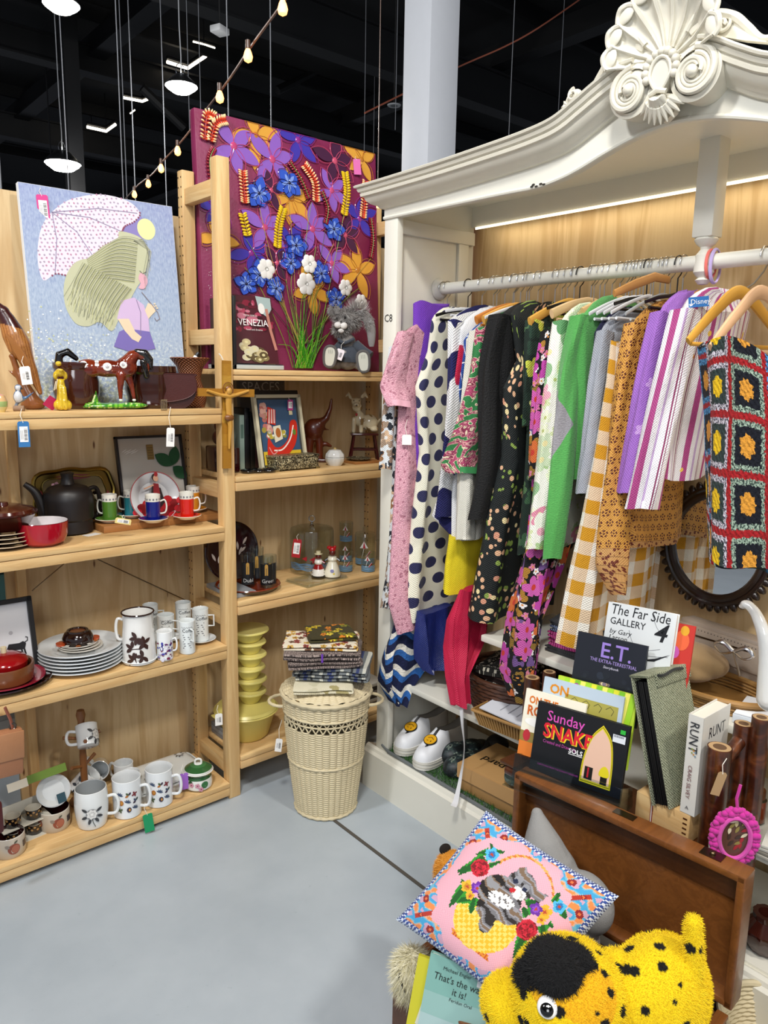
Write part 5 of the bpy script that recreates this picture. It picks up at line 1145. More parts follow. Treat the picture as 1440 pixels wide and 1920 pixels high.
# red enamel bowl and brown dishes
p = S(81, 1026, Z2, .04); m_ = mpp(p); R_ = 46*m_
b = MB('gloss'); b.lathe([(0, 0), (R_*.62, 0), (R_*.86, .012), (R_*.97, .035), (R_, .072), (R_*.985, .0735), (R_*.965, .072), (R_*.93, .036), (R_*.8, .015), (0, .006)], seg=48, cs=['#a80d22']*4+['#5a0710']+['#e6e0e2']*4); single('enamel_bowl', 'shiny red bowl with white inside beside the teapot', 'bowl', b, p)
p0 = Vector((S(10, 1020, Z2).x-.01, 2.40, Z2))
for k in range(4): plate('brown glazed plate in the stack at the left edge, %s' % ['lowest', 'second from below', 'third from below', 'topmost under the casserole'][k], p0+Vector((0, 0, .0125*k)), .078, '#3a1710', h=.012, edge='#b9a58a', group=None)
b = MB('gloss', '#3a130c'); b.lathe([(0, 0), (.06, 0), (.066, .006), (.088, .044), (.094, .047), (.094, .052), (.086, .052), (.06, .008), (0, .006)], seg=60, rmod=lambda t, z: 1+(.012*sin(30*t) if .002 < z < .045 else 0)); l_ = MB('gloss', '#45160c'); l_.lathe([(.088, .052), (.084, .06), (.05, .07), (.016, .072), (.014, .08), (0, .082)], seg=40)
thing('casserole', 'dark brown ribbed casserole with lid on the plate stack', 'casserole', p0+Vector((0, 0, .0555)), parts=[('dish', b), ('lid', l_)])
# board and cups
pa = at(196, 1001, z=Z2); pb = at(412, 971, z=Z2); 
b = MB('pine_x'); Lb = (pb-pa).length; wood('board_wood', '#b07a44', '#95602f', '#7d4c22', 0)
bd = MB('board_wood').box((Lb/2, .078, .011), (Lb, .156, .022), bev=.002); single('wooden_board', 'thick wooden board carrying the coloured espresso cups', 'board', bd, frame((pa.x, pa.y+.004, Z2+.0005), (1, .0, 0), (0, 1, 0)))
Zb = Z2+.0227
def espresso(lb, px, py, c, sc, hang, h=.088, well=None, sz=1):
    p = S(px, py, Zb, .03); saucer('saucer under the %s cup' % lb.split()[0], p, .048*sz, c='#e6e2d6', well=well or c, name='saucer')
    def d(b, fn):
        b.M = b.M; R = .0249
        for k in range(14): petals(b, (k-7)*.011+.002, h*.85-.001, .0036, 4, '#7d7f86', .0006, fn, .5, k)
    p2 = p+Vector((0, 0, .0056)); M = Matrix.Translation(p2) @ Matrix.Rotation(fz(p2), 4, 'Z'); R = .0245*sz
    b = MB('ceramic', c); pr = cup_prof(R, h, .002, .92); b.lathe(pr, seg=32, cs=[c]*8+['#e8e6dc']*(len(pr)-9)); d(b, cyl_fn(R))
    hb = MB('ceramic', '#e8e6dc'); handle(hb, R, h*.25, h*.72, .02, .0028, ang=hang)
    thing('espresso_cup', lb, 'cup', M, parts=[('cup', b), ('handle', hb)])
espresso('green espresso cup with white band on the wooden board', 207, 982, '#4d7a2a', '#e6e2d6', 2.6)
espresso('teal espresso cup with white band on the wooden board', 247, 973, '#2c7a86', '#e6e2d6', 2.9)
espresso('orange espresso cup with white band, rear right on the board', 363, 962, '#d98a1c', '#e6e2d6', .1)
espresso('cobalt blue espresso cup with white band, front of the board', 288, 982, '#101a78', '#e6e2d6', .15)
espresso('bright red espresso cup with white band on the board', 351, 976, '#d42214', '#e6e2d6', .1)
p = S(184, 985, Z2, .01); b = MB('gloss', '#1d0f0c'); ov = circ(0, 0, .026, .046, 30); b.prism(ov, .008); b.tube([(x, y, .006) for x, y in ov], .005, seg=8, closed=True); b.flat(circ(0, 0, .019, .038, 24), .0086, '#cfc6ac', 'print')
for k in range(9): b.flat(leafp(.009*sin(k*2.2), -.028+.0065*k, .014, .003, .7*k), .0092+.0001*k, ['#5d6b3c', '#9a4a4a', '#3f5230'][k % 3], 'print')
single('oval_hand_mirror', 'oval dark framed ornament with painted leaves leaning by the teapot', 'ornament', b, frame((p.x+.005, p.y+.01, Zb+.045), (1, -.9, 0), (-.12, .12, 1)))
tagcard('price_tag', 'white and yellow tag lying on the board by the green cup', at(232, 972, y=2.312), .05, .018, '#e8d48a', face=(-.1, -1, .5), tilt=-.25, string=.01, rim=1)
q = MB('paper', '#e9e7e2').box((0, 0, 0), (.05, .03, .0008), rot=(0, 0, .3)); single('paper_label', 'small white paper label lying on the shelf below the teapot', 'label', q, S(172, 1003, Z2)+Vector((0, 0, .001)))
q = MB('ceramic', '#d9a8b4'); petals(q, 0, 0, .016, 5, '#d9a8b4', .003, None, .45, m='ceramic'); q.prism(circ(0, 0, .008), .006); single('pink_flower_ornament', 'small pink flower ornament behind the teapot spout', 'ornament', q, frame(at(104, 912, y=2.56), (1, 0, 0), (0, 0, 1)))
# ---------------- third shelf ----------------
Mf = frame((.46, 2.44, Z3+.001), (1, .02, 0), (0, .26, 1)); w_, h_ = .22, .245; pr_ = at(74, 1250, y=2.44); Mf = frame((pr_.x-w_, 2.44, Z3+.001), (1, 0, 0), (0, .2, 1))
b = MB('satin', '#0e0d10')
for c0, d0 in (((w_/2, .007, 0), (w_, .014, .02)), ((w_/2, h_-.007, 0), (w_, .014, .02)), ((.007, h_/2, 0), (.014, h_, .02)), ((w_-.007, h_/2, 0), (.014, h_, .02))): b.box(c0, d0)
c_ = MB('print', '#d2d3d6').box((w_/2, h_/2, -.002), (w_-.02, h_-.02, .004)); 
for k in range(40): c_.flat(circ(.15+.035*nz(k, 1)*1.3, .14+.05*nz(k, 5), .016*abs(nz(k, 9))+.006, n=9), .0006+.00002*k, ['#a9a9ad', '#8b8b90', '#bcbcc0'][k % 3])
c_.flat([(.13, .085), (.185, .083), (.19, .1), (.182, .108), (.17, .104), (.14, .106)], .002, '#16161a'); stroke(c_, [(.185, .103), (.195, .108), (.196, .118), (.19, .12)], .003, .0022, '#16161a'); [stroke(c_, [(x, .09), (x+.004, .066)], .005, .0022, '#16161a') for x in (.14, .152, .174, .182)]
thing('ink_picture', 'black framed ink picture of a dark animal leaning at the far left', 'picture', Mf, parts=[('frame', b), ('print', c_)])
p0 = S(20, 1306, Z3, .09); p0 = Vector((p0.x-.01, p0.y-.0, Z3))
single('oval_tray', 'dark brown oval tray under the red plate at the left edge', 'tray', MB('gloss', '#2c120c').lathe([(0, 0), (.09, 0), (.125, .014), (.132, .016), (.13, .02), (.09, .007), (0, .006)], seg=48, sy=.8), p0)
plate('deep red plate with dark underside under the wooden bowl', p0+Vector((0, 0, .0085)), .112, '#7a0f24', h=.02, rim='#8f1630')
single('wooden_bowl', 'carved brown wooden bowl holding the red lidded pot', 'bowl', MB('carved', '#6e4020').lathe([(0, 0), (.064, 0), (.077, .01), (.082, .055), (.08, .06), (.074, .058), (.07, .014), (0, .01)], seg=40), p0+Vector((0, 0, .013)))
b = MB('gloss', '#8f0d12').lathe([(0, .012), (.05, .014), (.063, .05), (.066, .068), (.06, .078), (.03, .092), (0, .095)], seg=40); k_ = MB('satin', '#d8c9a4').lathe([(.008, .09), (.0085, .112), (0, .114)], seg=16)
thing('red_pot', 'shiny red lidded pot with cream knob inside the wooden bowl', 'pot', p0+Vector((0, 0, .013)), parts=[('pot', b), ('knob', k_)])
p0 = S(154, 1266, Z3, .095); R_ = 76*mpp(p0)
for k in range(6): plate('large white plate, ' + ['lowest of the stack', 'second from the bottom of the stack', 'third from the bottom of the stack', 'fourth from the bottom of the stack', 'fifth from the bottom of the stack', 'topmost large one under the orange plates'][k], p0+Vector((0, 0, .0105*k+.0005*k)), R_*(1-.004*k), '#dadfe1', h=.016, th=.003)
zz = Z3+.0105*5+.0025+.0035
for k in range(3):
    def dd(b, k=k):
        for j in range(10):
            a_ = 2*pi*j/10; b.flat([((.056+dx)*cos(a_+da), (.056+dx)*sin(a_+da)) for dx, da in ((-.006, -.1), (.007, -.14), (.007, .14), (-.006, .1))], .0148, '#b5622a' if j % 2 else '#e1ddd2', 'print')
    plate('small patterned orange and cream plate, ' + ['lowest of three', 'middle of three', 'top of three'][k], Vector((p0.x-.004*k, p0.y-.004, zz+.0065*k)), .068-.004*k, '#d8d3c8', h=.009, th=.0028, dec=dd if k == 2 else None)
zb = zz+.0065*2+.0063
e = thing('brown_soup_bowl', 'dark brown glazed bowl turned upside down with orange lugs on the plates', 'bowl', Vector((p0.x-.008, p0.y-.004, zb)))
MB('gloss', '#1f0d0a').lathe([(.040, 0), (.046, .006), (.048, .02), (.040, .036), (.034, .040), (.033, .044), (.026, .044), (.024, .040), (0, .040)], seg=40, cs=['#1f0d0a']*7+['#6a3a20']).build('bowl', e); q = MB('gloss', '#b0441e'); q.prism(circ(.055, 0, .014, .018, 14), .006, z=.004); q.prism(circ(-.055, 0, .014, .018, 14), .006, z=.004); q.build('lugs', e)
# enamel jug
p = S(262, 1246, Z3, .03); m_ = mpp(p); saucer('white saucer under the leaf patterned jug', p, 33*m_, '#e2e6e6'); p = p+Vector((0, 0, .0048))
def leafy(b, fn):
    for (x, y, a0, n) in ((-.018, .02, 1.2, 3), (.016, .075, .6, 5), (.012, .03, 1.9, 4), (-.006, .095, 2.2, 4), (-.022, .06, 1.5, 3)):
        for k in range(n): b.flat(leafp(x, y, .026, .0062, a0+k*1.15), .0006+.0001*k, '#3a211c', 'print', fn)
    b.flat([(-.035, .0), (-.02, .045), (-.013, .045), (-.008, .004)], .0003, '#3a211c', 'print', fn); stroke(b, [(-.03, .055), (0, .058), (.03, .064)], .003, .0012, '#3a211c', 'print', fn)
    for k in range(16): b.flat(circ(-.004+.008*nz(k, 3)*2, .018+.012*nz(k, 7)*2, .0016, n=6), .0014, '#3a211c', 'print', fn)
b = MB('ceramic', '#e9e8e4'); R_ = 27*m_; h_ = 94*m_; pr = cup_prof(R_, h_, .003, 1.0); pr[1:10] = [(R_*1.08, 0)]+[(R_*(1.12-.16*(k/8)**1.3), h_*k/8) for k in range(8)]
b.lathe([(0, 0), (R_*1.12, 0), (R_*1.14, .004), (R_*1.1, h_*.4), (R_*1.0, h_*.8), (R_*1.02, h_*.97), (R_*1.06, h_), (R_*.98, h_-.002), (R_*.92, h_*.8), (R_*1.0, .01), (0, .01)], seg=40); leafy(b, cyl_fn(R_*1.135)); b.push(T3(0, 0, h_)); b.tube([(R_*1.06*cos(t), R_*1.06*sin(t), 0) for t in [i*2*pi/32 for i in range(32)]], .003, 'ceramic', '#2a1714', seg=8, closed=True); b.pop()
q = MB('ceramic', '#e9e8e4'); handle(q, R_, h_*.45, h_*.85, .022, .005, ang=pi*.97); thing('enamel_jug', 'white jug with dark brown leaf pattern and brown rim', 'jug', Matrix.Translation(p) @ Matrix.Rotation(fz(p), 4, 'Z'), parts=[('body', b), ('handle', q)])
def coffee(b, fn, h=.09):
    b.text('Coffee', .0165, -.017, h*.70, .0006, '#33343a', 'print', fn=fn)
    for k in range(7): b.flat(rect(-.015+.002*(k % 3), h*.60-k*h*.065, .013-.003*((k*2) % 3), h*.60-k*h*.065+.0022), .0006, '#4a4b50', 'print', fn)
    stroke(b, [(-.019+.002*i, h*.84+.002*sin(i*1.6)) for i in range(20)], .0009, .0006, '#4a4b50', 'print', fn)
for lb, px, py, w, h, hg, sc in [('white coffee mug at the back beside the jug', 284, 1196, 28, 62, .0, 0), ('white coffee mug at the back under the perforated post', 345, 1192, 29, 62, .0, 0), ('short white coffee mug behind the purple mug', 312, 1204, 31, 48, -.5, 1), ('white square-handled coffee mug on a saucer at the right end', 377, 1206, 30, 62, -.1, 1), ('plain white coffee mug at the shelf front right', 352, 1227, 30, 63, -1.1, 0)]:
    p = S(px, py, Z3, .02); m_ = mpp(p)
    if sc: saucer('white saucer beneath the ' + lb[6:40].split(' on')[0], p, 28*m_, '#dfe3e4'); p = p+Vector((0, 0, .0048))
    mug(lb, p, w/2*m_, h*m_, dec=(lambda b, fn, hh=h*m_: coffee(b, fn, hh)), body='#dfe4e3', hang=hg, sq=True, hs=(.45, .78, .018), hr=.003)
def purp(b, fn):
    for k in range(70): b.flat(circ(-.027+.054*random.random(), .004+.062*random.random(), random.uniform(.002, .006), random.uniform(.002, .006), 6), .0003+.00002*k, random.choice(['#2c2a7a', '#5c1d5e', '#d6d2e2', '#7a2a4a', '#e9e9ef', '#3a3a9a']), 'print', fn)
p = S(310, 1239, Z3, .02); m_ = mpp(p); mug('small purple and white patterned mug beside the jug', p, 15*m_, 55*m_, dec=purp, hang=-.3, hs=(.3, .7, .014), hr=.003)
# ---------------- lowest shelf ----------------
p = at(157, 1440, y=2.50); p.z = Z4; m_ = mpp(p); wood('teak_z', '#8a5a30', '#6e4222', '#56301a', 2, rough=.4); e = thing('mug_tree', 'turned wooden mug tree with four pegs', 'mug tree', p, fz(p)); H_ = at(157, 1330, y=2.5).z-Z4
MB('teak_z').lathe([(0, 0), (.05, 0), (.052, .008), (.045, .014), (.014, .018), (.011, .04), (.012, H_*.5), (.010, H_*.6), (.016, H_*.72), (.012, H_*.84), (.011, H_*.88), (.016, H_*.95), (.012, H_), (0, H_*1.01)], seg=24).build('stem', e)
for a_ in (.1, pi+.1, 1.7, -1.4): MB('teak_z').tube([(.01*cos(a_), .01*sin(a_), H_*.70), (.06*cos(a_), .06*sin(a_), H_*.74)], [.005, .0065], seg=8).build('peg', e)
for a_ in (.8, pi+.8): MB('teak_z').tube([(.01*cos(a_), .01*sin(a_), H_*.40), (.055*cos(a_), .055*sin(a_), H_*.45)], [.005, .0065], seg=8).build('peg', e)
rose = lambda y: (lambda b, fn: dec_rose(b, 0, y, .030, .0005, fn))
gard = lambda y: (lambda b, fn: dec_garden(b, 0, y, .026, .0005, fn))
def tiltM(px, py, yy, rx, ry, rz): q = at(px, py, y=yy); return Matrix.Translation(q) @ R3(rx, ry, rz)
mug('white rose mug hanging on the mug tree', None, .036, .075, dec=rose(.032), tilt=tiltM(166, 1400, 2.46, -.5, .5, .5), hang=2.2, body='#dfe2e2')
mug('white mug lying tilted with its opening to the aisle', None, .034, .085, tilt=Matrix.Translation(S(205, 1478, Z4)+Vector((.0, .09, .045))) @ R3(1.25, 0, -.35), hang=2.3, body='#d5d9da')
mug('white rose mug tilted against the mug tree', None, .035, .08, dec=rose(.036), tilt=Matrix.Translation(S(150, 1500, Z4)+Vector((.0, .03, .026))) @ R3(-.1, .75, -.6), hang=.7, body='#dfe2e2')
p = S(229, 1466, Z4, .0)+Vector((0, -.02, 0)); mug('plain white mug at the back of the mug group', p, .034, .085, body='#dde0e1', hang=2.4)
p = S(247, 1500, Z4, .035); mug('white herb mug half hidden in the middle of the group', p, .033, .088, dec=gard(.045), body='#dfe2e3', hang=-1.4)
p = S(240, 1533, Z4, .03); m_ = mpp(p); mug('white mug with fruit and herbs, front of the group by the green tag', p, 26*m_, 74*m_, dec=gard(.058), body='#e2e5e6', hang=-.35, hs=(.22, .75, .032))
p = S(300, 1512, Z4, .03); m_ = mpp(p); mug('white mug with fruit and herbs beside the green lidded pot', p, 25*m_, 70*m_, dec=gard(.056), body='#e2e5e6', hang=-.3, hs=(.25, .75, .03))
p = S(174, 1553, Z4, .03); m_ = mpp(p); mug('round bellied white mug with a white rose at the shelf front', p, 28*m_, 74*m_, dec=rose(.064), body='#e0e3e2', hang=-.25, belly=.006, hs=(.25, .72, .034), inner='#a9aeb0', taper=.92)
def apple(b, fn):
    for x, s_ in ((.012, 1), (-.055, .8)):
        b.flat(circ(x, .034, .018*s_, .017*s_, 18), .0006, '#8e4a38', 'print', fn); b.flat(circ(x+.004, .034, .012*s_, .013*s_, 14), .0009, '#a3604a', 'print', fn); b.flat(leafp(x, .052, .014, .003, .6), .0009, '#4a4a3a', 'print', fn); b.flat(leafp(x-.012, .040, .016, .005, 2.6), .0009, '#8a7f74', 'print', fn)
    for k in range(9): b.flat(circ(.045+.006*(k % 3), .03+.007*(k//3), .004, n=8), .0006, '#3a3238', 'print', fn)
for lb, px, py, R_ in (('stoneware bowl with painted apple and dark red inside', 104, 1561, .047), ('stoneware apple bowl at the left edge of the lowest shelf', 20, 1611, .045)):
    p = S(px, py, Z4, .04); b = MB('ceramic', '#b9ad9c'); b.lathe([(0, 0), (R_*.92, 0), (R_*1.02, .008), (R_*1.04, .03), (R_, .066), (R_*.97, .068), (R_*.94, .064), (R_*.94, .012), (0, .008)], seg=44, cs=['#b9ad9c']*4+['#d5cdbf']+['#2a0a0a']*3); apple(b, cyl_fn(R_*1.045)); single('apple_bowl', lb, 'bowl', b, Matrix.Translation(p) @ Matrix.Rotation(fz(p), 4, 'Z'))
# lidded tureen
p = S(330, 1462, Z4, .07); e = thing('tureen', 'white rectangular covered dish with rose decals', 'dish', Matrix.Translation((1.06, 2.455, Z4)) @ R3(0, 0, .03)); 
def rr(w, h, r=.03, n=6): return [(sx_*(w-r)+r*cos(a_), sy_*(h-r)+r*sin(a_)) for sx_, sy_, a0 in ((1, 1, 0), (-1, 1, pi/2), (-1, -1, pi), (1, -1, 1.5*pi)) for a_ in [a0+pi/2*i/n for i in range(n+1)]]
b = MB('ceramic', '#d9dcd9'); b.prism(rr(.135, .092), .03, smooth=True); b.tube([(x, y, .03) for x, y in rr(.14, .097)], .004, seg=8, closed=True, c='#cfd2cf'); b.build('dish', e)
l_ = MB('ceramic', '#dfe2e0')
def lidf(u, v): 
    x, y = (u*2-1), (v*2-1); k = (1-abs(x)**6)*(1-abs(y)**6); return (x*.132, y*.09, .034+.020*max(0, k)**.4*(1-.15*(x*x+y*y)))
l_.grid(lidf, 24, 18); 
fn_ = lambda a_, b_, z: (a_, b_, .0556+z)
dec_rose(l_, -.075, -.045, .018, .0012, fn_); dec_rose(l_, .085, .05, .016, .0012, fn_); l_.build('lid', e); q = MB('ceramic', '#e6e8e6'); q.tube(spline([(-.03, 0, .052), (-.02, 0, .066), (0, 0, .07), (.02, 0, .066), (.03, 0, .052)], 4), .006, seg=8); q.build('handle', e)
# green lidded pot
p = S(373, 1483, Z4, .03); m_ = mpp(p); e = thing('lidded_pot', 'white floral pot with green lid and loop knob', 'pot', p, fz(p)); R_ = 25*m_
b = MB('ceramic', '#dfe0da'); b.lathe([(0, 0), (R_*.75, 0), (R_*.98, .01), (R_*1.02, .025), (R_*.95, .045), (R_*.9, .055), (R_*1.0, .06), (R_*1.1, .068), (R_*1.02, .07), (0, .069)], seg=40, cs=['#dfe0da']*4+['#2a5a30']*3+['#dfe0da']*2)
fn = cyl_fn(R_*1.03); b.flat(circ(.022, .03, .013, .013, 12), .0006, '#2f6a38', 'print', fn); [petals(b, x, y, .010, 5, '#c58a9a', .0008, fn, .4, heart='#6a2a3a') for x, y in ((-.004, .03), (-.026, .032), (.008, .016))]; b.flat(circ(-.03, .04, .008, .009, 10), .0006, '#244a2a', 'print', fn); b.build('pot', e)
MB('ceramic', '#2f5f34').lathe([(R_*1.03, .071), (R_*1.0, .076), (R_*.6, .088), (R_*.3, .092), (0, .093)], seg=40, cs=['#dfe0da', '#2a5a30', '#3c6e40', '#dfe0da']).build('lid', e); q = MB('ceramic', '#e4e5e0'); q.tube(spline([(-.011, 0, .09), (-.010, 0, .104), (0, 0, .109), (.010, 0, .104), (.011, 0, .09)], 4), .004, seg=8); q.build('knob', e)
tagcard('price_tag', 'purple price tag standing before the green lidded pot', at(344, 1450, y=YF+.03), .032, .062, '#9a62c2', bars=False, string=.03, face=(-.2, -1, 0))
tagcard('price_tag', 'green price tag hanging over the lowest shelf edge', at(276, 1526, y=YF-.02), .032, .068, '#12915a', bars=False, string=.04, face=(-.2, -1, 0), tilt=.1)
# packaged set of ramekins
p = S(45, 1552, Z4, .0); Mk = frame((at(8, 1560, z=Z4).x-.02, 2.375, Z4), (1, .13, 0), (0, 0, 1)); e = thing('boxed_ramekins', 'open card box holding four small dark floral ramekins', 'boxed set', Mk)
b = MB('paper', '#cfcbbd'); b.box((.07, .002, -.035), (.15, .004, .075)); b.box((.07, .055, -.035), (.15, .003, .07)); b.box((.07, .052, -.074), (.15, .10, .003)); b.build('card_tray', e)
for x in (.035, .10):
    for y in (.004, .0565):
        q = MB('ceramic', '#1d1716'); q.push(T3(x, y, -.03) @ R3(-pi/2, 0, 0)); q.lathe([(0, 0), (.022, 0), (.0245, .006), (.0245, .034), (.022, .034), (.021, .008), (0, .006)], seg=28, cs=['#1d1716']*3+['#d8d2c2']*3)
        for k in range(9): petals(q, (k-4)*.0085, .02+.008*(k % 2), .0042, 5, '#a9814e', .0006, cyl_fn(.0248), .4, k)
        q.pop(); q.build('ramekin', e)
b = MB('paper', '#5f7a22').box((0, 0, 0), (.12, .002, .026)); b.box((-.09, 0, -.004), (.06, .002, .026), 'paper', '#dcd3c0'); q = at(88, 1450, y=2.41); single('sleeve_label', 'olive green card sleeve above the ramekin box', 'card', b, Matrix.Translation((q.x, 2.41, q.z)) @ R3(-.4, -.06, .0))
Md = frame(at(100, 1482, y=2.43), (1, -.15, .15), (-.1, .5, 1)); b = MB('ceramic', '#cfd2d2'); b.lathe([(0, 0), (.035, 0), (.05, .012), (.052, .014), (.048, .016), (.033, .005), (0, .005)], seg=36); b.flat(rect(.004, -.045, .03, -.015), .02, '#143c48', 'print'); single('white_dish', 'small white dish leaning behind the apple bowl', 'dish', b, Md)
# tan handbag hanging at the left edge
q = at(22, 1340, y=2.27); e = thing('tan_handbag', 'tan suede handbag hanging from the shelf at the far left', 'handbag', Matrix.Translation((q.x, 2.262, q.z)) @ R3(0, .05, 0))
m_ = mpp(q); b = MB('leather', '#9c6a4a'); b.box((-.025, 0, -.11), (.10, .035, .14), bev=.008); b.build('body', e); b = MB('leather', '#a57450'); b.box((-.025, -.019, -.085), (.102, .008, .085), bev=.004); b.build('flap', e)
b = MB('leather', '#8a5040'); b.tube([(.0, 0, -.04), (-.006, 0, -.01), (-.02, 0, .03)], .006, seg=8, flat=.5); b.build('strap', e); b = MB('metal', '#6a6660'); b.tube([(.0+.009*cos(t), -.002, -.032+.009*sin(t)) for t in [i*.5 for i in range(13)]], .0022, seg=6, closed=False); b.build('ring', e)
q = at(4, 1500, y=2.25); b = MB('leather', '#4a1416'); b.box((-.02, 0, -.05), (.05, .02, .10), bev=.01); single('red_leather_pouch', 'dark red leather pouch at the left edge above the apple bowl', 'pouch', b, (q.x-.006, 2.25, q.z), .1)
q = MB('acrylic', '#ffffff'); q.ell((0, 0, 0), (.022, .012, .045)); q.ell((.004, 0, .03), (.028, .012, .02)); 
# goods beyond the stall's left edge
for i, (x0, y0, x1, y1, c) in enumerate([(-30, 780, 15, 917, '#15121c'), (-30, 1062, 22, 1150, '#1c3238'), (-40, 1330, 38, 1430, '#8f9498')]):
    a_ = at(x0, y1, y=2.80); b_ = at(x1, y0, y=2.80); b = MB('satin', c).box(((a_.x+b_.x)/2, 2.80, (a_.z+b_.z)/2), (b_.x-a_.x, .03, b_.z-a_.z), bev=.003); b.flat
    b.push(frame((a_.x+.02, 2.784, a_.z+.02), (1, 0, 0), (0, 0, 1))); b.flat(rect(0, 0, b_.x-a_.x-.04, b_.z-a_.z-.04), .001, ['#2c2338', '#4a7a80', '#a5aaae'][i], 'print'); b.pop()
    single('display_board', ['dark framed board beyond the left end of the plywood, upper', 'teal framed board beyond the left end of the plywood', 'grey board beyond the left end, lowest'][i], 'board', b)
# ---------------- the flower canvas ----------------
R1, R2_, R3_, R4_ = RZ
Mc = frame((1.292, 2.50, R1+.001), (1, 0, 0), (0, .052, 1)); CW, CH = .80, .872
def plum(g):
    v = g.tc().outputs['Object']; n = g.noise(v, 5, 3); n2 = g.noise(v, 90, 2); return g.mix((n-.35)*1.5, '#741a40', '#8c3460'), n2*.6
mat('plum_paint', rough=.5, fn=plum)
e = thing('canvas', 'large plum canvas with raised painted flowers and long green stems', 'painting', Mc)
b = MB('plum_paint'); b.box((CW/2, CH/2, -.018), (CW, CH, .036), bev=.004); b.build('canvas_face', e)
def c6(x, y): return onplane(Mc, 340+x/3.6, 180+y/3.6)
US = (c6(1000, 900)[0]-c6(900, 900)[0])/100      # metres per crop unit
def CL(x, y): return (min(max(x, .004), CW-.004), min(max(y, .004), CH-.004))
def big(cx, cy, r, n, c, a0, line, z=.001, ww=.2, open_=False):
    b = MB('satin', c); x, y = c6(cx, cy); r *= US
    for k in range(n):
        a = a0+2*pi*k/n+.25*sin(k*5+cx); L = r*(.78+.3*((k*7+int(cx)) % 5)/5); P_ = [CL(*q) for q in leafp(x, y, L, r*ww, a, 8)]; b.prism(P_, .0016+.0002*k, z=z)
        Q = [CL(*q) for q in leafp(x, y, L*1.08, r*ww*1.3, a+.06, 8)]; b.tube([(p[0], p[1], z+.003) for p in Q], .0011, 'gloss', line, seg=5, closed=True)
    b.ell((x, y, z+.002), (r*.12, r*.12, .003), 'gloss', line, seg=10, rings=6); return b
specs = []
Y_, B_, L_, M_ = ('#d89c38', '#b5742a'), ('#3e31a0', '#8a2f86'), ('#8a5cb8', '#c04a78'), ('#43183a', '#c8506e')
for cx, cy, r, cc, a0 in [(500, 270, 165, Y_, 1.9), (740, 690, 165, Y_, .6), (1215, 430, 130, Y_, .3), (245, 960, 125, Y_, .9), (1190, 1180, 165, Y_, .2), (870, 1310, 150, Y_, 3.4), (785, 300, 150, B_, .4), (470, 1060, 140, B_, .7), (740, 990, 150, B_, 1.3), (1200, 830, 140, B_, 1.5), (235, 760, 110, B_, .5),
                          (350, 340, 165, L_, 1.0), (610, 430, 165, L_, .2), (560, 890, 150, L_, .4), (880, 900, 155, L_, .5), (1010, 640, 135, L_, .9), (1010, 1130, 135, L_, 1.1), (1030, 440, 150, M_, .4), (1100, 940, 130, M_, .2), (600, 640, 110, M_, .3), (640, 1130, 110, M_, 1.2)]:
    specs.append(cx); z = .0005+.0002*len(specs); big(cx, cy, r, 5, cc[0], a0, cc[1], z).build('painted_flower', e)
z0 = .0065
for cx, cy, r in [(515, 660, 85), (720, 590, 88), (1020, 900, 80), (765, 1010, 78), (730, 1130, 70), (520, 1210, 80), (630, 1300, 72), (935, 1200, 74), (1035, 1370, 74), (430, 1270, 74)]:
    b = big(cx, cy, r, 5, '#2f55c0', cx*.01, '#0d1550', z0, .34); x, y = c6(cx, cy); petals(b, x, y, r*US*.55, 5, '#7f9be0', z0+.0032, None, .2, cx*.01); b.ell((x, y, z0+.003), (.006, .006, .004), 'gloss', '#0a0f3a', seg=8, rings=6); b.build('painted_blue_flower', e)
for cx, cy, r in [(565, 1170, 55), (855, 1135, 52), (835, 1270, 62), (1100, 1295, 48), (270, 1130, 42), (265, 1260, 42), (1205, 1390, 45)]:
    b = MB('matte', '#e9e6e0'); x, y = c6(cx, cy)
    for k in range(6): b.ell((x+r*US*.5*cos(k*1.05), y+r*US*.5*sin(k*1.05), z0+.002), (r*US*.5, r*US*.45, .004), rot=(0, 0, k), seg=10, rings=6)
    b.tube([(x+.008*cos(t*1.5), y+.008*sin(t*1.5), z0+.007) for t in range(5)], .0008, 'satin', '#9aa09a', seg=4)
    b.build('painted_white_flower', e); b = MB('matte', '#e9e6e0')
    for k in range(16): a = random.random()*6.3; q = r*US*random.uniform(1, 2.3); b.ell((x+q*cos(a), y+q*sin(a), .0015), (.0013, .0013, .001), seg=5, rings=3)
    b.build('paint_splatter', e)['kind'] = 'stuff'
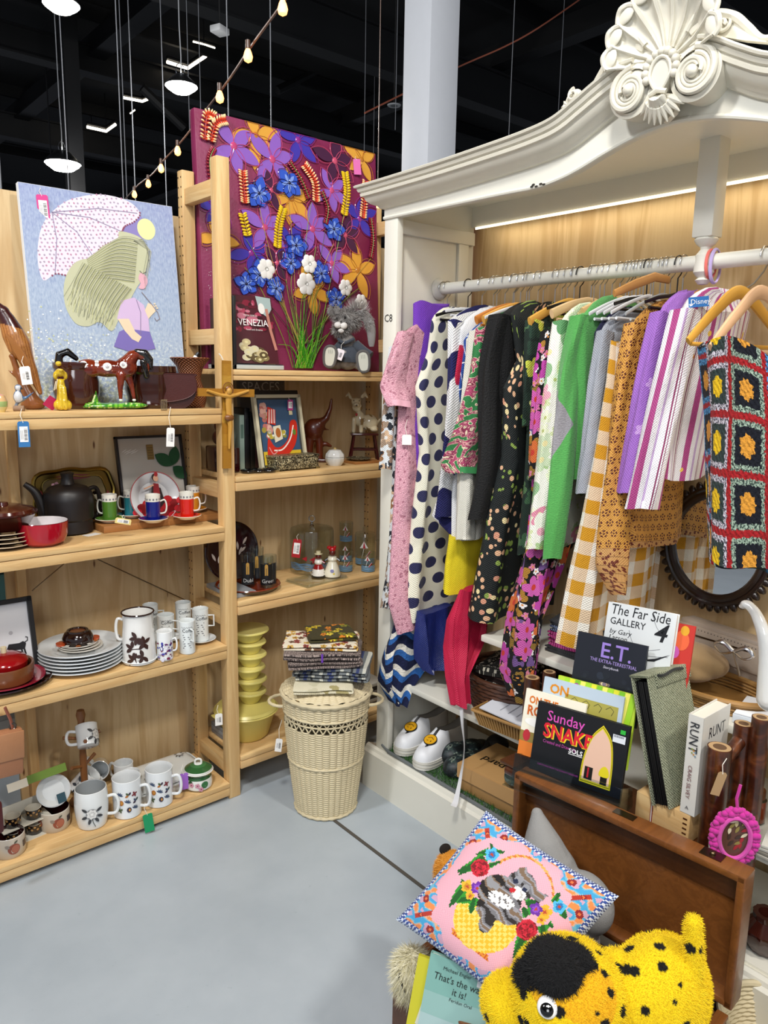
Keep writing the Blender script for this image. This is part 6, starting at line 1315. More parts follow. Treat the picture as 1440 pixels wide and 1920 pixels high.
def spike(pts, kind):
    P_ = spline([Vector((min(max(c6(*p)[0], .018), CW-.02), min(c6(*p)[1], CH-.02), 0)) for p in pts], 6); L = sum((P_[i+1]-P_[i]).length for i in range(len(P_)-1)); c1 = {'y': '#e6c21c', 'r': '#e04a26', 'm': '#7a1026'}[kind]; b = MB('gloss', c1); n = int(L/.0085); 
    for i in range(n):
        f = i/max(1, n-1)*(len(P_)-1); k = min(int(f), len(P_)-2); p = P_[k].lerp(P_[k+1], f-k); t = (P_[k+1]-P_[k]).normalized(); s_ = Vector((-t.y, t.x, 0)); w = .017 if kind != 'm' else .012
        for sg in (-1, 1):
            q = p+s_*sg*w*.55; ang = atan2(s_.y, s_.x)+sg*.35
            b.ell((q.x, q.y, z0+.003), (w*.6, .0046, .0045), rot=(0, 0, ang), seg=8, rings=6)
            if kind == 'r': q = p+s_*sg*w*.75; b.ell((q.x, q.y, z0+.0055), (w*.42, .003, .004), 'gloss', '#f2d9a0', rot=(0, 0, ang), seg=8, rings=5)
            if kind == 'm': b.ell((q.x, q.y, z0+.006), (.003, .003, .003), 'gloss', '#a3203a', seg=6, rings=4)
    b.tube([(p.x, p.y, z0+.005) for p in P_], .0016, 'satin', {'y': '#b58a1c', 'r': '#b02a1a', 'm': '#6f8a3a'}[kind], seg=5); b.build('painted_spike', e)
for pts in ([(680, 760), (650, 880), (640, 1020)], [(1095, 520), (1110, 650), (1090, 800)], [(405, 800), (440, 940)], [(280, 640), (250, 740)]): spike(pts, 'y')
for pts in ([(215, 75), (165, 130), (150, 290)], [(290, 125), (225, 190), (190, 300)], [(405, 510), (420, 720)], [(820, 470), (890, 580), (900, 710)], [(1235, 580), (1215, 820)]): spike(pts, 'r')
for pts in ([(210, 360), (180, 450), (200, 625)], [(725, 450), (800, 570), (850, 690)], [(940, 650), (980, 760), (965, 860)], [(1270, 830), (1285, 970), (1270, 1090)]): spike(pts, 'm')
b = MB('satin', '#6f8f3a')
ends = [(520, 760), (560, 1180), (640, 1020), (740, 1200), (720, 720), (870, 720), (965, 900), (1090, 800), (1020, 1000), (935, 1280), (1060, 1430), (1190, 1300), (1270, 1100), (430, 970), (470, 1250), (830, 1320), (630, 1360), (850, 1180), (1100, 1340), (700, 1240), (560, 1000), (900, 1020), (1180, 1320), (420, 1160)]
for i, (x, y) in enumerate(ends):
    bx = 770+random.uniform(-30, 110); P_ = spline([Vector((*c6(x, y), .008)), Vector((*c6(x*.75+bx*.25+random.uniform(-25, 25), y*.6+1500*.4), .008)), Vector((*c6(bx*.8+x*.2, 1640), .010)), Vector((*c6(bx, 1835), .010))], 6)
    b.tube(P_, .0011, 'satin', ['#a98a3c', '#6f8f3a', '#3a3f2c', '#7a9a2a'][i % 4], seg=5)
b.build('painted_stems', e); b = MB('gloss', '#3f8f1e')
for i in range(34):
    bx = 760+random.uniform(-10, 110); tx = bx+random.uniform(-170, 200); ty = random.uniform(1330, 1680)
    P_ = spline([Vector((*c6(bx, 1838), .009)), Vector((*c6(bx*.6+tx*.4, 1700), .011)), Vector((*c6(tx, ty), .009))], 5); b.tube(P_, [.0022*(1-.8*k/len(P_)) for k in range(len(P_))], 'gloss', ['#3f8f1e', '#2a7018', '#6fae2c'][i % 3], seg=5)
b.build('painted_grass', e)
tagcard('price_tag', 'pink blank tag on the flower canvas at the upper right', Mc @ Vector((*c6(1170, 430), .012)), .032, .058, '#d667a8', bars=False, string=.01, face=(-.2, -1, 0), tilt=.1)
# ---------------- top right shelf ----------------
def book(name, label, M, w, h, t, cover, spine=None, deco=None, pages='#dcd6c8', cat='book'):
    """cover lies in the local xy plane, facing +z"""
    e = thing(name, label, cat, M); b = MB('print', cover); b.box((w/2, h/2, 0), (w, h, .0024)); b.box((w/2, h/2, -t), (w, h, .0024)); b.box((.001, h/2, -t/2), (.0024, h, t), col=spine or cover)
    b.build('cover', e); MB('paper', pages).box((w/2, h/2, -t/2), (w-.006, h-.006, t-.003)).build('pages', e)
    if deco: d = MB('print', cover); deco(d); d.build('cover_print', e)
    return e
A = at(450, 690, y=2.40); M = frame((A.x-.005, 2.42, R1+.022), (1, 0, 0), (0, .22, 1))
def ven(d):
    for k in range(60): x, y = random.random()*.165+.006, random.random()*.10+.12; d.flat(circ(x, y, random.uniform(.006, .018), random.uniform(.005, .015), 10), .0016+.00002*k, random.choice(['#7a1830', '#5c1226', '#a33a54', '#b96a7c', '#3a0c18']))
    for k in range(24): x, y = random.random()*.12+.03, random.random()*.07+.01; d.flat(circ(x, y, .018, .012, 12), .003+.00004*k, random.choice(['#c9b98c', '#8a7a4e', '#d8cfae', '#5a4a2c'])); d.flat(circ(x, y, .007, .005, 8), .00302+.00004*k, '#dfd4a0')
    d.flat([(.11, .245), (.172, .24), (.172, .2), (.15, .17), (.12, .19)], .0042, '#9fb0ae'); d.flat(circ(.13, .2, .014, .02, 12), .0044, '#dfdcd6'); stroke(d, [(.15, .2), (.158, .12), (.172, .05)], .012, .0045, '#b57a6a')
    d.text('VENEZIA', .034, .026, .135, .006, '#f0ece8', sx=.92); d.text('TESSA KIROS', .010, .05, .168, .006, '#e0d8d4'); d.text('food and dreams', .010, .055, .118, .006, '#e0d8d4')
book('venezia_cookbook', 'dark red cookbook with shells on its cover leaning before the flower canvas', M, .178, .245, .022, '#4a1824', deco=ven)
bq = MB('print', '#b9bfbc').box((1.40, 2.43, R1+.009), (.2, .22, .014), bev=.001); bq.box((1.40, 2.43, R1+.018), (.198, .21, .003), 'satin', '#2a2c30'); single('flat_book', 'thin grey book lying flat under the cookbook', 'book', bq)
q = MB('print', '#1c1e22').box((0, 0, .12), (.012, .16, .24), bev=.001); single('black_folder', 'black folder standing behind the cookbook edge', 'folder', q, (1.306, 2.40, R1+.001))
# ---------------- fur helper ----------------
def fur(mb, c, r, n, L, cols, w=.0009, droop=.3, cond=None, seed=0):
    rnd = random.Random(seed)
    vs = []; fs = []; cs = []
    for i in range(n):
        z = rnd.uniform(-1, 1); a = rnd.uniform(0, 2*pi); q = sqrt(1-z*z); d = Vector((q*cos(a), q*sin(a), z))
        if cond and not cond(d): continue
        p = Vector((c[0]+d.x*r[0]*.96, c[1]+d.y*r[1]*.96, c[2]+d.z*r[2]*.96)); nn = Vector((d.x/r[0], d.y/r[1], d.z/r[2])).normalized()
        nn = (nn+Vector((rnd.uniform(-.5, .5), rnd.uniform(-.5, .5), rnd.uniform(-.5, .3)-droop))).normalized(); s_ = nn.orthogonal().normalized()*w; l = L*rnd.uniform(.6, 1.2)
        m1 = p+nn*l*.55+Vector((0, 0, -.04*l)); t = p+nn*l+Vector((0, 0, -.25*l*droop*2)); b = len(vs); vs += [p-s_, p+s_, m1+s_*.7, m1-s_*.7, t]; fs += [(b, b+1, b+2, b+3), (b+3, b+2, b+4)]; c_ = hx(rnd.choice(cols)); cs += [c_, c_]
    mb.add(vs, fs, None, None, True, cs=cs); return mb
# plush rabbit
p = Vector((1.925, 2.40, R1)); e = thing('plush_rabbit', 'grey plush rabbit in a blue-grey jacket sitting on the top shelf', 'plush toy', Matrix.Translation(p) @ Matrix.Rotation(fz(p), 4, 'Z')); 
p2 = at(668, 700, y=2.33); m_ = mpp(p2); p.x = p2.x; e.location = (p2.x, 2.385, R1); f_ = lambda x, y, d=0: ((x-668)*m_, d, (702-y)*m_)
gr = lambda c: '#77736f' if nz(c.x*60, c.y*60, c.z*60) > 0 else '#8a8682'
blob('body', e, [('e', f_(668, 676), (.05, .042, .048)), ('e', f_(666, 648), (.036, .032, .036)), ('e', f_(668, 607), (.048, .044, .040)), ('e', f_(655, 616, -.034), (.022, .016, .015)), ('t', [f_(648, 690, -.01), f_(635, 690, -.05)], [.02, .018]), ('t', [f_(690, 690, -.01), f_(700, 692, -.05)], [.02, .018])], .005, m='fur', colfn=gr)
q = MB('matte'); 
for (x, y, d, r) in ((668, 607, 0, (.048, .044, .040)), (655, 625, -.02, (.024, .02, .018))): fur(q, f_(x, y, d), r, 1500, .020, ['#8a8682', '#a5a29f', '#6a6663', '#bdbab6'], .0008, .15, seed=int(x))
fur(q, f_(686, 588, 0), (.025, .02, .012), 500, .034, ['#b5b2af', '#9a9794', '#c9c6c2'], .0007, -.4, seed=5); q.build('fur', e)
q = MB('fur', '#e4e0da'); q.ell(f_(650, 618, -.05), (.014, .011, .012)); q.ell(f_(661, 619, -.05), (.014, .011, .013)); q.ell(f_(656, 628, -.045), (.012, .009, .009)); q.build('muzzle', e)
q = MB('gloss', '#14110f'); q.ell(f_(648, 606, -.042), .0045); q.ell(f_(663, 604, -.045), .0045); q.ell(f_(656, 612, -.058), (.004, .003, .003)); q.build('eyes_and_nose', e)
for sg, pts in ((1, [(684, 594), (700, 598), (711, 622), (713, 655)]), (-1, [(652, 592), (640, 590), (632, 598)])):
    q = MB('fur', '#8f8b88'); P_ = spline([Vector(f_(x, y, .0+.002*i)) for i, (x, y) in enumerate(pts)], 5); q.tube(P_, [.008+.012*sin(pi*min(1, (i+1)/len(P_)))**.7 for i in range(len(P_))], seg=12, flat=.4, up=(1, 0, 0))
    fur(q, tuple(P_[len(P_)//2]), (.014, .01, .03), 260, .014, ['#8a8682', '#a5a29f', '#bdbab6'], .0007, .4, seed=9); q.build('ear', e)
q = MB('cloth', '#3d434c'); q.lathe([(.028, .098), (.036, .092), (.05, .062), (.055, .04), (.052, .034), (.0, .034)], seg=30, at_=f_(670, 702), sy=.85)
for sg, pts in ((1, [(682, 652), (698, 664), (712, 672)]), (-1, [(655, 655), (645, 664), (650, 676)])): q.tube([f_(x, y, -.01-.012*i) for i, (x, y) in enumerate(pts)], [.02, .018, .016], seg=12)
q.tube(spline([f_(650, 642, -.034), f_(662, 650, -.042), f_(680, 642, -.034)], 4), .006, seg=8); q.build('jacket', e)
for x, y in ((636, 676), (698, 684)):
    q = MB('matte', '#c4c4b6'); M = T3(*f_(x, y, -.072)) @ R3(pi/2, .1 if x < 660 else -.1, 0); q.push(M); ov = [(v.x, v.y) for v in spline([Vector(k) for k in [(-.014, -.03), (.014, -.03), (.021, .008), (.016, .03), (0, .037), (-.016, .03), (-.021, .008)]], 4, True)]; q.prism(ov, .006, z=0); [q.tube([(dx, .012, .0068), (dx*1.1, .026, .0068)], .0006, 'matte', '#6a6a62', seg=4) for dx in (-.006, 0, .006)]; q.tube([(a*1.06, b_*1.06, .001) for a, b_ in ov], .0065, 'fur', '#5d5a58', seg=8, closed=True); q.prism([(a*1.05, b_*1.05) for a, b_ in ov], .012, 'fur', '#6a6765', z=-.010); q.pop(); q.build('foot_pad', e)
tagcard('price_tag', 'small white tag on the plush rabbit', e.matrix_world @ Vector(f_(657, 662, -.07)), .03, .04, '#efe6ea', tilt=-.35, string=.03)
# ---------------- second right shelf ----------------
A = at(455, 880, y=2.55); b = MB('print', '#55524f'); b.box((.10, .162, 0), (.20, .324, .024), bev=.001); b.text('SPACES', .052, .008, .281, .0125, '#a9a6a1', sx=.98); single('spaces_book', 'grey book titled SPACES standing at the back', 'book', b, frame((A.x, 2.565, R2_+.001), (1, 0, 0), (0, .03, 1)))
for i, (px, w, h, c, lb) in enumerate([(452, .02, .20, '#8fa49a', 'pale green box file at the left of the second shelf'), (462, .022, .225, '#0d0d10', 'black book standing beside the framed print'), (472, .02, .21, '#14110f', 'black-brown box behind the framed print'), (480, .02, .19, '#2a0f12', 'maroon book directly behind the framed print')]):
    q = at(px, 880, y=2.47); b = MB('satin', c); b.box((0, 0, h/2), (w, .08, h), bev=.002); b.box((0, -.0405, h*.7), (w*.6, .0008, h*.25), 'print', ['#5f7a70', '#1c1c22', '#2a2420', '#431a1e'][i]); single('book', lb, 'book', b, (q.x+.004, 2.505, R2_))
b = MB('gloss', '#0c0c0e')
for k in range(3): b.ell((.0+.035*k, -.01*k, .008), (.028, .03, .008+.002*k), seg=16)
single('black_fan', 'flat black lacquered objects lying left of the silver box', 'ornament', b, (1.375, 2.365, R2_))
def pop(d):
    w, h = .150, .205; d.flat(rect(.010, .010, w-.010, h-.010), .0062, '#34506e'); d.flat(rect(.010, .010, w-.010, .048), .0066, '#cfae2c')
    for k in range(26): a = random.random(); d.flat(circ(.016+.03*random.random(), .09+.09*random.random(), .008, n=8), .0068+.00002*k, random.choice(['#c58a80', '#d9a898', '#9a8a3c', '#b56a60'])); d.flat(circ(.03+.06*random.random(), .085+.02*random.random(), .006, n=7), .0068+.00002*k, random.choice(['#b5a23c', '#8a8a3c', '#e0dcc8']))
    sw = [(v.x, v.y) for v in spline([Vector(q) for q in [(.022, .03), (.03, .085), (.05, .06), (.075, .062), (.10, .085), (.112, .13), (.133, .132), (.134, .10), (.12, .062), (.09, .035), (.06, .026), (.05, .045), (.036, .012)]], 4, True)]; d.flat(sw, .0082, '#bf2a1c')
    stroke(d, spline([Vector(q) for q in [(.045, .05), (.075, .052), (.105, .08), (.122, .12)]], 5), .004, .0084, '#e9dcd2'); stroke(d, spline([Vector(q) for q in [(.03, .06), (.042, .04), (.06, .05)]], 5), .003, .0084, '#d68a8a')
    d.flat([(.032, .128), (.06, .122), (.066, .165), (.04, .175)], .0084, '#bf2a1c'); [d.flat([(.036+k*.009, .128), (.041+k*.009, .127), (.047+k*.008, .166), (.043+k*.008, .168)], .0086, '#e6c0b8') for k in range(3)]
    d.flat([(.052, .072), (.08, .082), (.076, .122), (.05, .118)], .0088, '#d8d0b8'); d.flat(circ(.066, .1, .009, .014, 14), .009, '#a8622c')
    d.flat(circ(.122, .10, .006, .009, 10), .0092, '#5a7a2c'); d.flat(rect(.112, .15, .124, .168), .0084, '#d9c9a0')
A = at(490, 876, y=2.385); Mf = frame((A.x-.004, 2.385, R2_+.001), (1, .05, 0), (0, .2, 1)) @ Matrix.Scale(1.3, 4); b = MB('satin', '#c9c1a4'); w_, h_ = .162, .212
for c0, d0 in (((w_/2, .004, .003), (w_, .009, .014)), ((w_/2, h_-.004, .003), (w_, .009, .014)), ((.004, h_/2, .003), (.009, h_, .014)), ((w_-.004, h_/2, .003), (.009, h_, .014))): b.box(c0, d0)
b.box((w_/2, h_+.008, -.006), (w_, .012, .012), 'satin', '#121214'); c_ = MB('print', '#333333'); c_.box((w_/2, h_/2, 0), (w_-.01, h_-.01, .004)); c_.push(T3(.006, .004, -.003)); pop(c_); c_.pop(); thing('framed_print', 'cream framed print of a red boot-like ribbon shape on blue', 'picture', Mf, parts=[('frame', b), ('print', c_)])
tagcard('price_tag', 'pink edged tag on the framed print', Mf @ Vector((.122, .197, .014)), .022, .04, '#b0347a', rim=1, face=(-.1, -1, .1), string=.01)
def filig(g):
    v = g.tc().outputs['Object']; n = g.noise(v, 140, 2, .5, 2); return g.mix((n-.48)*12, '#2a261c', '#cfc7a4'), n*6
mat('filigree_silver', rough=.3, metal=.8, fn=filig)
p = S(560, 886, R2_, .0); Ms = frame((at(520, 886, z=R2_).x, at(520, 886, z=R2_).y+.004, R2_), (1, .04, 0), (0, 0, 1)); b = MB('filigree_silver'); b.box((.098, .026, -.05), (.195, .042, .09), bev=.003); 
for x in (.006, .19):
    for z in (-.010, -.09): b.box((x, .004, z), (.018, .008, .012), 'metal', '#b5ad8c')
l_ = MB('filigree_silver'); l_.box((.098, .052, -.05), (.20, .010, .094), bev=.003); thing('silver_box', 'embossed silver jewellery box in front of the framed print', 'box', Ms, parts=[('box', b), ('lid', l_)])
p = S(628, 874, R2_, .03); m_ = mpp(p); R_ = 18*m_; b = MB('ceramic', '#d9dbd8'); b.lathe([(0, 0), (R_*.7, 0), (R_, R_*.5), (R_*1.02, R_*.8), (R_*.98, R_*.86), (0, R_*.86)], seg=32, rmod=lambda t, z: 1+.03*sin(10*t)); l_ = MB('ceramic', '#e0e1de'); l_.lathe([(R_*1.0, R_*.9), (R_*.95, R_*1.2), (R_*.6, R_*1.6), (0, R_*1.72)], seg=32, rmod=lambda t, z: 1+.04*sin(10*t)); l_.ell((0, 0, R_*1.72), (.006, .006, .005), 'satin', '#b59a5a'); thing('trinket_pot', 'small white ribbed trinket pot with lid beside the silver box', 'pot', p, parts=[('pot', b), ('lid', l_)])
# carved elephant with raised trunk
p = at(606, 862, y=2.50); p.z = R2_; m_ = mpp(at(606, 862, y=2.50)); e = thing('elephant_carving', 'reddish brown carved elephant with raised trunk behind the white trinket pot', 'carving', p, fz(p)); f_ = lambda x, y, d=0: ((x-606)*m_, d, (868-y)*m_)
blob('body', e, [('e', f_(588, 808), (.04, .03, .046)), ('e', f_(596, 800), (.03, .026, .03)), ('t', [f_(600, 796), f_(612, 786), f_(619, 768), f_(621, 752)], [.02, .013, .009, .006]), ('t', [f_(580, 825), f_(578, 866)], [.02, .016]), ('t', [f_(598, 825), f_(600, 866)], [.016, .014]), ('t', [f_(606, 806), f_(616, 808)], [.006, .003]), ('t', [f_(600, 835), f_(612, 834), f_(620, 838)], [.010, .010, .006])], .0035, m='carved', colfn=lambda c: '#5c2410')
MB('gloss', '#4a1c0e').box((0, 0, .008), (.10, .05, .016), bev=.006).build('plinth', e)
# dog on stool
p = at(682, 862, y=2.47); p.z = R2_; m_ = mpp(at(682, 862, y=2.47)); e = thing('small_stool', 'small dark red toy stool under the ceramic dog', 'stool', p, fz(p)+.1); f_ = lambda x, y, d=0: ((x-682)*m_, d, (866-y)*m_); hs = f_(0, 815)[2]
MB('gloss', '#3a0f12').box((0, 0, hs-.005), (.115, .075, .010), bev=.004).build('seat', e)
for sx_ in (-1, 1):
    for sy_ in (-1, 1): MB('gloss', '#3a0f12').cyl((sx_*.058, sy_*.036, 0), (sx_*.042, sy_*.026, hs-.008), .0052, seg=10, r1=.0046).build('leg', e)
for sy_ in (-1, 1): MB('gloss', '#3a0f12').cyl((-.053, sy_*.032, hs*.4), (.053, sy_*.032, hs*.4), .0035, seg=8).build('stretcher', e)
pd = p+Vector((0, 0, hs)); e = thing('dog_figurine', 'cream glazed ceramic terrier with a red heart sitting on the small stool', 'figurine', pd, fz(pd)+.05); f_ = lambda x, y, d=0: ((x-682)*m_, d, (815-y)*m_)
def dg(c): return '#8a7048' if nz(c.x*45, c.y*45, c.z*45+4) > .28 else '#cdc0a0'
blob('body', e, [('e', f_(692, 796), (.036, .026, .034)), ('e', f_(674, 790), (.024, .023, .032)), ('e', f_(669, 768), (.022, .02, .02)), ('e', f_(667, 758), (.021, .018, .018)), ('e', f_(667, 764, -.02), (.014, .012, .011)), ('t', [f_(663, 790, -.014), f_(662, 812, -.018)], [.010, .009]), ('t', [f_(675, 790, -.014), f_(676, 812, -.018)], [.010, .009]), ('e', f_(700, 808, -.01), (.02, .018, .012)), ('t', [f_(706, 796), f_(713, 788)], [.007, .004]), ('t', [f_(656, 750), f_(652, 742), f_(648, 748)], [.008, .007, .004]), ('t', [f_(678, 748), f_(683, 741), f_(687, 750)], [.009, .008, .005])], .003, m='gloss', colfn=dg)
q = MB('gloss', '#a01018'); q.ell(f_(667, 781, -.025), (.005, .003, .006)); q.ell(f_(667, 764, -.033), (.003, .002, .003), 'gloss', '#1a1210'); q.ell(f_(662, 756, -.018), (.002, .002, .0025), 'gloss', '#1a1210'); q.ell(f_(672, 756, -.018), (.002, .002, .0025), 'gloss', '#1a1210'); q.build('face_and_heart', e)
p = S(672, 869, R2_, .03); b = MB('filigree_silver'); b.lathe([(0, 0), (.03, 0), (.05, .006), (.052, .008), (.048, .010), (.03, .005), (0, .004)], seg=36); b2 = MB('board_wood').box((0, 0, -.004), (.001, .001, .001)); single('filigree_dish', 'small dark filigree dish on a wooden slab at the right of the shelf', 'dish', b, p+Vector((-.0, 0, .011)))
single('wooden_slab', 'thin wooden slab under the filigree dish', 'slab', MB('board_wood').box((0, 0, .005), (.13, .10, .010), bev=.002), p+Vector((.012, .0, 0)))
# behind the side frame: elephant head carving and dark box seen between the posts
p = Vector((1.315, 2.50, R2_)); 
single('dark_box', 'dark red lacquer box standing behind the side frame rungs', 'box', MB('gloss', '#32090c').box((0, 0, .045), (.07, .13, .09), bev=.006), (1.326, 2.46, R2_))
blobm = blob('dark_carving', None, [('e', (0, 0, .03), (.03, .035, .03)), ('e', (0, -.01, .075), (.028, .03, .03)), ('t', [(0, -.03, .07), (0, -.05, .06), (0, -.058, .04)], [.012, .01, .006])], .004, m='carved', colfn=lambda c: '#3c1710'); blobm.location = (1.326, 2.47, R2_+.09); tag(blobm, 'dark carved figure on the lacquer box behind the crucifix post', 'carving')
# ---------------- third right shelf: glass ----------------
yl = 2.52; M = frame((1.432, 2.545, R3_+.118), (1, 0, 0), (0, .13, 1)); b = MB('gloss', '#230809'); b.lathe([(0, -.004), (.105, -.004), (.113, .004), (.115, .010), (.112, .012), (.10, .004), (0, .003)], seg=56)
for x, y, a_ in ((.03, -.02, 1.1), (.035, -.01, .6), (.028, .0, 1.6), (-.07, -.03, 2.0), (-.06, -.04, 1.3), (.05, .02, .9)): b.flat(leafp(x, y, .034, .005, a_), .0042, '#b5a9a0', 'print')
M = frame((1.40, 2.545, R3_+.122), (1, 0, 0), (0, .13, 1)); single('lacquer_tray', 'round dark red lacquer tray with painted leaves leaning at the back', 'tray', b, M)
p = S(498, 1118, R3_, .11); p = Vector((1.40, 2.42, R3_)); b = MB('gloss', '#4a1408'); b.lathe([(0, 0), (.09, 0), (.108, .008), (.118, .020), (.121, .021), (.119, .024), (.105, .012), (.088, .005), (0, .005)], seg=56, cs=['#2a0c06']*4+['#7a2a0c']*5); b.flat([(-.03, -.098), (.01, -.104), (.012, -.096), (-.028, -.09)], .0125, '#c9a95a', 'print'); single('amber_tray', 'round amber brown tray holding the printed tumblers', 'tray', b, p)
mat('tumbler_print', '#17181b', .35)
def tumbler(lb, x, y, R, h, deco, c2='#b58a3c', txt=None, group=None):
    M = Matrix.Translation((x, y, R3_+.0058)) @ Matrix.Rotation(fz((x, y)), 4, 'Z'); b = MB('clear_glass'); b.lathe([(0, 0), (R*.94, 0), (R, h), (R-.0015, h+.0006), (R*.94-.002, .008), (0, .008)], seg=32)
    d = MB('print', '#17181b'); fn = cyl_fn(R*.99+.0006)
    d.grid(lambda u, v: fn(-R*1.0+u*R*2.0, h*.1+v*h*.68, 0), 10, 1, 'print', deco); 
    d.flat(rect(-.006, h*.42, .006, h*.72), .0006, c2, 'print', fn); d.flat(circ(0, h*.72, .006, .008, 10), .0009, c2, 'print', fn)
    if txt: d.text(txt, .02, -.018, h*.18, .0009, '#c9ccca', 'print', fn=fn)
    for k in range(5): d.flat(rect(-.016, h*.14+k*.004, .014, h*.142+k*.004), .0003, '#6a6a68', 'print', fn)
    thing('tumbler', lb, 'glass', M, parts=[('glass', b), ('printed_band', d)])
for lb, px, py, R, h, c, t in [('glass tumbler with black printed band beside the post on the amber tray', 465, 1106, .027, .125, '#1a1c1f', 'Dubl'), ('tall tumbler at the back of the amber tray', 492, 1092, .027, .13, '#2a2c30', None), ('front tumbler with gold emblem and Green lettering', 500, 1107, .026, .118, '#141618', 'Green'), ('right tumbler with narrow dark band', 528, 1100, .026, .118, '#1d1f22', None)]:
    q = S(px, py, R3_, .03); tumbler(lb, min(max(q.x, 1.33), 1.48), q.y, R, h, c, '#b58a3c', t)
p = S(590, 1080, R3_, .06); m_ = mpp(p); R_ = 41*m_; e = thing('glass_dome', 'clear glass dome with silver ring knob', 'glass dome', Matrix.Translation((p.x, p.y+.02, R3_+.008)) @ Matrix.Rotation(fz(p), 4, 'Z')); H_ = 82*m_
b = MB('clear_glass'); b.lathe([(R_, 0), (R_, H_*.9), (R_*.96, H_*.97), (R_*.8, H_), (0, H_*1.02), (0, H_*1.02-.002), (R_*.8, H_-.002), (R_*.95, H_*.96), (R_-.002, H_*.88), (R_-.002, 0)], seg=56); b.build('dome', e)
b = MB('metal', '#c4c4c4'); b.lathe([(0, H_*1.02), (.010, H_*1.02), (.005, H_*1.06), (.006, H_*1.10), (0, H_*1.12)], seg=18); b.tube([(.012*cos(t), 0, H_*1.12+.012+.012*sin(t)) for t in [i*2*pi/20 for i in range(20)]], .0022, seg=8, closed=True); b.build('ring_knob', e)
b = MB('gloss', '#5a7fa6'); fn = cyl_fn(R_+.0008)
for k in range(5): stroke(b, [(-R_*1.2+i*R_*.12, .018+k*.006+.002*sin(i*1.3+k)) for i in range(21)], .0035, .0002, '#557da0', 'print', fn)
b.flat([(-.01, .06), (.015, .075), (.012, .055)], .0004, '#a3202a', 'print', fn); b.flat([(-.04, .065), (-.02, .075), (-.02, .055)], .0004, '#a3202a', 'print', fn); b.build('painted_waves', e)
tagcard('price_tag', 'red price tag hanging on the glass dome', e.matrix_world @ Vector((-R_*.62, -R_*.85, H_*.80)), .034, .075, '#a8121c', rim=1, tilt=-.12, string=.02)
p = S(610, 1094, R3_, .0); q = MB('clear_glass'); q.box((0, .06, .004), (.215, .13, .006), bev=.002); q.tube([(x, y+.06, .008) for x, y in rr(.108, .066, .02)], .003, seg=6, closed=True); single('glass_platter', 'rectangular clear glass platter under the shaker pair', 'platter', q, frame((p.x+.01, p.y-.0, R3_), (1, .12, 0), (-.12, 1, 0)))
def figur(lb, px, py, h, body, stripes, hat):
    p = S(px, py, R3_+.008, .018); m_ = mpp(p); h *= m_; e = thing('ceramic_shaker', lb, 'shaker', p+Vector((0, 0, .001)), fz(p))
    b = MB('gloss', body); R = h*.26; b.lathe([(0, 0), (R, 0), (R*1.05, h*.06), (R*.8, h*.3), (R*.5, h*.48), (R*.62, h*.55), (R*.5, h*.64), (0, h*.66)], seg=28, cs=[body, stripes, body, '#8a1a1c' if stripes == '#111114' else body, body, body, body]); fn = cyl_fn(R*.95)
    if stripes == '#111114':
        for k in range(4): stroke(b, [(-R, h*(.07+k*.09)), (0, h*(.03+k*.09)), (R, h*(.07+k*.09))], h*.035, .0025-.0007*k, '#121214', 'print', cyl_fn(R*(1.02-.10*k)))
    else: b.flat(circ(-.001, h*.22, .007, n=10), .002, '#8a8ab8', 'print', fn); b.flat(circ(.006, h*.12, .004, n=8), .002, '#d9c23a', 'print', fn)
    b.build('dress', e); f = MB('gloss', '#5a1c12'); f.ell((0, 0, h*.76), (h*.11, h*.105, h*.12)); [f.ell((sg*R*.95, -.004, h*.5), (.0045, .0045, .0045), 'gloss', '#0d0b0b') for sg in (-1, 1)]; [f.tube([(sg*R*.5, 0, h*.58), (sg*R*.95, -.004, h*.5)], .0042, 'gloss', '#7a1418' if stripes == '#111114' else '#0d0b0b', seg=8) for sg in (-1, 1)]; f.build('head', e)
    k = MB('gloss', hat)
    if hat == '#d9cfa8': k.lathe([(h*.15, h*.85), (h*.15, h*.87), (h*.09, h*.88), (h*.085, h*.97), (0, h*.98)], seg=20)
    else: k.ell((0, 0, h*.88), (h*.12, h*.11, h*.09)); k.ell((-h*.1, 0, h*.93), (h*.08, h*.06, h*.06)); k.ell((h*.08, 0, h*.95), (h*.05, h*.05, h*.05))
    k.build('hat', e)
figur('small ceramic shaker figure with striped trousers and straw hat', 597, 1083, 50, '#e6e2da', '#111114', '#d9cfa8')
figur('small ceramic shaker figure with white dress and red headscarf', 623, 1082, 58, '#e8e2cc', '#e8e2cc', '#b01018')
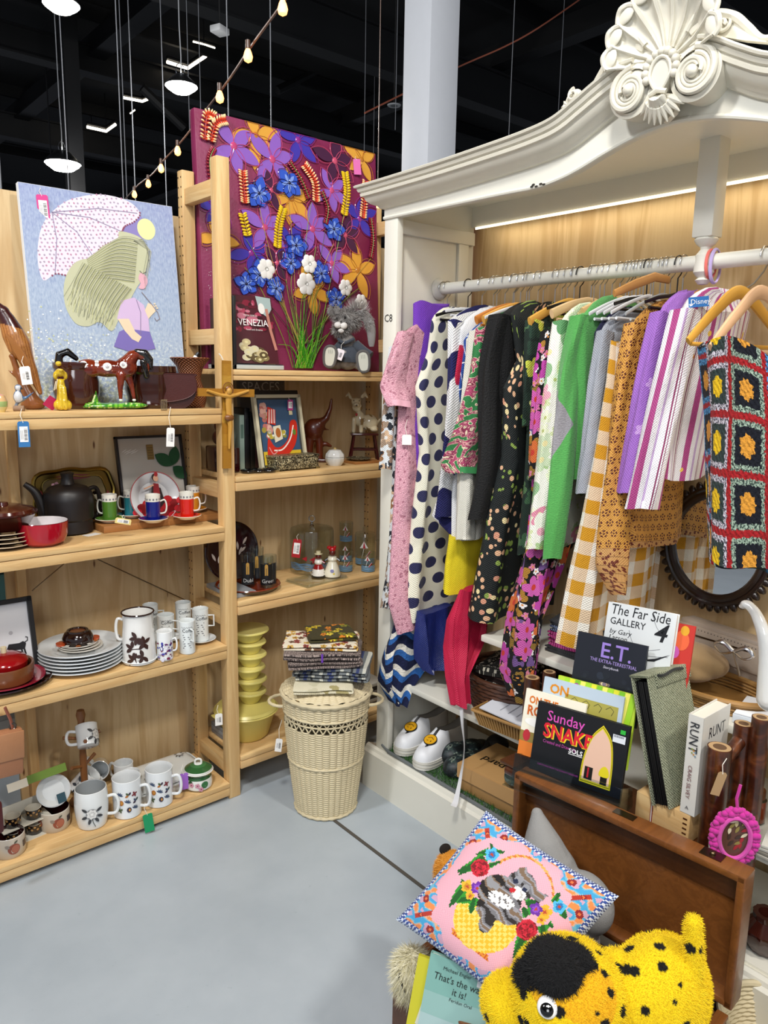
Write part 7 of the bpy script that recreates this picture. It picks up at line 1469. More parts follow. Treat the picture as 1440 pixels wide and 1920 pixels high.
def beach(lb, px, py, R, h, rest=0, jug=False, name='beach_glass'):
    p = S(px, py, R3_, R); p.z = R3_+rest; p.y = min(p.y, 2.545); M = Matrix.Translation(p) @ Matrix.Rotation(fz(p), 4, 'Z'); b = MB('clear_glass'); b.lathe([(0, 0), (R*.9, 0), (R, h), (R-.0016, h+.0005), (R*.9-.002, .006), (0, .006)], seg=32); d = MB('print', '#6a9cc0'); fn = cyl_fn(R*.97+.0006)
    for k in range(4): stroke(d, [(-R*1.1+i*R*.22, h*.08+k*.0065) for i in range(11)], .0045, .0002, '#5f8db0', 'print', fn)
    d.flat([(-R*.5, h*.62), (-R*.1, h*.86), (R*.3, h*.62)], .0005, '#e6e4e2', 'print', fn); d.flat([(-R*.2, h*.62), (-R*.1, h*.86), (R*.05, h*.62)], .0008, '#a31a2a', 'print', fn); stroke(d, [(-R*.1, h*.62), (-R*.3, h*.28)], .0014, .0006, '#e6e4e2', 'print', fn)
    stroke(d, [(R*.1, h*.3), (R*.5, h*.5)], .006, .0006, '#a31a2a', 'print', fn); stroke(d, [(R*.08, h*.33), (R*.48, h*.53)], .0015, .0009, '#e6e4e2', 'print', fn)
    parts = [('glass', b), ('beach_print', d)]
    if jug: q = MB('clear_glass'); handle(q, R, h*.25, h*.8, .034, .004, ang=0); q2 = MB('clear_glass').lathe([(R*.98, h), (R*.9, h+.012), (.012, h+.018), (.010, h+.036), (0, h+.038)], seg=28); parts += [('handle', q), ('lid', q2)]
    thing(name, lb, 'jug' if jug else 'glass', M, parts=parts)
beach('small beach glass with umbrella and waves, left of the front pair', 648, 1074, .031, .088)
beach('small beach glass with umbrella and waves, right end of the shelf', 690, 1074, .031, .08)
beach('beach glass at the back, lower of the stacked two', 640, 1052, .030, .085)
beach('beach glass at the back, upper of the stacked two', 640, 1052, .030, .085, .0875)
beach('glass jug with red and blue beach print and lid', 684, 1062, .045, .125, jug=True, name='glass_jug')
single('stacked_magazine', 'grey magazine lying under the side frame rungs on the glass shelf', 'magazine', MB('print', '#8f949a').box((1.333, 2.43, R3_+.009), (.10, .19, .016), bev=.001))
# ---------------- lowest right shelf: yellow bowls ----------------
p = Vector((1.395, 2.44, R4_)); b = MB('plastic', '#e2d274'); l_ = MB('plastic', '#e6d87c'); pl_ = lambda t, z: 1+.02*sin(40*t)
b.lathe([(0, 0), (.075, 0), (.085, .01), (.112, .10), (.118, .105), (.125, .108), (.122, .112), (.11, .11), (0, .108)], seg=64); b.box((-.128, 0, .112), (.03, .03, .006), bev=.002); l_.lathe([(.120, .113), (.112, .122), (.08, .126), (.06, .136), (0, .136)], seg=80, rmod=lambda t, z: 1+(.02*sin(40*t) if .118 < z < .13 else 0)); e = thing('lidded_bowl', 'large yellow plastic bowl with pleated lid under the bowl stack', 'bowl', p, parts=[('bowl', b), ('lid', l_)])
ztop_ = R4_+.1365; tot = at(470, 1172, y=2.43).z-ztop_; hh = tot/6.2
for k in range(6):
    R = .060+(.014 if k == 5 else 0); b = MB('plastic', '#e4d678'); b.lathe([(0, 0), (R*.55, 0), (R*.6, hh*.1), (R*.82, hh*.6), (R, hh*.78), (R*1.03, hh*.8), (R*1.02, hh*.86), (R*.97, hh*.85), (0, hh*.84)], seg=44); l_ = MB('plastic', '#eade88'); l_.lathe([(R*1.0, hh*.86), (R*.98, hh*.93), (R*.7, hh*.92), (R*.5, hh*.97), (0, hh*.97)], seg=64, rmod=lambda t, z: 1+(.018*sin(32*t) if z > hh*.9 else 0))
    M = Matrix.Translation((p.x+.014+.004*sin(k*2.3), p.y-.01, ztop_+k*hh+.0004*k+.001)) @ R3(0, .0 if k < 5 else .0, k)
    thing('small_lidded_bowl', 'small yellow plastic bowl with lid, ' + ['lowest of the six stacked', 'second from below of six stacked', 'third from below of six stacked', 'fourth from below of six stacked', 'fifth from below of six stacked', 'wider one at the top of the stack'][k], 'bowl', M, parts=[('bowl', b), ('lid', l_)])
tagcard('price_tag', 'white tag hanging from the large yellow bowl', at(410, 1338, y=2.32), .026, .045, '#efece6', string=.03, face=(-.3, -1, 0))
for k in range(3): single('magazine', ['bottom grey magazine in the pile under the yellow bowls', 'middle grey magazine in the pile', 'top grey magazine in the pile'][k], 'magazine', MB('print', ['#70757c', '#8a9096', '#7b8188'][k]).box((1.322, 2.48, R4_+.008+k*.0152), (.052, .12, .0145), bev=.001))
p = at(712, 1280, y=2.42); b = MB('satin', '#23201e'); 
for k in range(6): b.box((0, 0, .008+k*.017), (.16-.01*(k % 2), .2, .015), 'satin', ['#3c3430', '#8f8a80', '#2a2624', '#6a625a', '#1c1a1a', '#a8a49a'][k], bev=.001)
single('paper_pile', 'pile of dark and grey papers behind the wicker basket', 'papers', b, (1.93, 2.43, R4_))
# ---------------- wicker basket ----------------
mat('cane', '#cdbf9c', .55, vary=.12); mat('cane_dark', '#a8946c', .6, vary=.12)
PB = Vector((1.497, 2.055, 0)); e = thing('wicker_basket', 'tall cream wicker laundry basket standing on the floor', 'basket', Matrix.Translation(PB))
HB = .445; RB = lambda z: .105+.048*(z/HB)+.004*sin(z/HB*pi)
def weave_wall(mb, z0, z1, ns, row, nt=6):
    rows = int((z1-z0)/row); nv = rows*4; nu = ns*nt
    def fn(u, v):
        z = z0+(z1-z0)*v; a = 2*pi*u; col = int(u*ns+1e-6); am = .0035*abs(sin(ns*a/2)); bump = .0026*abs(sin(pi*(rows*v+.5*(col % 2)))); return ((RB(z)+am+bump)*cos(a), (RB(z)+am+bump)*sin(a), z)
    mb.grid(fn, nu, nv, wrap=True)
b = MB('cane'); weave_wall(b, .01, .345, 36, .0082); b.build('woven_wall', e)
b = MB('cane'); weave_wall(b, .385, HB, 36, .0082); b.build('upper_wall', e); b = MB('cane')
for k in range(36):
    a0 = 2*pi*k/36
    for sg in (-1, 1):
        P_ = [((RB(.345+.04*t))*cos(a0+sg*t*2*pi/36), (RB(.345+.04*t))*sin(a0+sg*t*2*pi/36), .343+.044*t) for t in (0, .33, .66, 1)]; b.tube(P_, .0026, seg=6)
b.tube([(RB(.365)*cos(t), RB(.365)*sin(t), .365) for t in [2*pi*i/60 for i in range(60)]], .003, seg=6, closed=True); b.build('lattice_band', e)
for z, r_, nm in ((.008, .0065, 'base_ring'), (.205, .005, 'middle_ring'), (.385, .0045, 'upper_ring'), (HB, .009, 'rim')):
    b = MB('cane'); b.tube([((RB(z)+.003)*cos(t), (RB(z)+.003)*sin(t), z) for t in [2*pi*i/72 for i in range(72)]], [r_*(1+.22*sin(i*2.2)) for i in range(72)], seg=8, closed=True); b.build(nm, e)
MB('cane_dark').lathe([(0, .012), (.1, .012), (.1, .016), (0, .016)], seg=36).build('base', e)
def lidw(u, v): a = 2*pi*u; r_ = (RB(HB)+.002)*(1-.62*v); k = int(v*12); am = .0022*abs(sin(18*a)); return (r_*cos(a), r_*sin(a), HB+.008+.03*v**.8+am+.0024*abs(sin(pi*(v*12+.5*(int(u*36+1e-6) % 2)))))
b = MB('cane'); b.grid(lidw, 180, 48, wrap=True); b.build('lid', e)
for a0 in (fz(PB), fz(PB)+pi):
    q = MB('cane_dark'); R_ = RB(.40); P_ = [((R_+.052*sin(t))*cos(a0)-.05*cos(t)*sin(a0), (R_+.052*sin(t))*sin(a0)+.05*cos(t)*cos(a0), .405+.0*t) for t in [pi*i/14 for i in range(15)]]; q.tube(P_, [.0052*(1+.2*(i % 2)) for i in range(15)], 'cane', seg=8); q.build('handle', e)
tagcard('price_tag', 'white tag hanging at the left side of the wicker basket', at(524, 1385, x=1.36), .024, .05, '#efece6', tilt=-.12, string=.07)
# ---------------- folded fabrics ----------------
pm('floral_cream', lambda g, u, v: bloom(g, u, v, '#ddd3bd', [(.028, 5, .48, .8, 0, ['#b5862c', '#6a4a34', '#c9a04a', '#8a3a34'], '#5a3a24')]))
pm('floral_yellow', lambda g, u, v: bloom(g, u, v, '#3a3418', [(.03, 5, .5, .8, 2, ['#b8a01c', '#7a7a1c', '#c9781c', '#d9c23a'], '#6a3a14')]))
pm('tweed', lambda g, u, v: g.mix((g.noise(g.vec(u*1, v*1, 0), 300, 2)-.42)*5, '#2f2628', '#a8978e'))
def p_stripe(g, u, v): f = (u/.085).fr(); c = g.mix(g.noise(g.vec(u, v, 0), 400, 2), '#565c60', '#84898a'); c = g.mix(f.band(.0, .14), c, '#c9cabf'); c = g.mix(f.band(.3, .45), c, '#35406a'); return g.mix(f.band(.6, .7), c, '#2a2c30')
pm('striped_wool', p_stripe); pm('cream_quilt', lambda g, u, v: bloom(g, u, v, '#d6cfb4', [(.05, 3, .4, .8, 4, ['#a59a6a', '#c9c2a4', '#8f8a5c'], None)]))
def folded(name, label, p, w, d, h, n, m, rz=0, seed=0, cat='fabric'):
    rnd = random.Random(seed); t = h/n; cl = []
    for k in range(n):
        xs = [(-w/2+t/2)+(w-t)*i/10 for i in range(11)]; xs = xs if k % 2 == 0 else xs[::-1]; cl += [Vector((x, 0, t*(k+.5))) for x in xs]
        if k < n-1:
            cx = xs[-1]; sg = 1 if k % 2 == 0 else -1; cl += [Vector((cx+sg*t/2*cos(a), 0, t*(k+1)+t/2*sin(a))) for a in (-pi/3, 0, pi/3)]
    ny = 10; vs = []; uv = []; N = len(cl); L = 0
    for i, c in enumerate(cl):
        tn = cl[min(i+1, N-1)]-cl[max(i-1, 0)]; nn = Vector((-tn.z, 0, tn.x)).normalized(); L += (c-cl[i-1]).length if i else 0
        for side in (1, -1):
            for j in range(ny+1):
                y = -d/2+d*j/ny; ee = 1-(.55 if j in (0, ny) else 0); q = c+nn*side*t*.46*ee+Vector((0, y, 0)); q += Vector((nz(q.x*14+seed, q.y*9, q.z*30)*.012, nz(q.z*40+seed, q.x*8, 3)*.010*(abs(y)*2/d), max(-.3, nz(q.x*12, q.y*12+seed, 0))*t*.5+(-.5*t*(abs(c.x)/(w/2))**4)*0)); vs.append(q); uv.append((L, y))
    s_ = 2*(ny+1); fs = []
    for i in range(N-1):
        for j in range(ny): fs.append((i*s_+j, i*s_+j+1, (i+1)*s_+j+1, (i+1)*s_+j)); o = ny+1; fs.append((i*s_+o+j, (i+1)*s_+o+j, (i+1)*s_+o+j+1, i*s_+o+j+1))
        fs.append((i*s_, (i+1)*s_, (i+1)*s_+ny+1, i*s_+ny+1)); fs.append((i*s_+ny, i*s_+ny+ny+1, (i+1)*s_+2*ny+1, (i+1)*s_+ny))
    for i in (0, N-1): fs += [(i*s_+j, i*s_+ny+1+j, i*s_+ny+2+j, i*s_+j+1) for j in range(ny)]
    mn = min(v.z for v in vs); b = MB(m); b.add([v-Vector((0, 0, mn)) for v in vs], fs, uvs=uv); return single(name, label, cat, b, Matrix.Translation(p) @ Matrix.Rotation(rz, 4, 'Z'))
zt = HB+.045; rz = fz(PB)
folded('folded_quilt', 'pale cream floral cloth lowest on the wicker basket', PB+Vector((-.03, -.02, zt-.014)), .20, .18, .022, 2, 'cream_quilt', rz, 1)
folded('striped_blanket', 'folded grey and blue striped wool cloth on the basket', PB+Vector((.035, .0, zt+.012)), .25, .20, .046, 4, 'striped_wool', rz-.12, 2)
folded('tweed_fabric', 'folded brown tweed cloth, lower of two', PB+Vector((-.008, .01, zt+.060)), .25, .18, .027, 2, 'tweed', rz+.1, 3)
folded('tweed_fabric', 'folded brown tweed cloth with purple band, upper of two', PB+Vector((-.015, .01, zt+.089)), .27, .17, .029, 2, 'tweed', rz, 4)
folded('floral_fabric', 'folded cream cloth with brown and mustard flowers near the pile top', PB+Vector((-.01, .02, zt+.120)), .26, .16, .020, 2, 'floral_cream', rz-.05, 5)
folded('floral_fabric', 'folded dark yellow-green floral cloth on top of the pile', PB+Vector((.025, .015, zt+.142)), .17, .14, .020, 2, 'floral_yellow', rz+.2, 6)
q = MB('satin', '#6a3aa8'); q.tube([(.0, -.090, z) for z in (.0, .014, .029)], .004, seg=8); single('purple_band', 'thin purple band around the upper tweed cloth', 'band', q, Matrix.Translation(PB+Vector((-.01, .01, zt+.089))) @ Matrix.Rotation(rz, 4, 'Z'))
def proj(p):
    v = Vector(p)-CAMP; w = v.dot(_F); return 720+F0*v.dot(_R)/w, 960-F0*v.dot(_U)/w
def fur_on(o, L, cf, w=.0008, every=1, droop=.2, cond=None, name='fur', reps=1):
    """short pile standing on a mesh"""
    b = MB('matte'); rnd = random.Random(3); vs = []; fs = []; cs = []
    for v in list(o.data.vertices)[::every]:
        if cond and not cond(v.co): continue
        for _ in range(reps):
            nn = (v.normal+Vector((rnd.uniform(-.6, .6), rnd.uniform(-.6, .6), rnd.uniform(-.6, .6)-droop))).normalized(); l = L*rnd.uniform(.6, 1.2); s_ = nn.orthogonal().normalized()*w; q = v.co+Vector((rnd.uniform(-1, 1), rnd.uniform(-1, 1), rnd.uniform(-1, 1)))*.0015*(reps > 1)-nn*.001
            k = len(vs); t = q+nn*l+Vector((0, 0, -l*droop)); vs += [q-s_, q+s_, t]; fs.append((k, k+1, k+2)); c = cf(v.co); cs.append(hx(c) if isinstance(c, str) else c)
    b.add(vs, fs, cs=cs, smooth=False); return b.build(name, o, sharp=None)
# ---------------- wooden trunk, open ----------------
wood('trunk_wood', '#7c4a20', '#623816', '#4a2a0e', 1, rough=.38, coat=.2, knots=False); wood('trunk_dark', '#5a3316', '#462610', '#361c0b', 1, rough=.42, knots=False)
TO = Vector((.965, 1.075, 0)); TM = frame(TO, (.078, -.997, 0), (.997, .078, 0)) # x along the trunk, y into it, z down -> flip below
TM = Matrix(((.078, .997, 0, TO.x), (-.997, .078, 0, TO.y), (0, 0, 1, 0), (0, 0, 0, 1)))
TL_, TD, TH = .555, .405, .272; e = thing('wooden_chest', 'open brown wooden chest full of plush toys with its lid raised', 'chest', TM)
W_ = 'trunk_wood'; b = MB('trunk_dark')
b.box((TL_/2, .009, TH/2), (TL_, .018, TH), bev=.002); b.box((TL_/2, TD-.009, TH/2), (TL_, .018, TH), bev=.002); b.box((.009, TD/2, TH/2), (.018, TD-.03, TH), bev=.002); b.box((TL_-.009, TD/2, TH/2), (.018, TD-.03, TH), bev=.002); b.box((TL_/2, TD/2, .015), (TL_-.03, TD-.03, .012)); b.build('body', e)
b = MB(W_)
for c0, d0 in (((TL_/2, .009, TH+.004), (TL_+.006, .024, .010)), ((.009, TD/2, TH+.004), (.024, TD, .010)), ((TL_-.009, TD/2, TH+.004), (.024, TD, .010))): b.box(c0, d0, bev=.003)
b.build('rim_moulding', e)
b = MB(W_); z0, z1, yl_ = TH+.004, .578, TD+.017
b.box((TL_/2, yl_+.042, (z0+z1)/2), (TL_-.02, .010, z1-z0-.02)); b.build('lid_panel', e); b = MB('trunk_wood')
b.box((TL_/2, yl_+.025, z1-.007), (TL_, .05, .016), bev=.003); b.box((.008, yl_+.025, (z0+z1)/2), (.018, .05, z1-z0), bev=.003); b.box((TL_-.008, yl_+.025, (z0+z1)/2), (.018, .05, z1-z0), bev=.003); b.box((TL_/2, yl_+.025, z0+.01), (TL_, .05, .016), bev=.003); b.box((TL_/2, yl_+.034, z1-.045), (TL_-.03, .012, .058), 'trunk_dark', bev=.002); b.build('lid_frame', e)
b = MB('metal', '#6a5a44'); b.box((.12+.16, yl_+.03, z1+.0018), (.05, .022, .002)); b.box((TL_*.86, yl_+.03, z1+.0018), (.045, .03, .002)); b.ell((TL_*.86, yl_+.03, z1+.004), (.006, .006, .005)); b.build('lid_catch', e)
b = MB('metal', '#5c4c3a'); b.box((.075, -.003, TH-.03), (.016, .005, .055), bev=.002); b.tube([(.07, -.008, TH-.045), (.075, -.014, TH-.06), (.08, -.008, TH-.045)], .002, seg=6); b.build('latch', e)
# ---------------- needlepoint cushion ----------------
cT, cL, cR = Vector((1.154, .995, .62)), Vector((.946, 1.048, .425)), Vector((1.217, .702, .555)); cB = cL+cR-cT; cn = (cR-cT).cross(cL-cT).normalized(); cn = -cn if cn.dot(CAMP-cT) < 0 else cn
def cpos(u, v, s=1, k=.05):
    U, V = 2*u-1, 2*v-1; q = cT.lerp(cR, u); q2 = cL.lerp(cB, u); p = q.lerp(q2, v); pin = .06*(1-abs(U)**2)*(1-abs(V)**2); ctr = (cT+cB)/2
    w = max(0, (1-U**4)*(1-V**4)); ins = .045*((1-U*U)*(V*V)+(1-V*V)*(U*U)); return p+(ctr-p)*ins+cn*(s*k*w**.6)
def inpoly(x, y, P):
    c = False; n = len(P)
    for i in range(n):
        x1, y1 = P[i]; x2, y2 = P[(i+1) % n]
        if (y1 > y) != (y2 > y) and x < (x2-x1)*(y-y1)/(y2-y1)+x1: c = not c
    return c
def el(x, y, cx, cy, rx, ry, a=0):
    dx, dy = x-cx, y-cy; c, s_ = cos(a), sin(a); return ((dx*c+dy*s_)/rx)**2+((-dx*s_+dy*c)/ry)**2 < 1
pink_in = [(v.x, v.y) for v in spline([Vector(p) for p in [(730, 120), (860, 150), (960, 165), (1060, 290), (1150, 300), (1240, 370), (1250, 480), (1330, 560), (1290, 680), (1340, 830), (1300, 890), (1150, 960), (1000, 1120), (900, 1180), (800, 1140), (640, 1110), (510, 1020), (400, 990), (360, 900), (345, 800), (270, 720), (320, 610), (320, 480), (430, 330), (540, 180), (640, 150)]], 3, True)]
leaves = [((640, 290), (480, 400), 45), ((600, 330), (470, 380), 50), ((500, 520), (410, 640), 45), ((550, 580), (420, 600), 40), ((590, 590), (570, 690), 40), ((740, 240), (720, 160), 22), ((760, 230), (830, 230), 22), ((690, 230), (610, 250), 30), ((720, 330), (800, 300), 22), ((1000, 620), (1060, 600), 50), ((990, 700), (960, 640), 40), ((950, 900), (890, 1030), 48), ((970, 930), (960, 1000), 40), ((1110, 800), (1130, 900), 45), ((1230, 640), (1290, 730), 45), ((1200, 600), (1240, 530), 30), ((1160, 770), (1195, 800), 25), ((520, 450), (500, 470), 30)]
def cush(u, v):
    p = cpos(u, v); px, py = proj(p); x, y = (px-740)*4, (py-1540)*4; n1 = nz(x*.03, y*.03); m = min(u, v, 1-u, 1-v)
    if m < .022: return hx('#20306e') if int((u+v)*90) % 2 else hx('#c9d6ea')
    if m < .045: return hx('#dfe4ee') if (int(u*96)+int(v*96)) % 3 == 0 else hx('#2a4a9a')
    # corner ornaments
    if not inpoly(x, y, pink_in):
        uu = min(u, 1-u); vv = min(v, 1-v); dd = uu+vv; df = uu-vv
        if el(uu, vv, .13, .13, .018, .018) or el(uu, vv, .24, .09, .03, .024, .6) or el(uu, vv, .09, .24, .03, .024, -.6): return hx('#e0703a') if el(uu, vv, .13, .13, .009, .009) or el(uu, vv, .24, .09, .013, .011) or el(uu, vv, .09, .24, .013, .011) else hx('#8f1c1c')
        k = nz(uu*16, vv*16, 2)
        if abs(df) < .02 and .2 < dd < .48: return hx('#b3301f')
        if k > .22: return hx('#e58a4a')
        if k > .12: return hx('#e0a98a')
        if k < -.3: return hx('#c9a0b8')
        return hx('#3f9fd0') if k < .0 else hx('#6fb6cf')
    pe = [abs(((x-cx)**2/rx**2+(y-cy)**2/ry**2)**.5-1) for cx, cy, rx, ry in ((930, 560, 260, 300),)]
    # kitten
    kb = el(x, y, 790, 560, 175, 150, .7) or el(x, y, 730, 640, 110, 120, 1.2); head = el(x, y, 950, 480, 120, 105, .5) or inpoly(x, y, [(930, 350), (990, 340), (1000, 420), (920, 420)]) or inpoly(x, y, [(1060, 510), (1150, 560), (1080, 620), (1030, 570)]); leg = el(x, y, 690, 750, 55, 90, .35) or el(x, y, 860, 710, 100, 70, .1)
    if head or kb or leg:
        if el(x, y, 905, 450, 20, 18) or el(x, y, 975, 515, 20, 18): return hx('#1c2440')
        if el(x, y, 930, 440, 34, 30) or el(x, y, 985, 500, 30, 28): return hx('#8f9096')
        if el(x, y, 885, 515, 24, 20): return hx('#c01f2a')
        if el(x, y, 930, 540, 60, 46, .6): return hx('#e8e4e0') if n1 < .3 else hx('#bdb9b6')
        if kb and el(x, y, 800, 590, 110, 52, .5): return hx('#e9e6e2') if nz(x*.05, y*.05) < .25 else hx('#6e6a6c')
        st = sin((x*.8-y*.6)*.055+3*nz(x*.008, y*.008))
        if kb and x+y < 1290: return hx('#1c1716') if st > 0 else (hx('#7a6450') if st > -.6 else hx('#8f8f92'))
        return hx('#2a2423') if st > .75 else hx('#737276') if st > -.1 else (hx('#95949a') if st > -.75 else hx('#7a6450'))
    for cx, cy, r in ((640, 350, 68), (990, 815, 82)):
        if el(x, y, cx, cy, r, r*.98): d = hypot(x-cx, y-cy)+9*sin(atan2(y-cy, x-cx)*3+hypot(x-cx, y-cy)*.12); return hx(['#7a0c18', '#b3162a', '#d0253a'][int(d/13) % 3])
    for cx, cy, r, c1, c2 in ((730, 250, 56, '#4fb3dc', '#2a6fae'), (1235, 640, 56, '#4fb3dc', '#2a6fae'), (620, 500, 50, '#6a2a9a', '#8a4ac0'), (545, 490, 52, '#e0b030', '#c78a20'), (565, 560, 36, '#e0b030', '#c78a20'), (1060, 660, 52, '#6a2a9a', '#8a4ac0'), (1125, 680, 58, '#e0b030', '#d99a28'), (1100, 740, 36, '#e0b030', '#c78a20')):
        a_ = atan2(y-cy, x-cx); d = hypot(x-cx, y-cy)
        if d < r*(.72+.28*abs(cos(a_*2.5))): return hx('#b3402a') if d < r*.22 else hx(c1 if d > r*.5 else c2)
    for (ax, ay), (bx, by), w in leaves:
        dx, dy = bx-ax, by-ay; L = hypot(dx, dy); t = ((x-ax)*dx+(y-ay)*dy)/L/L; dist = abs((x-ax)*dy-(y-ay)*dx)/L
        if -.2 < t < 1 and dist < w*(1-max(0, t))**.6*.9: return hx('#2f8f2a') if dist > w*.45 else hx('#14581c')
    if 440 < x < 920 and el(x, y, 690, 740, 250, 250) and y > 600 and y > 1.02*(x-690)*.1+600: return hx('#e6b428') if (int((x+y)*.026)+int((x-y+2000)*.026)) % 2 else hx('#f0d268')
    if abs((y-830)-(x-440)*.78) < 26 and 430 < x < 700: return hx('#c2521c') if int((x+y)*.08) % 3 == 0 else hx('#e08a2a')
    if pe[0] < .035 and y < 620 and x > 780: return hx('#c9742a') if int((x-y)*.04) % 2 else hx('#e0a85a')
    return hx('#e5aebb') if (int(u*110)+int(v*110)) % 2 else hx('#dfa3b2')
mat('needlepoint', rough=.9, bump=(900, .6), sheen=.15); b = MB('needlepoint'); b.grid(lambda u, v: cpos(u, v, 1), 112, 112, cf=cush); b2 = MB('needlepoint', '#27418a'); b2.grid(lambda u, v: cpos(1-u, v, -1), 30, 30)
thing('needlepoint_cushion', 'square needlepoint cushion with a tabby kitten in a yellow basket on pink', 'cushion', (0, 0, 0), parts=[('embroidered_front', b), ('back', b2)])
# ---------------- plush toys ----------------
def spotted(c):
    d = noise.voronoi(Vector((c.x*27, c.y*27, c.z*27)))[0][0]
    return '#0d0b08' if d < .27 else ('#e3ae10' if nz(c.x*9, c.y*9, c.z*9) > .2 else '#e8c80e')
m_ = mpp((1.0, .68, .48)); hc = at(1065, 1865, z=.46); sn = at(965, 1880, z=.42)
rt = Vector((.75, -.66, 0)); e = thing('spotted_plush_dog', 'yellow plush dog with black spots and a black ear lying in the chest', 'plush toy', (hc.x, hc.y, TH))
L0 = lambda p: tuple(Vector(p)-Vector((hc.x, hc.y, TH)))
bc = at(1232, 1865, z=.44); tl0 = at(1300, 1800, x=1.20); tl1 = at(1300, 1730, x=1.20)
bd = blob('body', e, [('e', L0(hc), (.105, .105, .095)), ('e', L0(sn), (.062, .062, .050)), ('e', L0(at(1000, 1900, z=.40)), (.06, .06, .05)), ('e', L0(bc), (.115, .085, .105)), ('e', L0((bc.x-.02, bc.y+.01, bc.z-.12)), (.12, .10, .10)), ('t', [L0((tl0.x-.01, tl0.y, tl0.z-.04)), L0(tl0), L0(tl1)], [.022, .019, .015]), ('e', L0(at(1165, 1850, z=.45)), (.045, .06, .07)), ('t', [L0(hc), L0(bc)], [.06, .06])], .0042, m='fur', colfn=spotted, smooth=6)
fur_on(bd, .0075, spotted, .0009, 1, .05, name='fur')
ec = at(1040, 1812, z=.535); 
ear = blob('ear', e, [('e', L0(ec), (.050, .058, .040), (0, 0, -.6)), ('e', L0(at(1005, 1835, z=.505)), (.034, .042, .032)), ('e', L0(at(1075, 1800, z=.54)), (.03, .04, .026))], .004, m='fur', colfn=lambda c: '#08080a'); fur_on(ear, .010, lambda c: '#0b0b0e', .0008, 1, .1, name='ear_fur')
q = MB('gloss', '#e8e8e8'); d_ = (CAMP-Vector(at(1027, 1888, z=.45))).normalized(); dr = (at(1027, 1888, z=.1)-CAMP).normalized(); hit = bd.ray_cast(Vector(L0(CAMP)), dr); ep = (hit[1]+Vector((hc.x, hc.y, TH)) if hit[0] else at(1027, 1888, z=.445)); q.push(Matrix.Translation(Vector(L0(ep))) @ d_.to_track_quat('Z', 'Y').to_matrix().to_4x4()); q.ell((0, 0, 0), (.018, .018, .008)); q.ell((-.001, -.004, .005), (.0115, .0115, .005), 'gloss', '#0a0a0c'); q.ell((.001, .001, .0096), (.002, .002, .001), 'gloss', '#f0f0f0'); q.pop(); q.build('eye', e)
# orange plush behind the cushion
p = at(850, 1606, z=.42); e = thing('orange_plush', 'orange and black plush toy half hidden behind the cushion', 'plush toy', (p.x, p.y, .28)); o_ = blob('body', e, [('e', (0, 0, .10), (.045, .045, .05)), ('e', (.01, -.03, .05), (.05, .05, .06))], .004, m='fur', colfn=lambda c: '#17100c' if (c.y < -.004 and c.z > .06 and c.z < .125) else '#c98424'); fur_on(o_, .008, lambda c: '#17100c' if (c.y < -.004 and c.z > .06 and c.z < .125) else random.choice(['#d08a2a', '#b8741c', '#d9a04a']), name='fur'); q = MB('fur', '#17100c').ell((.0, .028, .145), (.016, .012, .012)); q.build('ear', e)
# grey hooded plush
p = at(1020, 1600, z=.50); e = thing('hooded_plush', 'plush toy in a pale grey felt hood leaning against the chest lid', 'plush toy', (p.x+.03, p.y, .30))
mat('grey_felt', rough=1, bump=(500, .8), vary=.08); blob('hood', e, [('t', [(0, 0, .14), (.0, .03, .20), (.01, .055, .255)], [.062, .045, .014]), ('e', (0, 0, .13), (.062, .06, .06)), ('e', (.02, -.08, .10), (.05, .07, .07)), ('e', (.0, -.05, .0), (.07, .08, .09))], .004, m='grey_felt', colfn=lambda c: '#8f8e8c')
q = MB('fur', '#bfae98'); q.ell((-.048, -.022, .118), (.026, .034, .030)); q.ell((-.070, -.020, .112), (.014, .016, .013)); q.build('face', e); q = MB('gloss', '#141210'); q.ell((-.072, -.004, .128), .0045); q.ell((-.066, -.040, .128), .0045); q.build('eyes', e)
# cream shaggy plush at the rim
p = at(775, 1800, z=.33); e = thing('shaggy_plush', 'cream long-haired plush toy with black strap at the chest corner', 'plush toy', (p.x, p.y, .275)); o_ = blob('body', e, [('e', (0, 0, .04), (.03, .034, .036)), ('e', (.01, .01, .0), (.03, .03, .04))], .004, m='fur', colfn=lambda c: '#c9c1a0'); fur_on(o_, .028, lambda c: random.choice(['#ddd6b8', '#cfc7a2', '#e8e2c8', '#bfb68e']), .0008, 1, .35, name='shaggy_fur', reps=2); MB('gloss', '#121214').tube([(-.030, .012, .05), (-.038, .0, .03), (-.034, -.014, .008)], .006, seg=8, flat=.5).build('strap', e)
# books in the trunk
A_ = at(808, 1786, z=.40); B_2 = at(935, 1832, z=.385); ex = (B_2-A_).normalized(); w_ = (B_2-A_).length; up = Vector((.16, .05, 1)); up = (up-ex*up.dot(ex)).normalized(); hB = .19
def tw(d):
    d.flat(rect(0, 0, w_, hB), .0014, '#7fb0a6'); d.flat(rect(.0, .0, w_, hB*.45), .0015, '#a9c4c2'); d.flat(rect(0, hB*.35, w_, hB*.6), .0016, '#93bab3')
    for t, s_, x, y in (('Michael Engler', .011, .03, hB-.024), ("That's the way", .021, .014, hB-.047), ('it is!', .021, .055, hB-.068), ('Feridun Oral', .010, .052, hB-.082)): d.text(t, s_, x, y, .0022, '#1a2420', shear=.1, sx=.82 if s_ > .015 else .9)
    d.flat(rect(w_-.038, hB-.034, w_-.008, hB-.006), .0024, '#e6e8e8'); [d.flat(rect(w_-.034+.0032*k, hB-.014, w_-.0325+.0032*k, hB-.008), .0028, '#333338') for k in range(7)]
book('picture_book', 'pale teal picture book standing in the chest front', frame(A_-up*hB, ex, up), w_, hB, .009, '#86b5aa', deco=tw)
A_2 = at(782, 1800, z=.385)
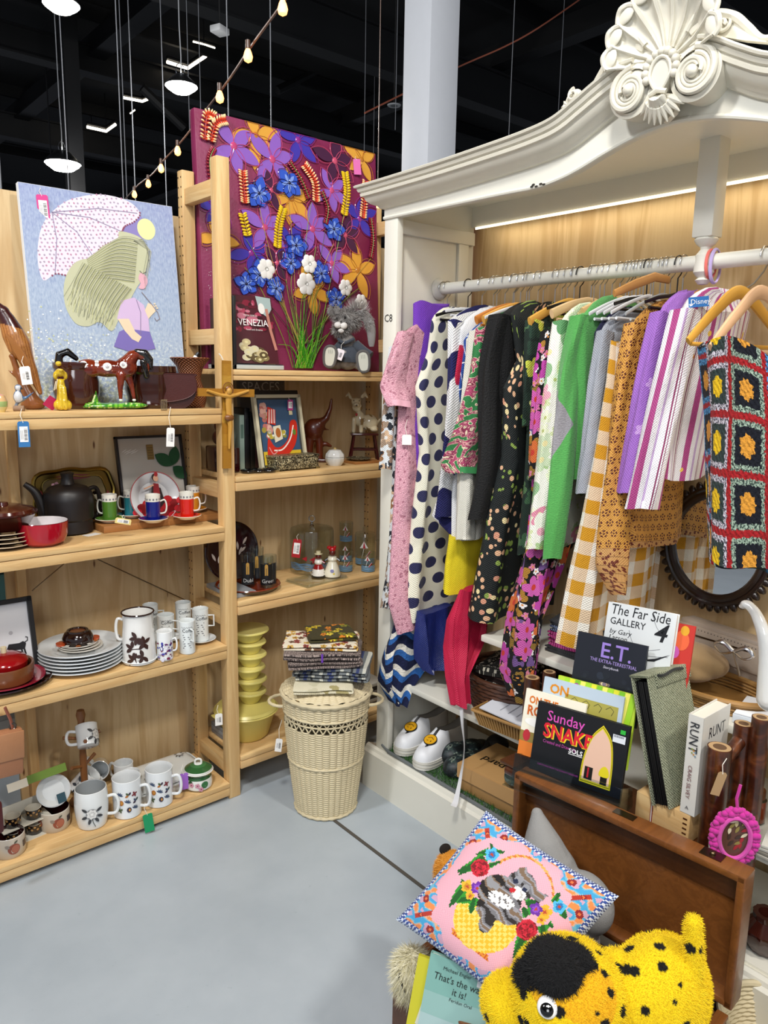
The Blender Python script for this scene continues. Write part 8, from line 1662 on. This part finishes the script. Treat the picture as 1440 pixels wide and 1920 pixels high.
def yb(d): d.flat(rect(0, 0, .09, .16), .0014, '#c9c228'); stroke(d, [(.02, .02), (.03, .09), (.026, .14)], .006, .0018, '#d9d9c8'); d.flat(circ(.036, .03, .005), .002, '#17140f'); [stroke(d, [(.05, .03+k*.012), (.085, .035+k*.012)], .003, .002, '#5a4a1c') for k in range(4)]
book('yellow_book', 'yellow picture book edge standing left of the teal book in the chest', frame(A_2-up*.16+Vector((.012, .008, 0)), ex, up), .07, .16, .006, '#b8b02a', deco=yb)
# ---------------- wardrobe floor: grass mat, shoes, boxes ----------------
DZ = .167; b = MB('satin', '#6a6f70'); b.box((1.79, 1.62, DZ+.003), (.15, .76, .005)); b.tube([(1.716, 2.0, DZ+.018), (1.713, 1.96, DZ+.006), (1.713, 1.25, DZ+.005)], .006, seg=8)
e = thing('grass_mat', 'green artificial grass mat with grey edge on the wardrobe floor', 'mat', (0, 0, 0), parts=[('backing', b)]); g2 = MB('matte'); rnd = random.Random(5); vs = []; fs = []; cs = []
for i in range(9000):
    x, y = rnd.uniform(1.718, 1.86), rnd.uniform(1.25, 1.995); l = rnd.uniform(.010, .02); dx, dy = rnd.uniform(-.006, .006), rnd.uniform(-.006, .006); a = rnd.uniform(0, 3.1); k = len(vs); w = .0009
    vs += [(x-w*cos(a), y-w*sin(a), DZ+.005), (x+w*cos(a), y+w*sin(a), DZ+.005), (x+dx, y+dy, DZ+.005+l)]; fs.append((k, k+1, k+2)); cs.append(hx(rnd.choice(['#2a5a1c', '#3a6f26', '#1f4616', '#4a7f30'])))
g2.add(vs, fs, cs=cs, smooth=False); o = g2.build('grass_pile', e, sharp=None); o['kind'] = 'stuff'
def shoe(lb, y, x0=1.70, z=DZ+.012, rz=0, L=.27):
    e = thing('slip_on_shoe', lb, 'shoe', Matrix.Translation((x0, y, z)) @ Matrix.Rotation(rz, 4, 'Z'))
    out = lambda f, w: [(v.x, v.y) for v in spline([Vector(q) for q in [(0, 0), (.02, .036*w), (.08, .046*w), (.16, .036*w), (.24, .034*w), (L, .018*w), (L, -.018*w), (.24, -.034*w), (.16, -.034*w), (.08, -.046*w), (.02, -.036*w)]], 5, True)]
    b = MB('satin', '#d9d6cc'); b.prism(out(0, 1), .030, smooth=True); [b.tube([(x, y_, zz) for x, y_ in out(0, 1.015)], .0014, 'satin', '#b9b5a8', seg=5, closed=True) for zz in (.010, .022)]; b.build('sole', e)
    def up_(u, v):
        P_ = out(0, .93); n = len(P_); k = u*n; i = int(k) % n; t = k-int(k); p = Vector(P_[i]).lerp(Vector(P_[(i+1) % n]), t); hmax = .045 if p.x < .02 else .04+.05*min(1, max(0, (p.x-.01)/.11)) if p.x < .13 else .085-.012*sin((p.x-.13)/.14*pi)
        c = Vector((p.x if p.x > .11 else .11+(p.x-.11)*.55, 0)); s_ = v**1.8*(.42 if p.x > .13 else .86*(1-.0)); q = p.lerp(Vector((c.x if p.x < .13 else p.x, 0)), s_); return (q.x, q.y, .028+hmax*sin(v*pi/2)*.92)
    b = MB('satin', '#e6e7ea'); b.grid(up_, 66, 10, wrap=True, cf=lambda u, v: hx('#e6e7ea') if (lambda q: q[0] < .15)(up_(u, v)) else hx('#a39a8e')); b.build('upper', e)
    b = MB('matte', '#5f564c'); b.prism([(x*.97+.004, y_*.80) for x, y_ in out(0, 1) if x > .115], .004, z=.030); b.build('insole', e)
    s_ = MB('print', '#e0a318'); q = Matrix.Translation((.072, 0, .0865)) @ R3(0, -.42, 0) @ Matrix.Rotation(pi/2, 4, 'Z'); s_.push(q); s_.prism(circ(0, 0, .026, .024, 24), .004, 'print', '#17140f', z=-.003); s_.flat(circ(0, 0, .0235, .0215, 24), .0014, '#e3a81c'); stroke(s_, [(-.012+.003*i, -.003-.0065*sin(pi*i/8)) for i in range(9)], .002, .0018, '#17140f'); s_.flat(circ(-.007, .007, .002, .0035, 8), .0018, '#17140f'); stroke(s_, [(.004, .007), (.011, .008)], .002, .0018, '#17140f'); s_.pop(); s_.build('smiley_patch', e)
    return e
shoe('white platform slip-on with smiley patch, left of the pair', 1.915, 1.715, rz=.10); shoe('white platform slip-on with smiley patch, right of the pair', 1.795, 1.702, rz=.12)
mat('camo_dark', rough=.5, fn=lambda g: g.ramp(g.noise(g.tc().outputs['Object'], 38, 2), [(0, '#0f1416'), (.45, '#1c262a'), (.55, '#2f3f3c'), (.62, '#7f8a7c'), (.66, '#161c20')], True))
for i, (y, x, lb) in enumerate(((1.685, 1.745, 'dark camouflage clog with buckle, nearest the shoe box'), (1.755, 1.80, 'dark camouflage clog beside the white slip-ons'))):
    o = blob('clog', None, [('e', (.05, 0, .035), (.06, .045, .038)), ('e', (.12, 0, .03), (.07, .042, .03)), ('e', (.18, 0, .02), (.05, .038, .02))], .004, m='camo_dark'); o.location = (x, y, DZ+.006); tag(o, lb, 'shoe')
for i, (x, y, h, lb) in enumerate(((1.93, 1.66, .075, 'black shoe behind the camouflage clogs'), (2.0, 1.56, .08, 'black shoe at the back of the wardrobe floor'))):
    o = blob('black_shoe', None, [('e', (0, 0, .035), (.07, .045, .036)), ('e', (.06, .02, .05), (.05, .04, .045)), ('t', [(-.05, 0, .06), (.0, .01, .08)], [.008, .01])], .004, m='satin', c='#0f0f11'); o.location = (x, y, DZ+.004); tag(o, lb, 'shoe')
b = MB('paper', '#a9814e'); b.box((0, 0, .045), (.20, .27, .09), bev=.002); l_ = MB('paper', '#b58c58'); l_.box((0, 0, .092), (.208, .278, .005), bev=.001); l_.box((-.105, 0, .068), (.003, .278, .048)); l_.box((0, .14, .068), (.208, .003, .048)); l_.push(T3(0, .06, .0952) @ R3(0, 0, -pi/2-.0)); l_.text('pard', .05, 0, 0, 0, '#17140f', 'print', bold=.01, rot=pi, al='CENTER'); l_.pop()
thing('shoe_box', 'brown cardboard shoe box on the grass mat', 'box', Matrix.Translation((1.84, 1.49, DZ+.008)) @ R3(0, 0, .05), parts=[('box', b), ('lid', l_)])
o = blob('green_shoe', None, [('e', (0, 0, .03), (.05, .04, .032)), ('e', (.06, 0, .04), (.06, .036, .042)), ('e', (.01, 0, .055), (.035, .03, .02))], .004, m='matte', colfn=lambda c: '#26332f' if c.z > .035 else ('#8f8f84' if c.z < .022 else '#5a6a62')); o.location = (1.775, 1.405, DZ+.105); tag(o, 'dark green and grey shoe resting on the cardboard box', 'shoe')
# shelf at .446: baskets and textiles
SZ = .447; mat('willow', '#4a2a18', .5, vary=.3); mat('willow_light', '#a37a42', .55, vary=.2)
def wbasket(name, label, p, rx, ry, h, m, rz=0, flare=1.15, rows=9, cat='basket'):
    e = thing(name, label, cat, Matrix.Translation(p) @ Matrix.Rotation(rz, 4, 'Z')); b = MB(m)
    for k in range(rows):
        f = k/(rows-1); s_ = 1+(flare-1)*f; b.tube([(rx*s_*cos(t)*(1+.012*(1 if (i+k) % 2 else -1)), ry*s_*sin(t)*(1+.012*(1 if (i+k) % 2 else -1)), .004+h*f) for i, t in enumerate([2*pi*j/48 for j in range(48)])], h/rows*.62, seg=6, closed=True)
    b.lathe([(0, .002), (1, .002), (1, .006), (0, .006)], seg=32, at_=(0, 0, 0), sx=rx*.98, sy=ry*.98); b.build('woven_side', e); b = MB(m); b.tube([(rx*flare*cos(t), ry*flare*sin(t), h+.008) for t in [2*pi*j/48 for j in range(48)]], .008, seg=8, closed=True); b.build('rim', e); return e
wbasket('willow_basket', 'dark brown willow basket holding folded black scarves on the middle shelf', (1.93, 1.56, SZ), .14, .15, .11, 'willow'); 
pm('black_white_print', lambda g, u, v: g.mix(g.noise(g.vec(u, v, 0), 60, 3).gt(.57), '#15130f', '#b9b3a2'))
for k in range(5): folded('folded_scarf', ['black patterned scarf lowest in the dark willow basket', 'dark brown scarf second in the willow basket', 'black and white scarf in the middle of the willow basket', 'dark scarf second from top in the willow basket', 'black and cream scarf on top in the willow basket'][k], (1.93-.004*k, 1.56+.01*(k % 2), SZ+.02+.026*k+.001), .20, .19, .023, 2, 'black_white_print' if k % 2 == 0 else 'dusty_brown', .3*(k % 3), k+20, 'scarf')
pb_ = at(925, 1375, z=SZ); e = thing('paper_basket', 'rectangular light wicker basket with papers at the shelf edge', 'basket', Matrix.Translation((pb_.x+.08, pb_.y-.03, SZ)) @ R3(0, 0, .1)); b = MB('willow_light')
for k in range(22):
    for sx_, ax in ((-1, 0), (1, 0)): b.tube([(sx_*.062, -.10+.2*k/21, .003), (sx_*.078, -.115+.23*k/21, .052)], .0042, seg=6)
    if k < 14:
        for sy_ in (-1, 1): b.tube([(-.06+.12*k/13, sy_*.10, .003), (-.076+.152*k/13, sy_*.116, .052)], .0042, seg=6)
b.tube([(x*1.02, y, .054) for x, y in rect(-.08, -.118, .08, .118)], .006, seg=8, closed=True); b.box((0, 0, .004), (.125, .205, .006)); b.build('woven_side', e)
q = MB('paper', '#dcdfe6'); q.box((0, 0, 0), (.14, .20, .004)); [q.flat(rect(-.04, -.05+k*.03, .04, -.047+k*.03), .0028, '#9a9ca4') for k in range(4)]; single('paper_sheets', 'white sheets of paper lying in the light wicker basket', 'papers', q, Matrix.Translation((pb_.x+.08, pb_.y-.03, SZ+.062)) @ R3(.05, -.06, .1))
UZ = .734; pm('navy_stripe', lambda g, u, v: g.mix((v*160).fr().lt(.4), '#1e2b58', '#9fb0cc')); pm('magenta_stripe', lambda g, u, v: g.mix((v*120).fr().lt(.5), '#9a2468', '#d65aa0'))
for k, (m, lb, h) in enumerate((('charcoal_cloth', 'charcoal folded jumper at the bottom of the pile on the upper shelf', .02), ('magenta_stripe', 'magenta striped folded top, lower', .024), ('magenta_stripe', 'magenta striped folded top, upper', .022), ('navy_stripe', 'navy and white striped folded top', .022), ('charcoal_cloth', 'dark folded top crowning the pile on the upper shelf', .016))): folded('folded_shirt', lb, (1.90, 1.24, UZ+sum((.02, .024, .022, .022)[:k])+.001*k), .22, .20, h, 2, m, .05*k, 40+k, 'clothing')
# mirror, bag, cap, basket on the upper shelf
e = thing('oval_mirror', 'round mirror in dark carved frame leaning inside the wardrobe', 'mirror', frame((2.075, .985, 1.085), (0, -1, 0), (.03, 0, 1)))
b = MB('carved', '#1d110c'); b.tube([(.135*cos(t), .150*sin(t), 0) for t in [2*pi*i/48 for i in range(48)]], .013, seg=10, closed=True)
for i in range(44): t = 2*pi*i/44; b.ell((.160*cos(t), .176*sin(t), 0), (.016, .011, .010), rot=(0, 0, t), seg=10, rings=6)
b.tube([(.15*cos(t), .165*sin(t), .004) for t in [2*pi*i/48 for i in range(48)]], .008, seg=8, closed=True); b.build('carved_frame', e); mat('mirror_glass', '#e6e8e8', .02, metal=1); MB('mirror_glass').flat(circ(0, 0, .132, .148, 40), .0, '#ffffff').build('mirror_glass', e)
e = thing('beige_handbag', 'beige perforated leather handbag standing on the upper shelf', 'handbag', Matrix.Translation((1.99, .90, UZ)) @ R3(0, .06, -.15)); b = MB('leather', '#9a8b7c'); b.box((0, 0, .075), (.06, .26, .15), bev=.012); b.build('body', e); b = MB('leather', '#a39484'); b.box((-.032, 0, .10), (.008, .262, .075), bev=.003); [b.ell((-.0362, -.12+.01*k, .13), (.0006, .0016, .0016), 'matte', '#4a4038', seg=6, rings=4) for k in range(25)]; b.build('flap', e); MB('metal', '#5a4a3a').tube([(-.037, -.09, .118), (-.038, .09, .112)], .0022, seg=6).build('zip', e)
o = blob('suede_beret', None, [('e', (0, 0, .045), (.075, .10, .045)), ('e', (-.03, 0, .03), (.07, .08, .03))], .004, m='cloth', c='#8f7550'); o.location = (1.875, .93, UZ+.035); tag(o, 'soft tan suede beret lying in the flat basket', 'beret')
wbasket('flat_basket', 'flat golden wicker basket with handle under the tan beret', (1.86, .86, UZ), .085, .14, .03, 'willow_light', flare=1.12, rows=5)
q = MB('metal', '#c9c9cc'); [q.tube(spline([(0, 0, 0), (0, sg*.03, .018), (0, sg*.05, .004), (0, sg*.028, -.012), (0, 0, 0)], 4), .006, seg=8, flat=.4) for sg in (-1, 1)]; q.tube([(0, 0, 0), (-.01, -.02, -.035), (-.02, -.03, -.05)], .005, seg=8, flat=.4); single('silver_bow', 'silver satin bow resting against the beige handbag', 'bow', q, at(1375, 1222, x=1.86))
g3 = blob('dinosaur_neck', None, [('t', spline([at(1438, 1240, x=1.72), at(1432, 1190, x=1.72), at(1418, 1152, x=1.73), at(1404, 1135, x=1.735)], 4), [.018, .017, .016, .0155, .015, .0145, .014, .0135, .0125, .012, .0115, .011, .011]), ('e', at(1400, 1133, x=1.737), (.014, .014, .010)), ('e', at(1393, 1137, x=1.738), (.010, .010, .006)), ('t', [at(1438, 1240, x=1.72), at(1444, 1310, x=1.73)], [.018, .03])], .003, m='ceramic', c='#e3e3df'); tag(g3, 'glossy white long-necked dinosaur figure at the right picture edge', 'figurine'); g3.name = 'dinosaur_figurine'
b = MB('paper', '#dfe5ec'); q = at(1430, 1338, z=UZ); b.box((0, 0, .012), (.13, .16, .022), bev=.002); b.box((.0, .0, .025), (.128, .155, .002), 'paper', '#eaeef4'); single('paper_stack', 'stack of white paper on the shelf at the right edge', 'papers', b, Matrix.Translation((1.84, q.y-.04, UZ)) @ R3(0, 0, .2))
# ---------------- bamboo rack with books ----------------
mat('bamboo', rough=.3, coat=.3, fn=lambda g: g.ramp(g.noise(g.tc().outputs['Object'], 22, 3, .6, 1), [(0, '#1e0b05'), (.42, '#361608'), (.56, '#4e240f'), (.74, '#6e3a1a')]))
e = thing('bamboo_rack', 'dark bamboo rack between wardrobe and chest carrying the books', 'rack', (1.56, .95, 0)); LO = Vector((1.56, .95, 0))
def bam(p0, p1, r, nm='post', cap=True):
    p0, p1 = Vector(p0)-LO, Vector(p1)-LO; b = MB('bamboo'); n = 14; pts = [p0.lerp(p1, i/n) for i in range(n+1)]; b.tube(pts, [r*(1+(.05 if i % 4 == 0 else 0)) for i in range(n+1)], seg=18)
    if cap: d = (p1-p0).normalized(); b.push(Matrix.Translation(p1) @ d.to_track_quat('Z', 'Y').to_matrix().to_4x4()); b.lathe([(r*.55, .0006), (r*.9, .0006)], m='matte', c='#a98a62', seg=18); b.lathe([(0, .0004), (r*.55, .0005)], m='matte', c='#5a4028', seg=18); b.pop()
    b.build(nm, e)
bam((1.56, .69, 0), (1.56, .69, .762), .026); q = at(998, 1270, x=1.58); bam((1.58, q.y, 0), (1.58, q.y, q.z), .021); bam((1.655, .685, 0), (1.655, .685, .79), .020); q2 = at(1428, 1345, x=1.66); bam((1.66, q2.y, 0), (1.66, q2.y, q2.z), .02); bam((1.655, q.y, 0), (1.655, q.y, .74), .018)
bam((1.565, .69, .715), (1.655, .685, .755), .015, 'crossbar', False); bam((1.565, .69, .20), (1.655, .685, .20), .014, 'crossbar', False)
for x, z in ((1.52, .485), (1.60, .485), (1.655, .485)): bam((x, .665, z), (x, q.y+.02, z), .014, 'rail', False)
for z in (.62, .70): bam((1.655, .69, z), (1.655, .80, z+.02), .012, 'rail')
b = MB('trunk_dark').box((0.03, 0.03, .504), (.16, .56, .008), bev=.001); b.build('shelf', e)
RZ_ = .509
b = MB('pine_y'); b.box((1.605, .80, RZ_+.037), (.12, .135, .072), bev=.002); b.box((1.6055, .826, RZ_+.037), (.1225, .006, .0735), 'print', '#7a1420'); b.box((1.6056, .826, RZ_+.037), (.1235, .0025, .074), 'print', '#d8d0c8'); [b.box((1.5455, .738+.006, RZ_+.012+.012*k), (.002, .010, .004), 'trunk_dark') for k in range(5)]; single('wooden_box', 'pale wooden box with red and white band under the green binder', 'box', b)
BZ = RZ_+.0745
def runt(d):
    d.text('RUNT', .038, .03, .178, .0016, '#26282e', sx=.74); d.flat(rect(.0, .0, .002, .236), .0014, '#c9c8c4')
    d.push(frame((-.0014, 0, -.0332), (0, 0, 1), (0, 1, 0))); 
    d.text('RUNT', .030, .007, .222, .001, '#26282e', rot=-pi/2, sx=.9, al='LEFT'); d.text('CRAIG SILVEY', .013, .011, .118, .001, '#6a2a34', rot=-pi/2, sx=1.0); [d.flat(circ(.016+.004*(k % 3), .158-.003*k, .002, n=7), .0011, ['#8a9a3c', '#c98a3c', '#6a8aa0'][k % 3]) for k in range(6)]; d.text('A', .012, .012, .012, .001, '#55565a'); d.pop()
book('runt_novel', 'white hardback novel with RUNT on spine and cover', frame((1.545, .725, BZ), (1, 0, 0), (0, .0, 1)), .125, .236, .032, '#dad8d0', deco=runt)
mat('tweed_green', rough=.95, fn=lambda g: (lambda n, o: (g.mix(n, '#454e36', '#b9bca0'), n*2))(((g.obj()[0]*900).sin()*(g.obj()[1]*900).sin()*.5+g.noise(g.tc().outputs['Object'], 300, 2)), 0))
e = thing('green_binder', 'green tweed covered binder with black pages standing on the wooden box', 'binder', frame((1.528, .775, BZ), (1, -.10, 0), (0, .30, 1)))
b = MB('tweed_green'); b.box((.075, .15, .0), (.15, .30, .004), bev=.001); b.build('front_cover', e); b = MB('tweed_green'); b.box((.075, .152, -.045), (.15, .304, .004), bev=.001); b.build('back_cover', e); b = MB('tweed_green'); b.box((.075, .302, -.022), (.155, .005, .052), bev=.001); b.box((.09, .288, .004), (.13, .032, .003), bev=.001); b.build('top_flap', e)
b = MB('satin', '#0f0f11'); [b.box((.078, .146, -.006-.0055*k), (.142-.002*(k % 3), .284, .0035)) for k in range(7)]; b.build('black_pages', e); MB('cloth', '#0f140f').tube(spline([(.03, .30, .008), (.05, .297, .010), (.09, .302, .009), (.12, .298, .010)], 4), .0035, seg=8).build('tie', e)
# acrylic stand and magazines
BL = Vector((1.432, 1.10, .578)); ex = Vector((.053, -.223, 0)).normalized(); ey = Vector((.036, .0085, .17)).normalized(); MS = frame(BL, ex, ey)
def snake(d):
    z = .0016; d.text('Sunday', .036, .028, .132, z, '#d04fae', shear=0, sx=.95, bold=.006); d.text('SNAKE', .048, .026, .090, z, '#e8c820', sx=.86, bold=.03); d.text('SNAKE', .048, .023, .092, z+.0004, '#cf1a2c', sx=.86, bold=.025); d.text('Created and Drawn by', .0115, .026, .076, z, '#b5459a', sx=.8); d.text('SOLS', .016, .094, .070, z, '#efefef', bold=.02); d.flat(rect(.094, .0665, .130, .068), z, '#efefef')
    d.text('CARTOONS FROM THE SUNDAY OBSERVER', .006, .02, .018, z, '#a33a90', sx=.9)
    ar = [(v.x, v.y) for v in spline([Vector(q) for q in [(.130, .012), (.132, .07), (.146, .125), (.170, .158)]], 6)]+[(v.x, v.y) for v in spline([Vector(q) for q in [(.170, .158), (.194, .128), (.204, .075), (.206, .012)]], 6)][1:]
    d.flat(ar, z, '#d8c81c'); sc = lambda k: [(.168+(x-.168)*k, .08+(y-.08)*k) for x, y in ar]; d.flat(sc(.95), z+.0003, '#17140f'); d.flat(sc(.93), z+.0006, '#d8c81c'); d.flat(sc(.88), z+.0009, '#dfb8a0')
    d.flat(rect(.140, .022, .160, .052), z+.0013, '#17140f'); d.flat(rect(.147, .026, .151, .050), z+.0016, '#b01a2c'); d.flat(rect(.180, .020, .196, .040), z+.0013, '#17140f'); d.flat([(v.x, v.y) for v in spline([Vector(q) for q in [(.176, .040), (.198, .040), (.197, .056), (.188, .064), (.178, .056)]], 4, True)], z+.0014, '#d8c81c')
    d.flat(rect(.196, .128, .226, .146), z+.002, '#d6dbe2'); [d.flat(rect(.199+.003*k, .140, .2004+.003*k, .145), z+.0024, '#33343a') for k in range(8)]; d.flat(rect(.212, .150, .224, .160), z+.002, '#2fae3a')
book('sunday_snake_book', 'black comic book with Sunday Snake in pink and red on the acrylic stand', MS, .232, .172, .010, '#0e0e10', deco=snake)
def mag(name, lb, px, py, back, w, h, cover, deco, drop=0, t=.006):
    """top left corner seen at a pixel, standing behind the front book; back = how far behind it"""
    O = Vector(BL)-ex.cross(ey)*back; n = MS.to_3x3() @ Vector((0, 0, 1)); d = at(px, py, y=1.0)-CAMP; k = (O-CAMP).dot(n)/d.dot(n); return book(name, lb, frame(CAMP+d*k-ey*h, ex, ey), w, h, t, cover, deco=deco)
def onr(d):
    d.flat(rect(0, 0, .14, .05), .0015, '#d9782a'); d.flat(rect(0, .036, .14, .062), .0017, '#8f7a3a'); d.text('ON THE', .026, .012, .135, .0018, '#d9731c', bold=.03, sx=.8); d.text('ROCKS', .034, .010, .105, .0018, '#c9601c', bold=.03, sx=.85)
    d.flat(circ(.04, .088, .032, .011, 20), .0018, '#f2f0ea'); [d.flat(circ(.018+.03*k, .052, .010, .015, 12), .002, ['#b52a34', '#1c1a1a', '#c9bd2c', '#c9803c'][k]) or d.flat(circ(.018+.03*k, .070, .008, .008, 10), .0021, '#e3b48c') for k in range(4)]
mag('on_the_rocks_book', 'cream comic book with orange On the Rocks lettering left of the Snake book', 988, 1290, .013, .16, .168, '#ece6d2', onr)
def on2(d): d.flat(rect(.0, .0, .20, .17), .0015, '#b9c9d6'); d.text('ON', .032, .018, .135, .0018, '#d98a1c', bold=.03); d.flat(rect(.060, .03, .195, .142), .0018, '#a8a04a'); [stroke(d, [(.075+.03*k, .13), (.085+.03*k, .138), (.095+.03*k, .13), (.09+.03*k, .118)], .0012, .0021, '#2a2820') for k in range(4)]
mag('blue_comic_book', 'pale blue comic book with olive drawing panel behind the Snake book', 1022, 1268, .024, .205, .17, '#b9c9d6', on2)
def gy(d): [d.flat([(x, 0), (x+.012, 0), (x+.03, .18), (x+.018, .18)], .0015+.0001*i, ['#a3d62c', '#e6e03a', '#7fc22a', '#efe86a'][i % 4]) for i, x in enumerate([k*.014 for k in range(13)])]; d.flat(circ(.05, .165, .008), .004, '#b02a9a'); d.text('COMICS', .012, .10, .160, .004, '#c01f4a', bold=.02)
mag('green_comic_book', 'bright green and yellow striped book edge below the storybook', 1048, 1266, .034, .20, .18, '#b9d63a', gy)
def et(d):
    d.text('E.T.', .052, .062, .150, .0018, '#9a7fd0', bold=.012); d.text('THE EXTRA-TERRESTRIAL', .0125, .040, .136, .0018, '#a993d6', sx=.82); d.text('Storybook', .009, .075, .124, .0018, '#d8d4e6', shear=.2)
    for k in range(46): x, y = .085+.032*nz(k, 2), .085+.016*nz(k, 8); d.flat(circ(x+.01*sin(k*3), y, .004+.005*abs(nz(k, 3)), n=9), .0018+.00002*k, random.choice(['#4a4658', '#7a6a5a', '#c9a878', '#e6d8b8', '#2c3144', '#8a7a8a']))
    for k in range(30): d.flat(circ(.02+.15*random.random(), .02+.09*random.random(), .010*random.random()+.003, n=8), .00165+.000003*k, random.choice(['#20242e', '#262c38', '#1c2028']))
mag('storybook', 'dark blue film storybook titled E.T. standing behind the comics', 1085, 1183, .055, .175, .20, '#1a1d26', et)
def fsg(d):
    d.text('The Far Side', .036, .008, .163, .0018, '#17171a', sx=.80, shear=.12); d.text('GALLERY', .024, .010, .138, .0018, '#17171a', sx=.9, bold=.004); d.text('4', .062, .118, .118, .0018, '#17171a', bold=.012, shear=.25); d.text('by Gary\nLarson', .017, .012, .115, .0018, '#17171a', shear=.2)
    for pts in ([(.06, .13), (.075, .10), (.105, .09), (.14, .10)], [(.07, .09), (.11, .078), (.16, .085)], [(.11, .18), (.125, .15), (.145, .13)]): stroke(d, [(v.x, v.y) for v in spline([Vector(q) for q in pts], 5)], .0008, .0018, '#55565a')
    d.flat([(.09, .062), (.13, .075), (.165, .092), (.13, .068)], .002, '#17171a')
mag('cartoon_book', 'thick white cartoon book with handwritten Far Side title', 1142, 1128, .085, .168, .19, '#dde0e0', fsg, t=.022)
mag('red_yellow_book', 'colourful red and purple book at the right of the cartoon book', 1255, 1165, .112, .062, .17, '#c0342a', lambda d: (d.flat(circ(.035, .13, .018, .024, 16), .0018, '#e0633a'), d.flat(circ(.02, .10, .014, .016, 14), .002, '#c95ab0'), d.flat(circ(.04, .155, .01, .012), .002, '#d9a02a')))
e = thing('acrylic_stand', 'clear acrylic display stand holding the comic books behind the chest lid', 'stand', MS); b = MB('acrylic'); b.box((.105, .016, .028), (.27, .036, .003)); b.build('front_lip', e); b = MB('acrylic'); b.box((.105, -.0035, -.02), (.27, .003, .10)); b.build('tray', e)
for x in (-.03, .24): b = MB('acrylic'); b.push(T3(x, 0, 0)); b.push(R3(0, pi/2, 0)); b.prism([(-.03, -.03), (-.03, .035), (.05, .02), (.075, -.03)], .003); b.pop(); b.pop(); b.build('side_plate', e)
b = MB('acrylic'); b.box((.105, -.034, -.0), (.27, .003, .16)); b.box((.105, -.018, .028), (.27, .035, .003)); b.build('base_plate', e)
# pink crochet oval, tag, feather
p = at(1377, 1570, x=1.535); e = thing('crochet_oval', 'hot pink crocheted oval frame with beads hanging from the bamboo post', 'ornament', frame(p, (.62, -.78, 0), (0, 0, 1))); b = MB('cloth', '#bd2a8e')
for rr_, n, s_ in ((1.0, 34, .0085), (1.14, 38, .0075), (.88, 34, .006)): [b.ell((.040*rr_*cos(t), .056*rr_*sin(t), .003*sin(i*2.1)), (s_, s_, s_*.8), seg=8, rings=6) for i, t in enumerate([2*pi*k/n for k in range(n)])]
b.tube([(.031*cos(t), .047*sin(t), .004) for t in [2*pi*k/30 for k in range(30)]], .005, 'cloth', '#cc4aa2', seg=8, closed=True); b.tube([(0, .066, 0), (-.004, .09, 0), (.002, .12, -.004)], .0035, seg=6); b.build('crochet_ring', e)
b = MB('print', '#7a1a24'); b.flat(circ(0, 0, .030, .046, 24), 0, '#5a3a2c'); [b.flat(leafp(.014*sin(k*2.1), -.03+.0045*k, .018, .0035, 1+.5*sin(k*1.7)), .0006+.00005*k, random.choice(['#9a1a24', '#c9b98a', '#8a7a3c', '#3c2a20', '#d9cfae'])) for k in range(15)]; b.build('picture', e)
q = MB('cloth', '#e2dcda'); q.tube(spline([(0, .03, 0), (-.008, .01, 0), (-.006, -.02, .002), (-.012, -.045, 0), (-.028, -.06, 0)], 4), [.003+.006*sin(pi*i/16) for i in range(17)], seg=8, flat=.4); single('white_feather', 'white feather charm beside the pink crochet oval', 'charm', q, frame(at(1342, 1585, x=1.52), (.62, -.78, 0), (0, 0, 1)))
tagcard('price_tag', 'brown card tag hanging from the bamboo post', at(1356, 1448, x=1.53), .02, .055, '#a98a62', bars=False, tilt=-.25, string=.03)
# right edge: things on the wardrobe's lower shelf and floor
for i, (px, py, c, lb) in enumerate(((1428, 1478, '#c99a2a', 'spice jar with yellow label on the shelf at the right edge, nearer'), (1440, 1462, '#8a3a1c', 'spice jar with brown label behind its neighbour'))):
    p = at(px, 1560, z=SZ); b = MB('gloss'); b.lathe([(0, 0), (.022, 0), (.024, .006), (.024, .062), (.018, .068), (.0, .069)], seg=28, cs=['#3a2a18', '#3a2a18', c, '#3a2a18', '#3a2a18']); l_ = MB('plastic', '#6a3a1c').lathe([(.0, .088), (.019, .088), (.020, .085), (.020, .067), (0, .067)], seg=28); thing('spice_jar', lb, 'jar', (1.80+.07*i, .742-.02*i, SZ), parts=[('jar', b), ('lid', l_)])
p = at(1425, 1590, z=SZ)
for k in range(4): b = MB('paper', ['#b9b5aa', '#8f8a7e', '#c9c6bc', '#d9d6cc'][k]); b.box((0, 0, .004), (.15, .13, .007), bev=.001); (b.flat(rect(-.06, -.05, .04, .05), .0082, '#3c4440', 'print') if k == 3 else None); single('magazine', ['lowest magazine of the pile at the right edge', 'second magazine of the pile at the right edge', 'third magazine of the pile at the right edge', 'top magazine with dark photo at the right edge'][k], 'magazine', b, Matrix.Translation((1.80+.005*k, .60, SZ+.0085*k)) @ R3(0, 0, .08*k))
wbasket('cane_basket', 'cane basket with brown banding on the floor at the right edge', (1.62, .54, 0), .085, .085, .14, 'cane', flare=1.25, rows=15)
b = MB('gloss', '#3a1710').lathe([(0, 0), (.03, 0), (.05, .03), (.052, .06), (.03, .085), (.032, .10), (.02, .10), (0, .02)], seg=32, rmod=lambda t, z: 1+.04*sin(12*t)); single('copper_jug', 'dark ribbed glass vase on the wardrobe floor at the right edge', 'vase', b, (1.80, .64, .168))
b = MB('satin', '#8f9490'); b.box((0, 0, .03), (.16, .14, .06), bev=.01); b.box((-.02, 0, .065), (.12, .1, .01), 'satin', '#3a3c40'); single('grey_case', 'grey and white case on the wardrobe floor behind the chest', 'case', b, (1.80, .80, .168))
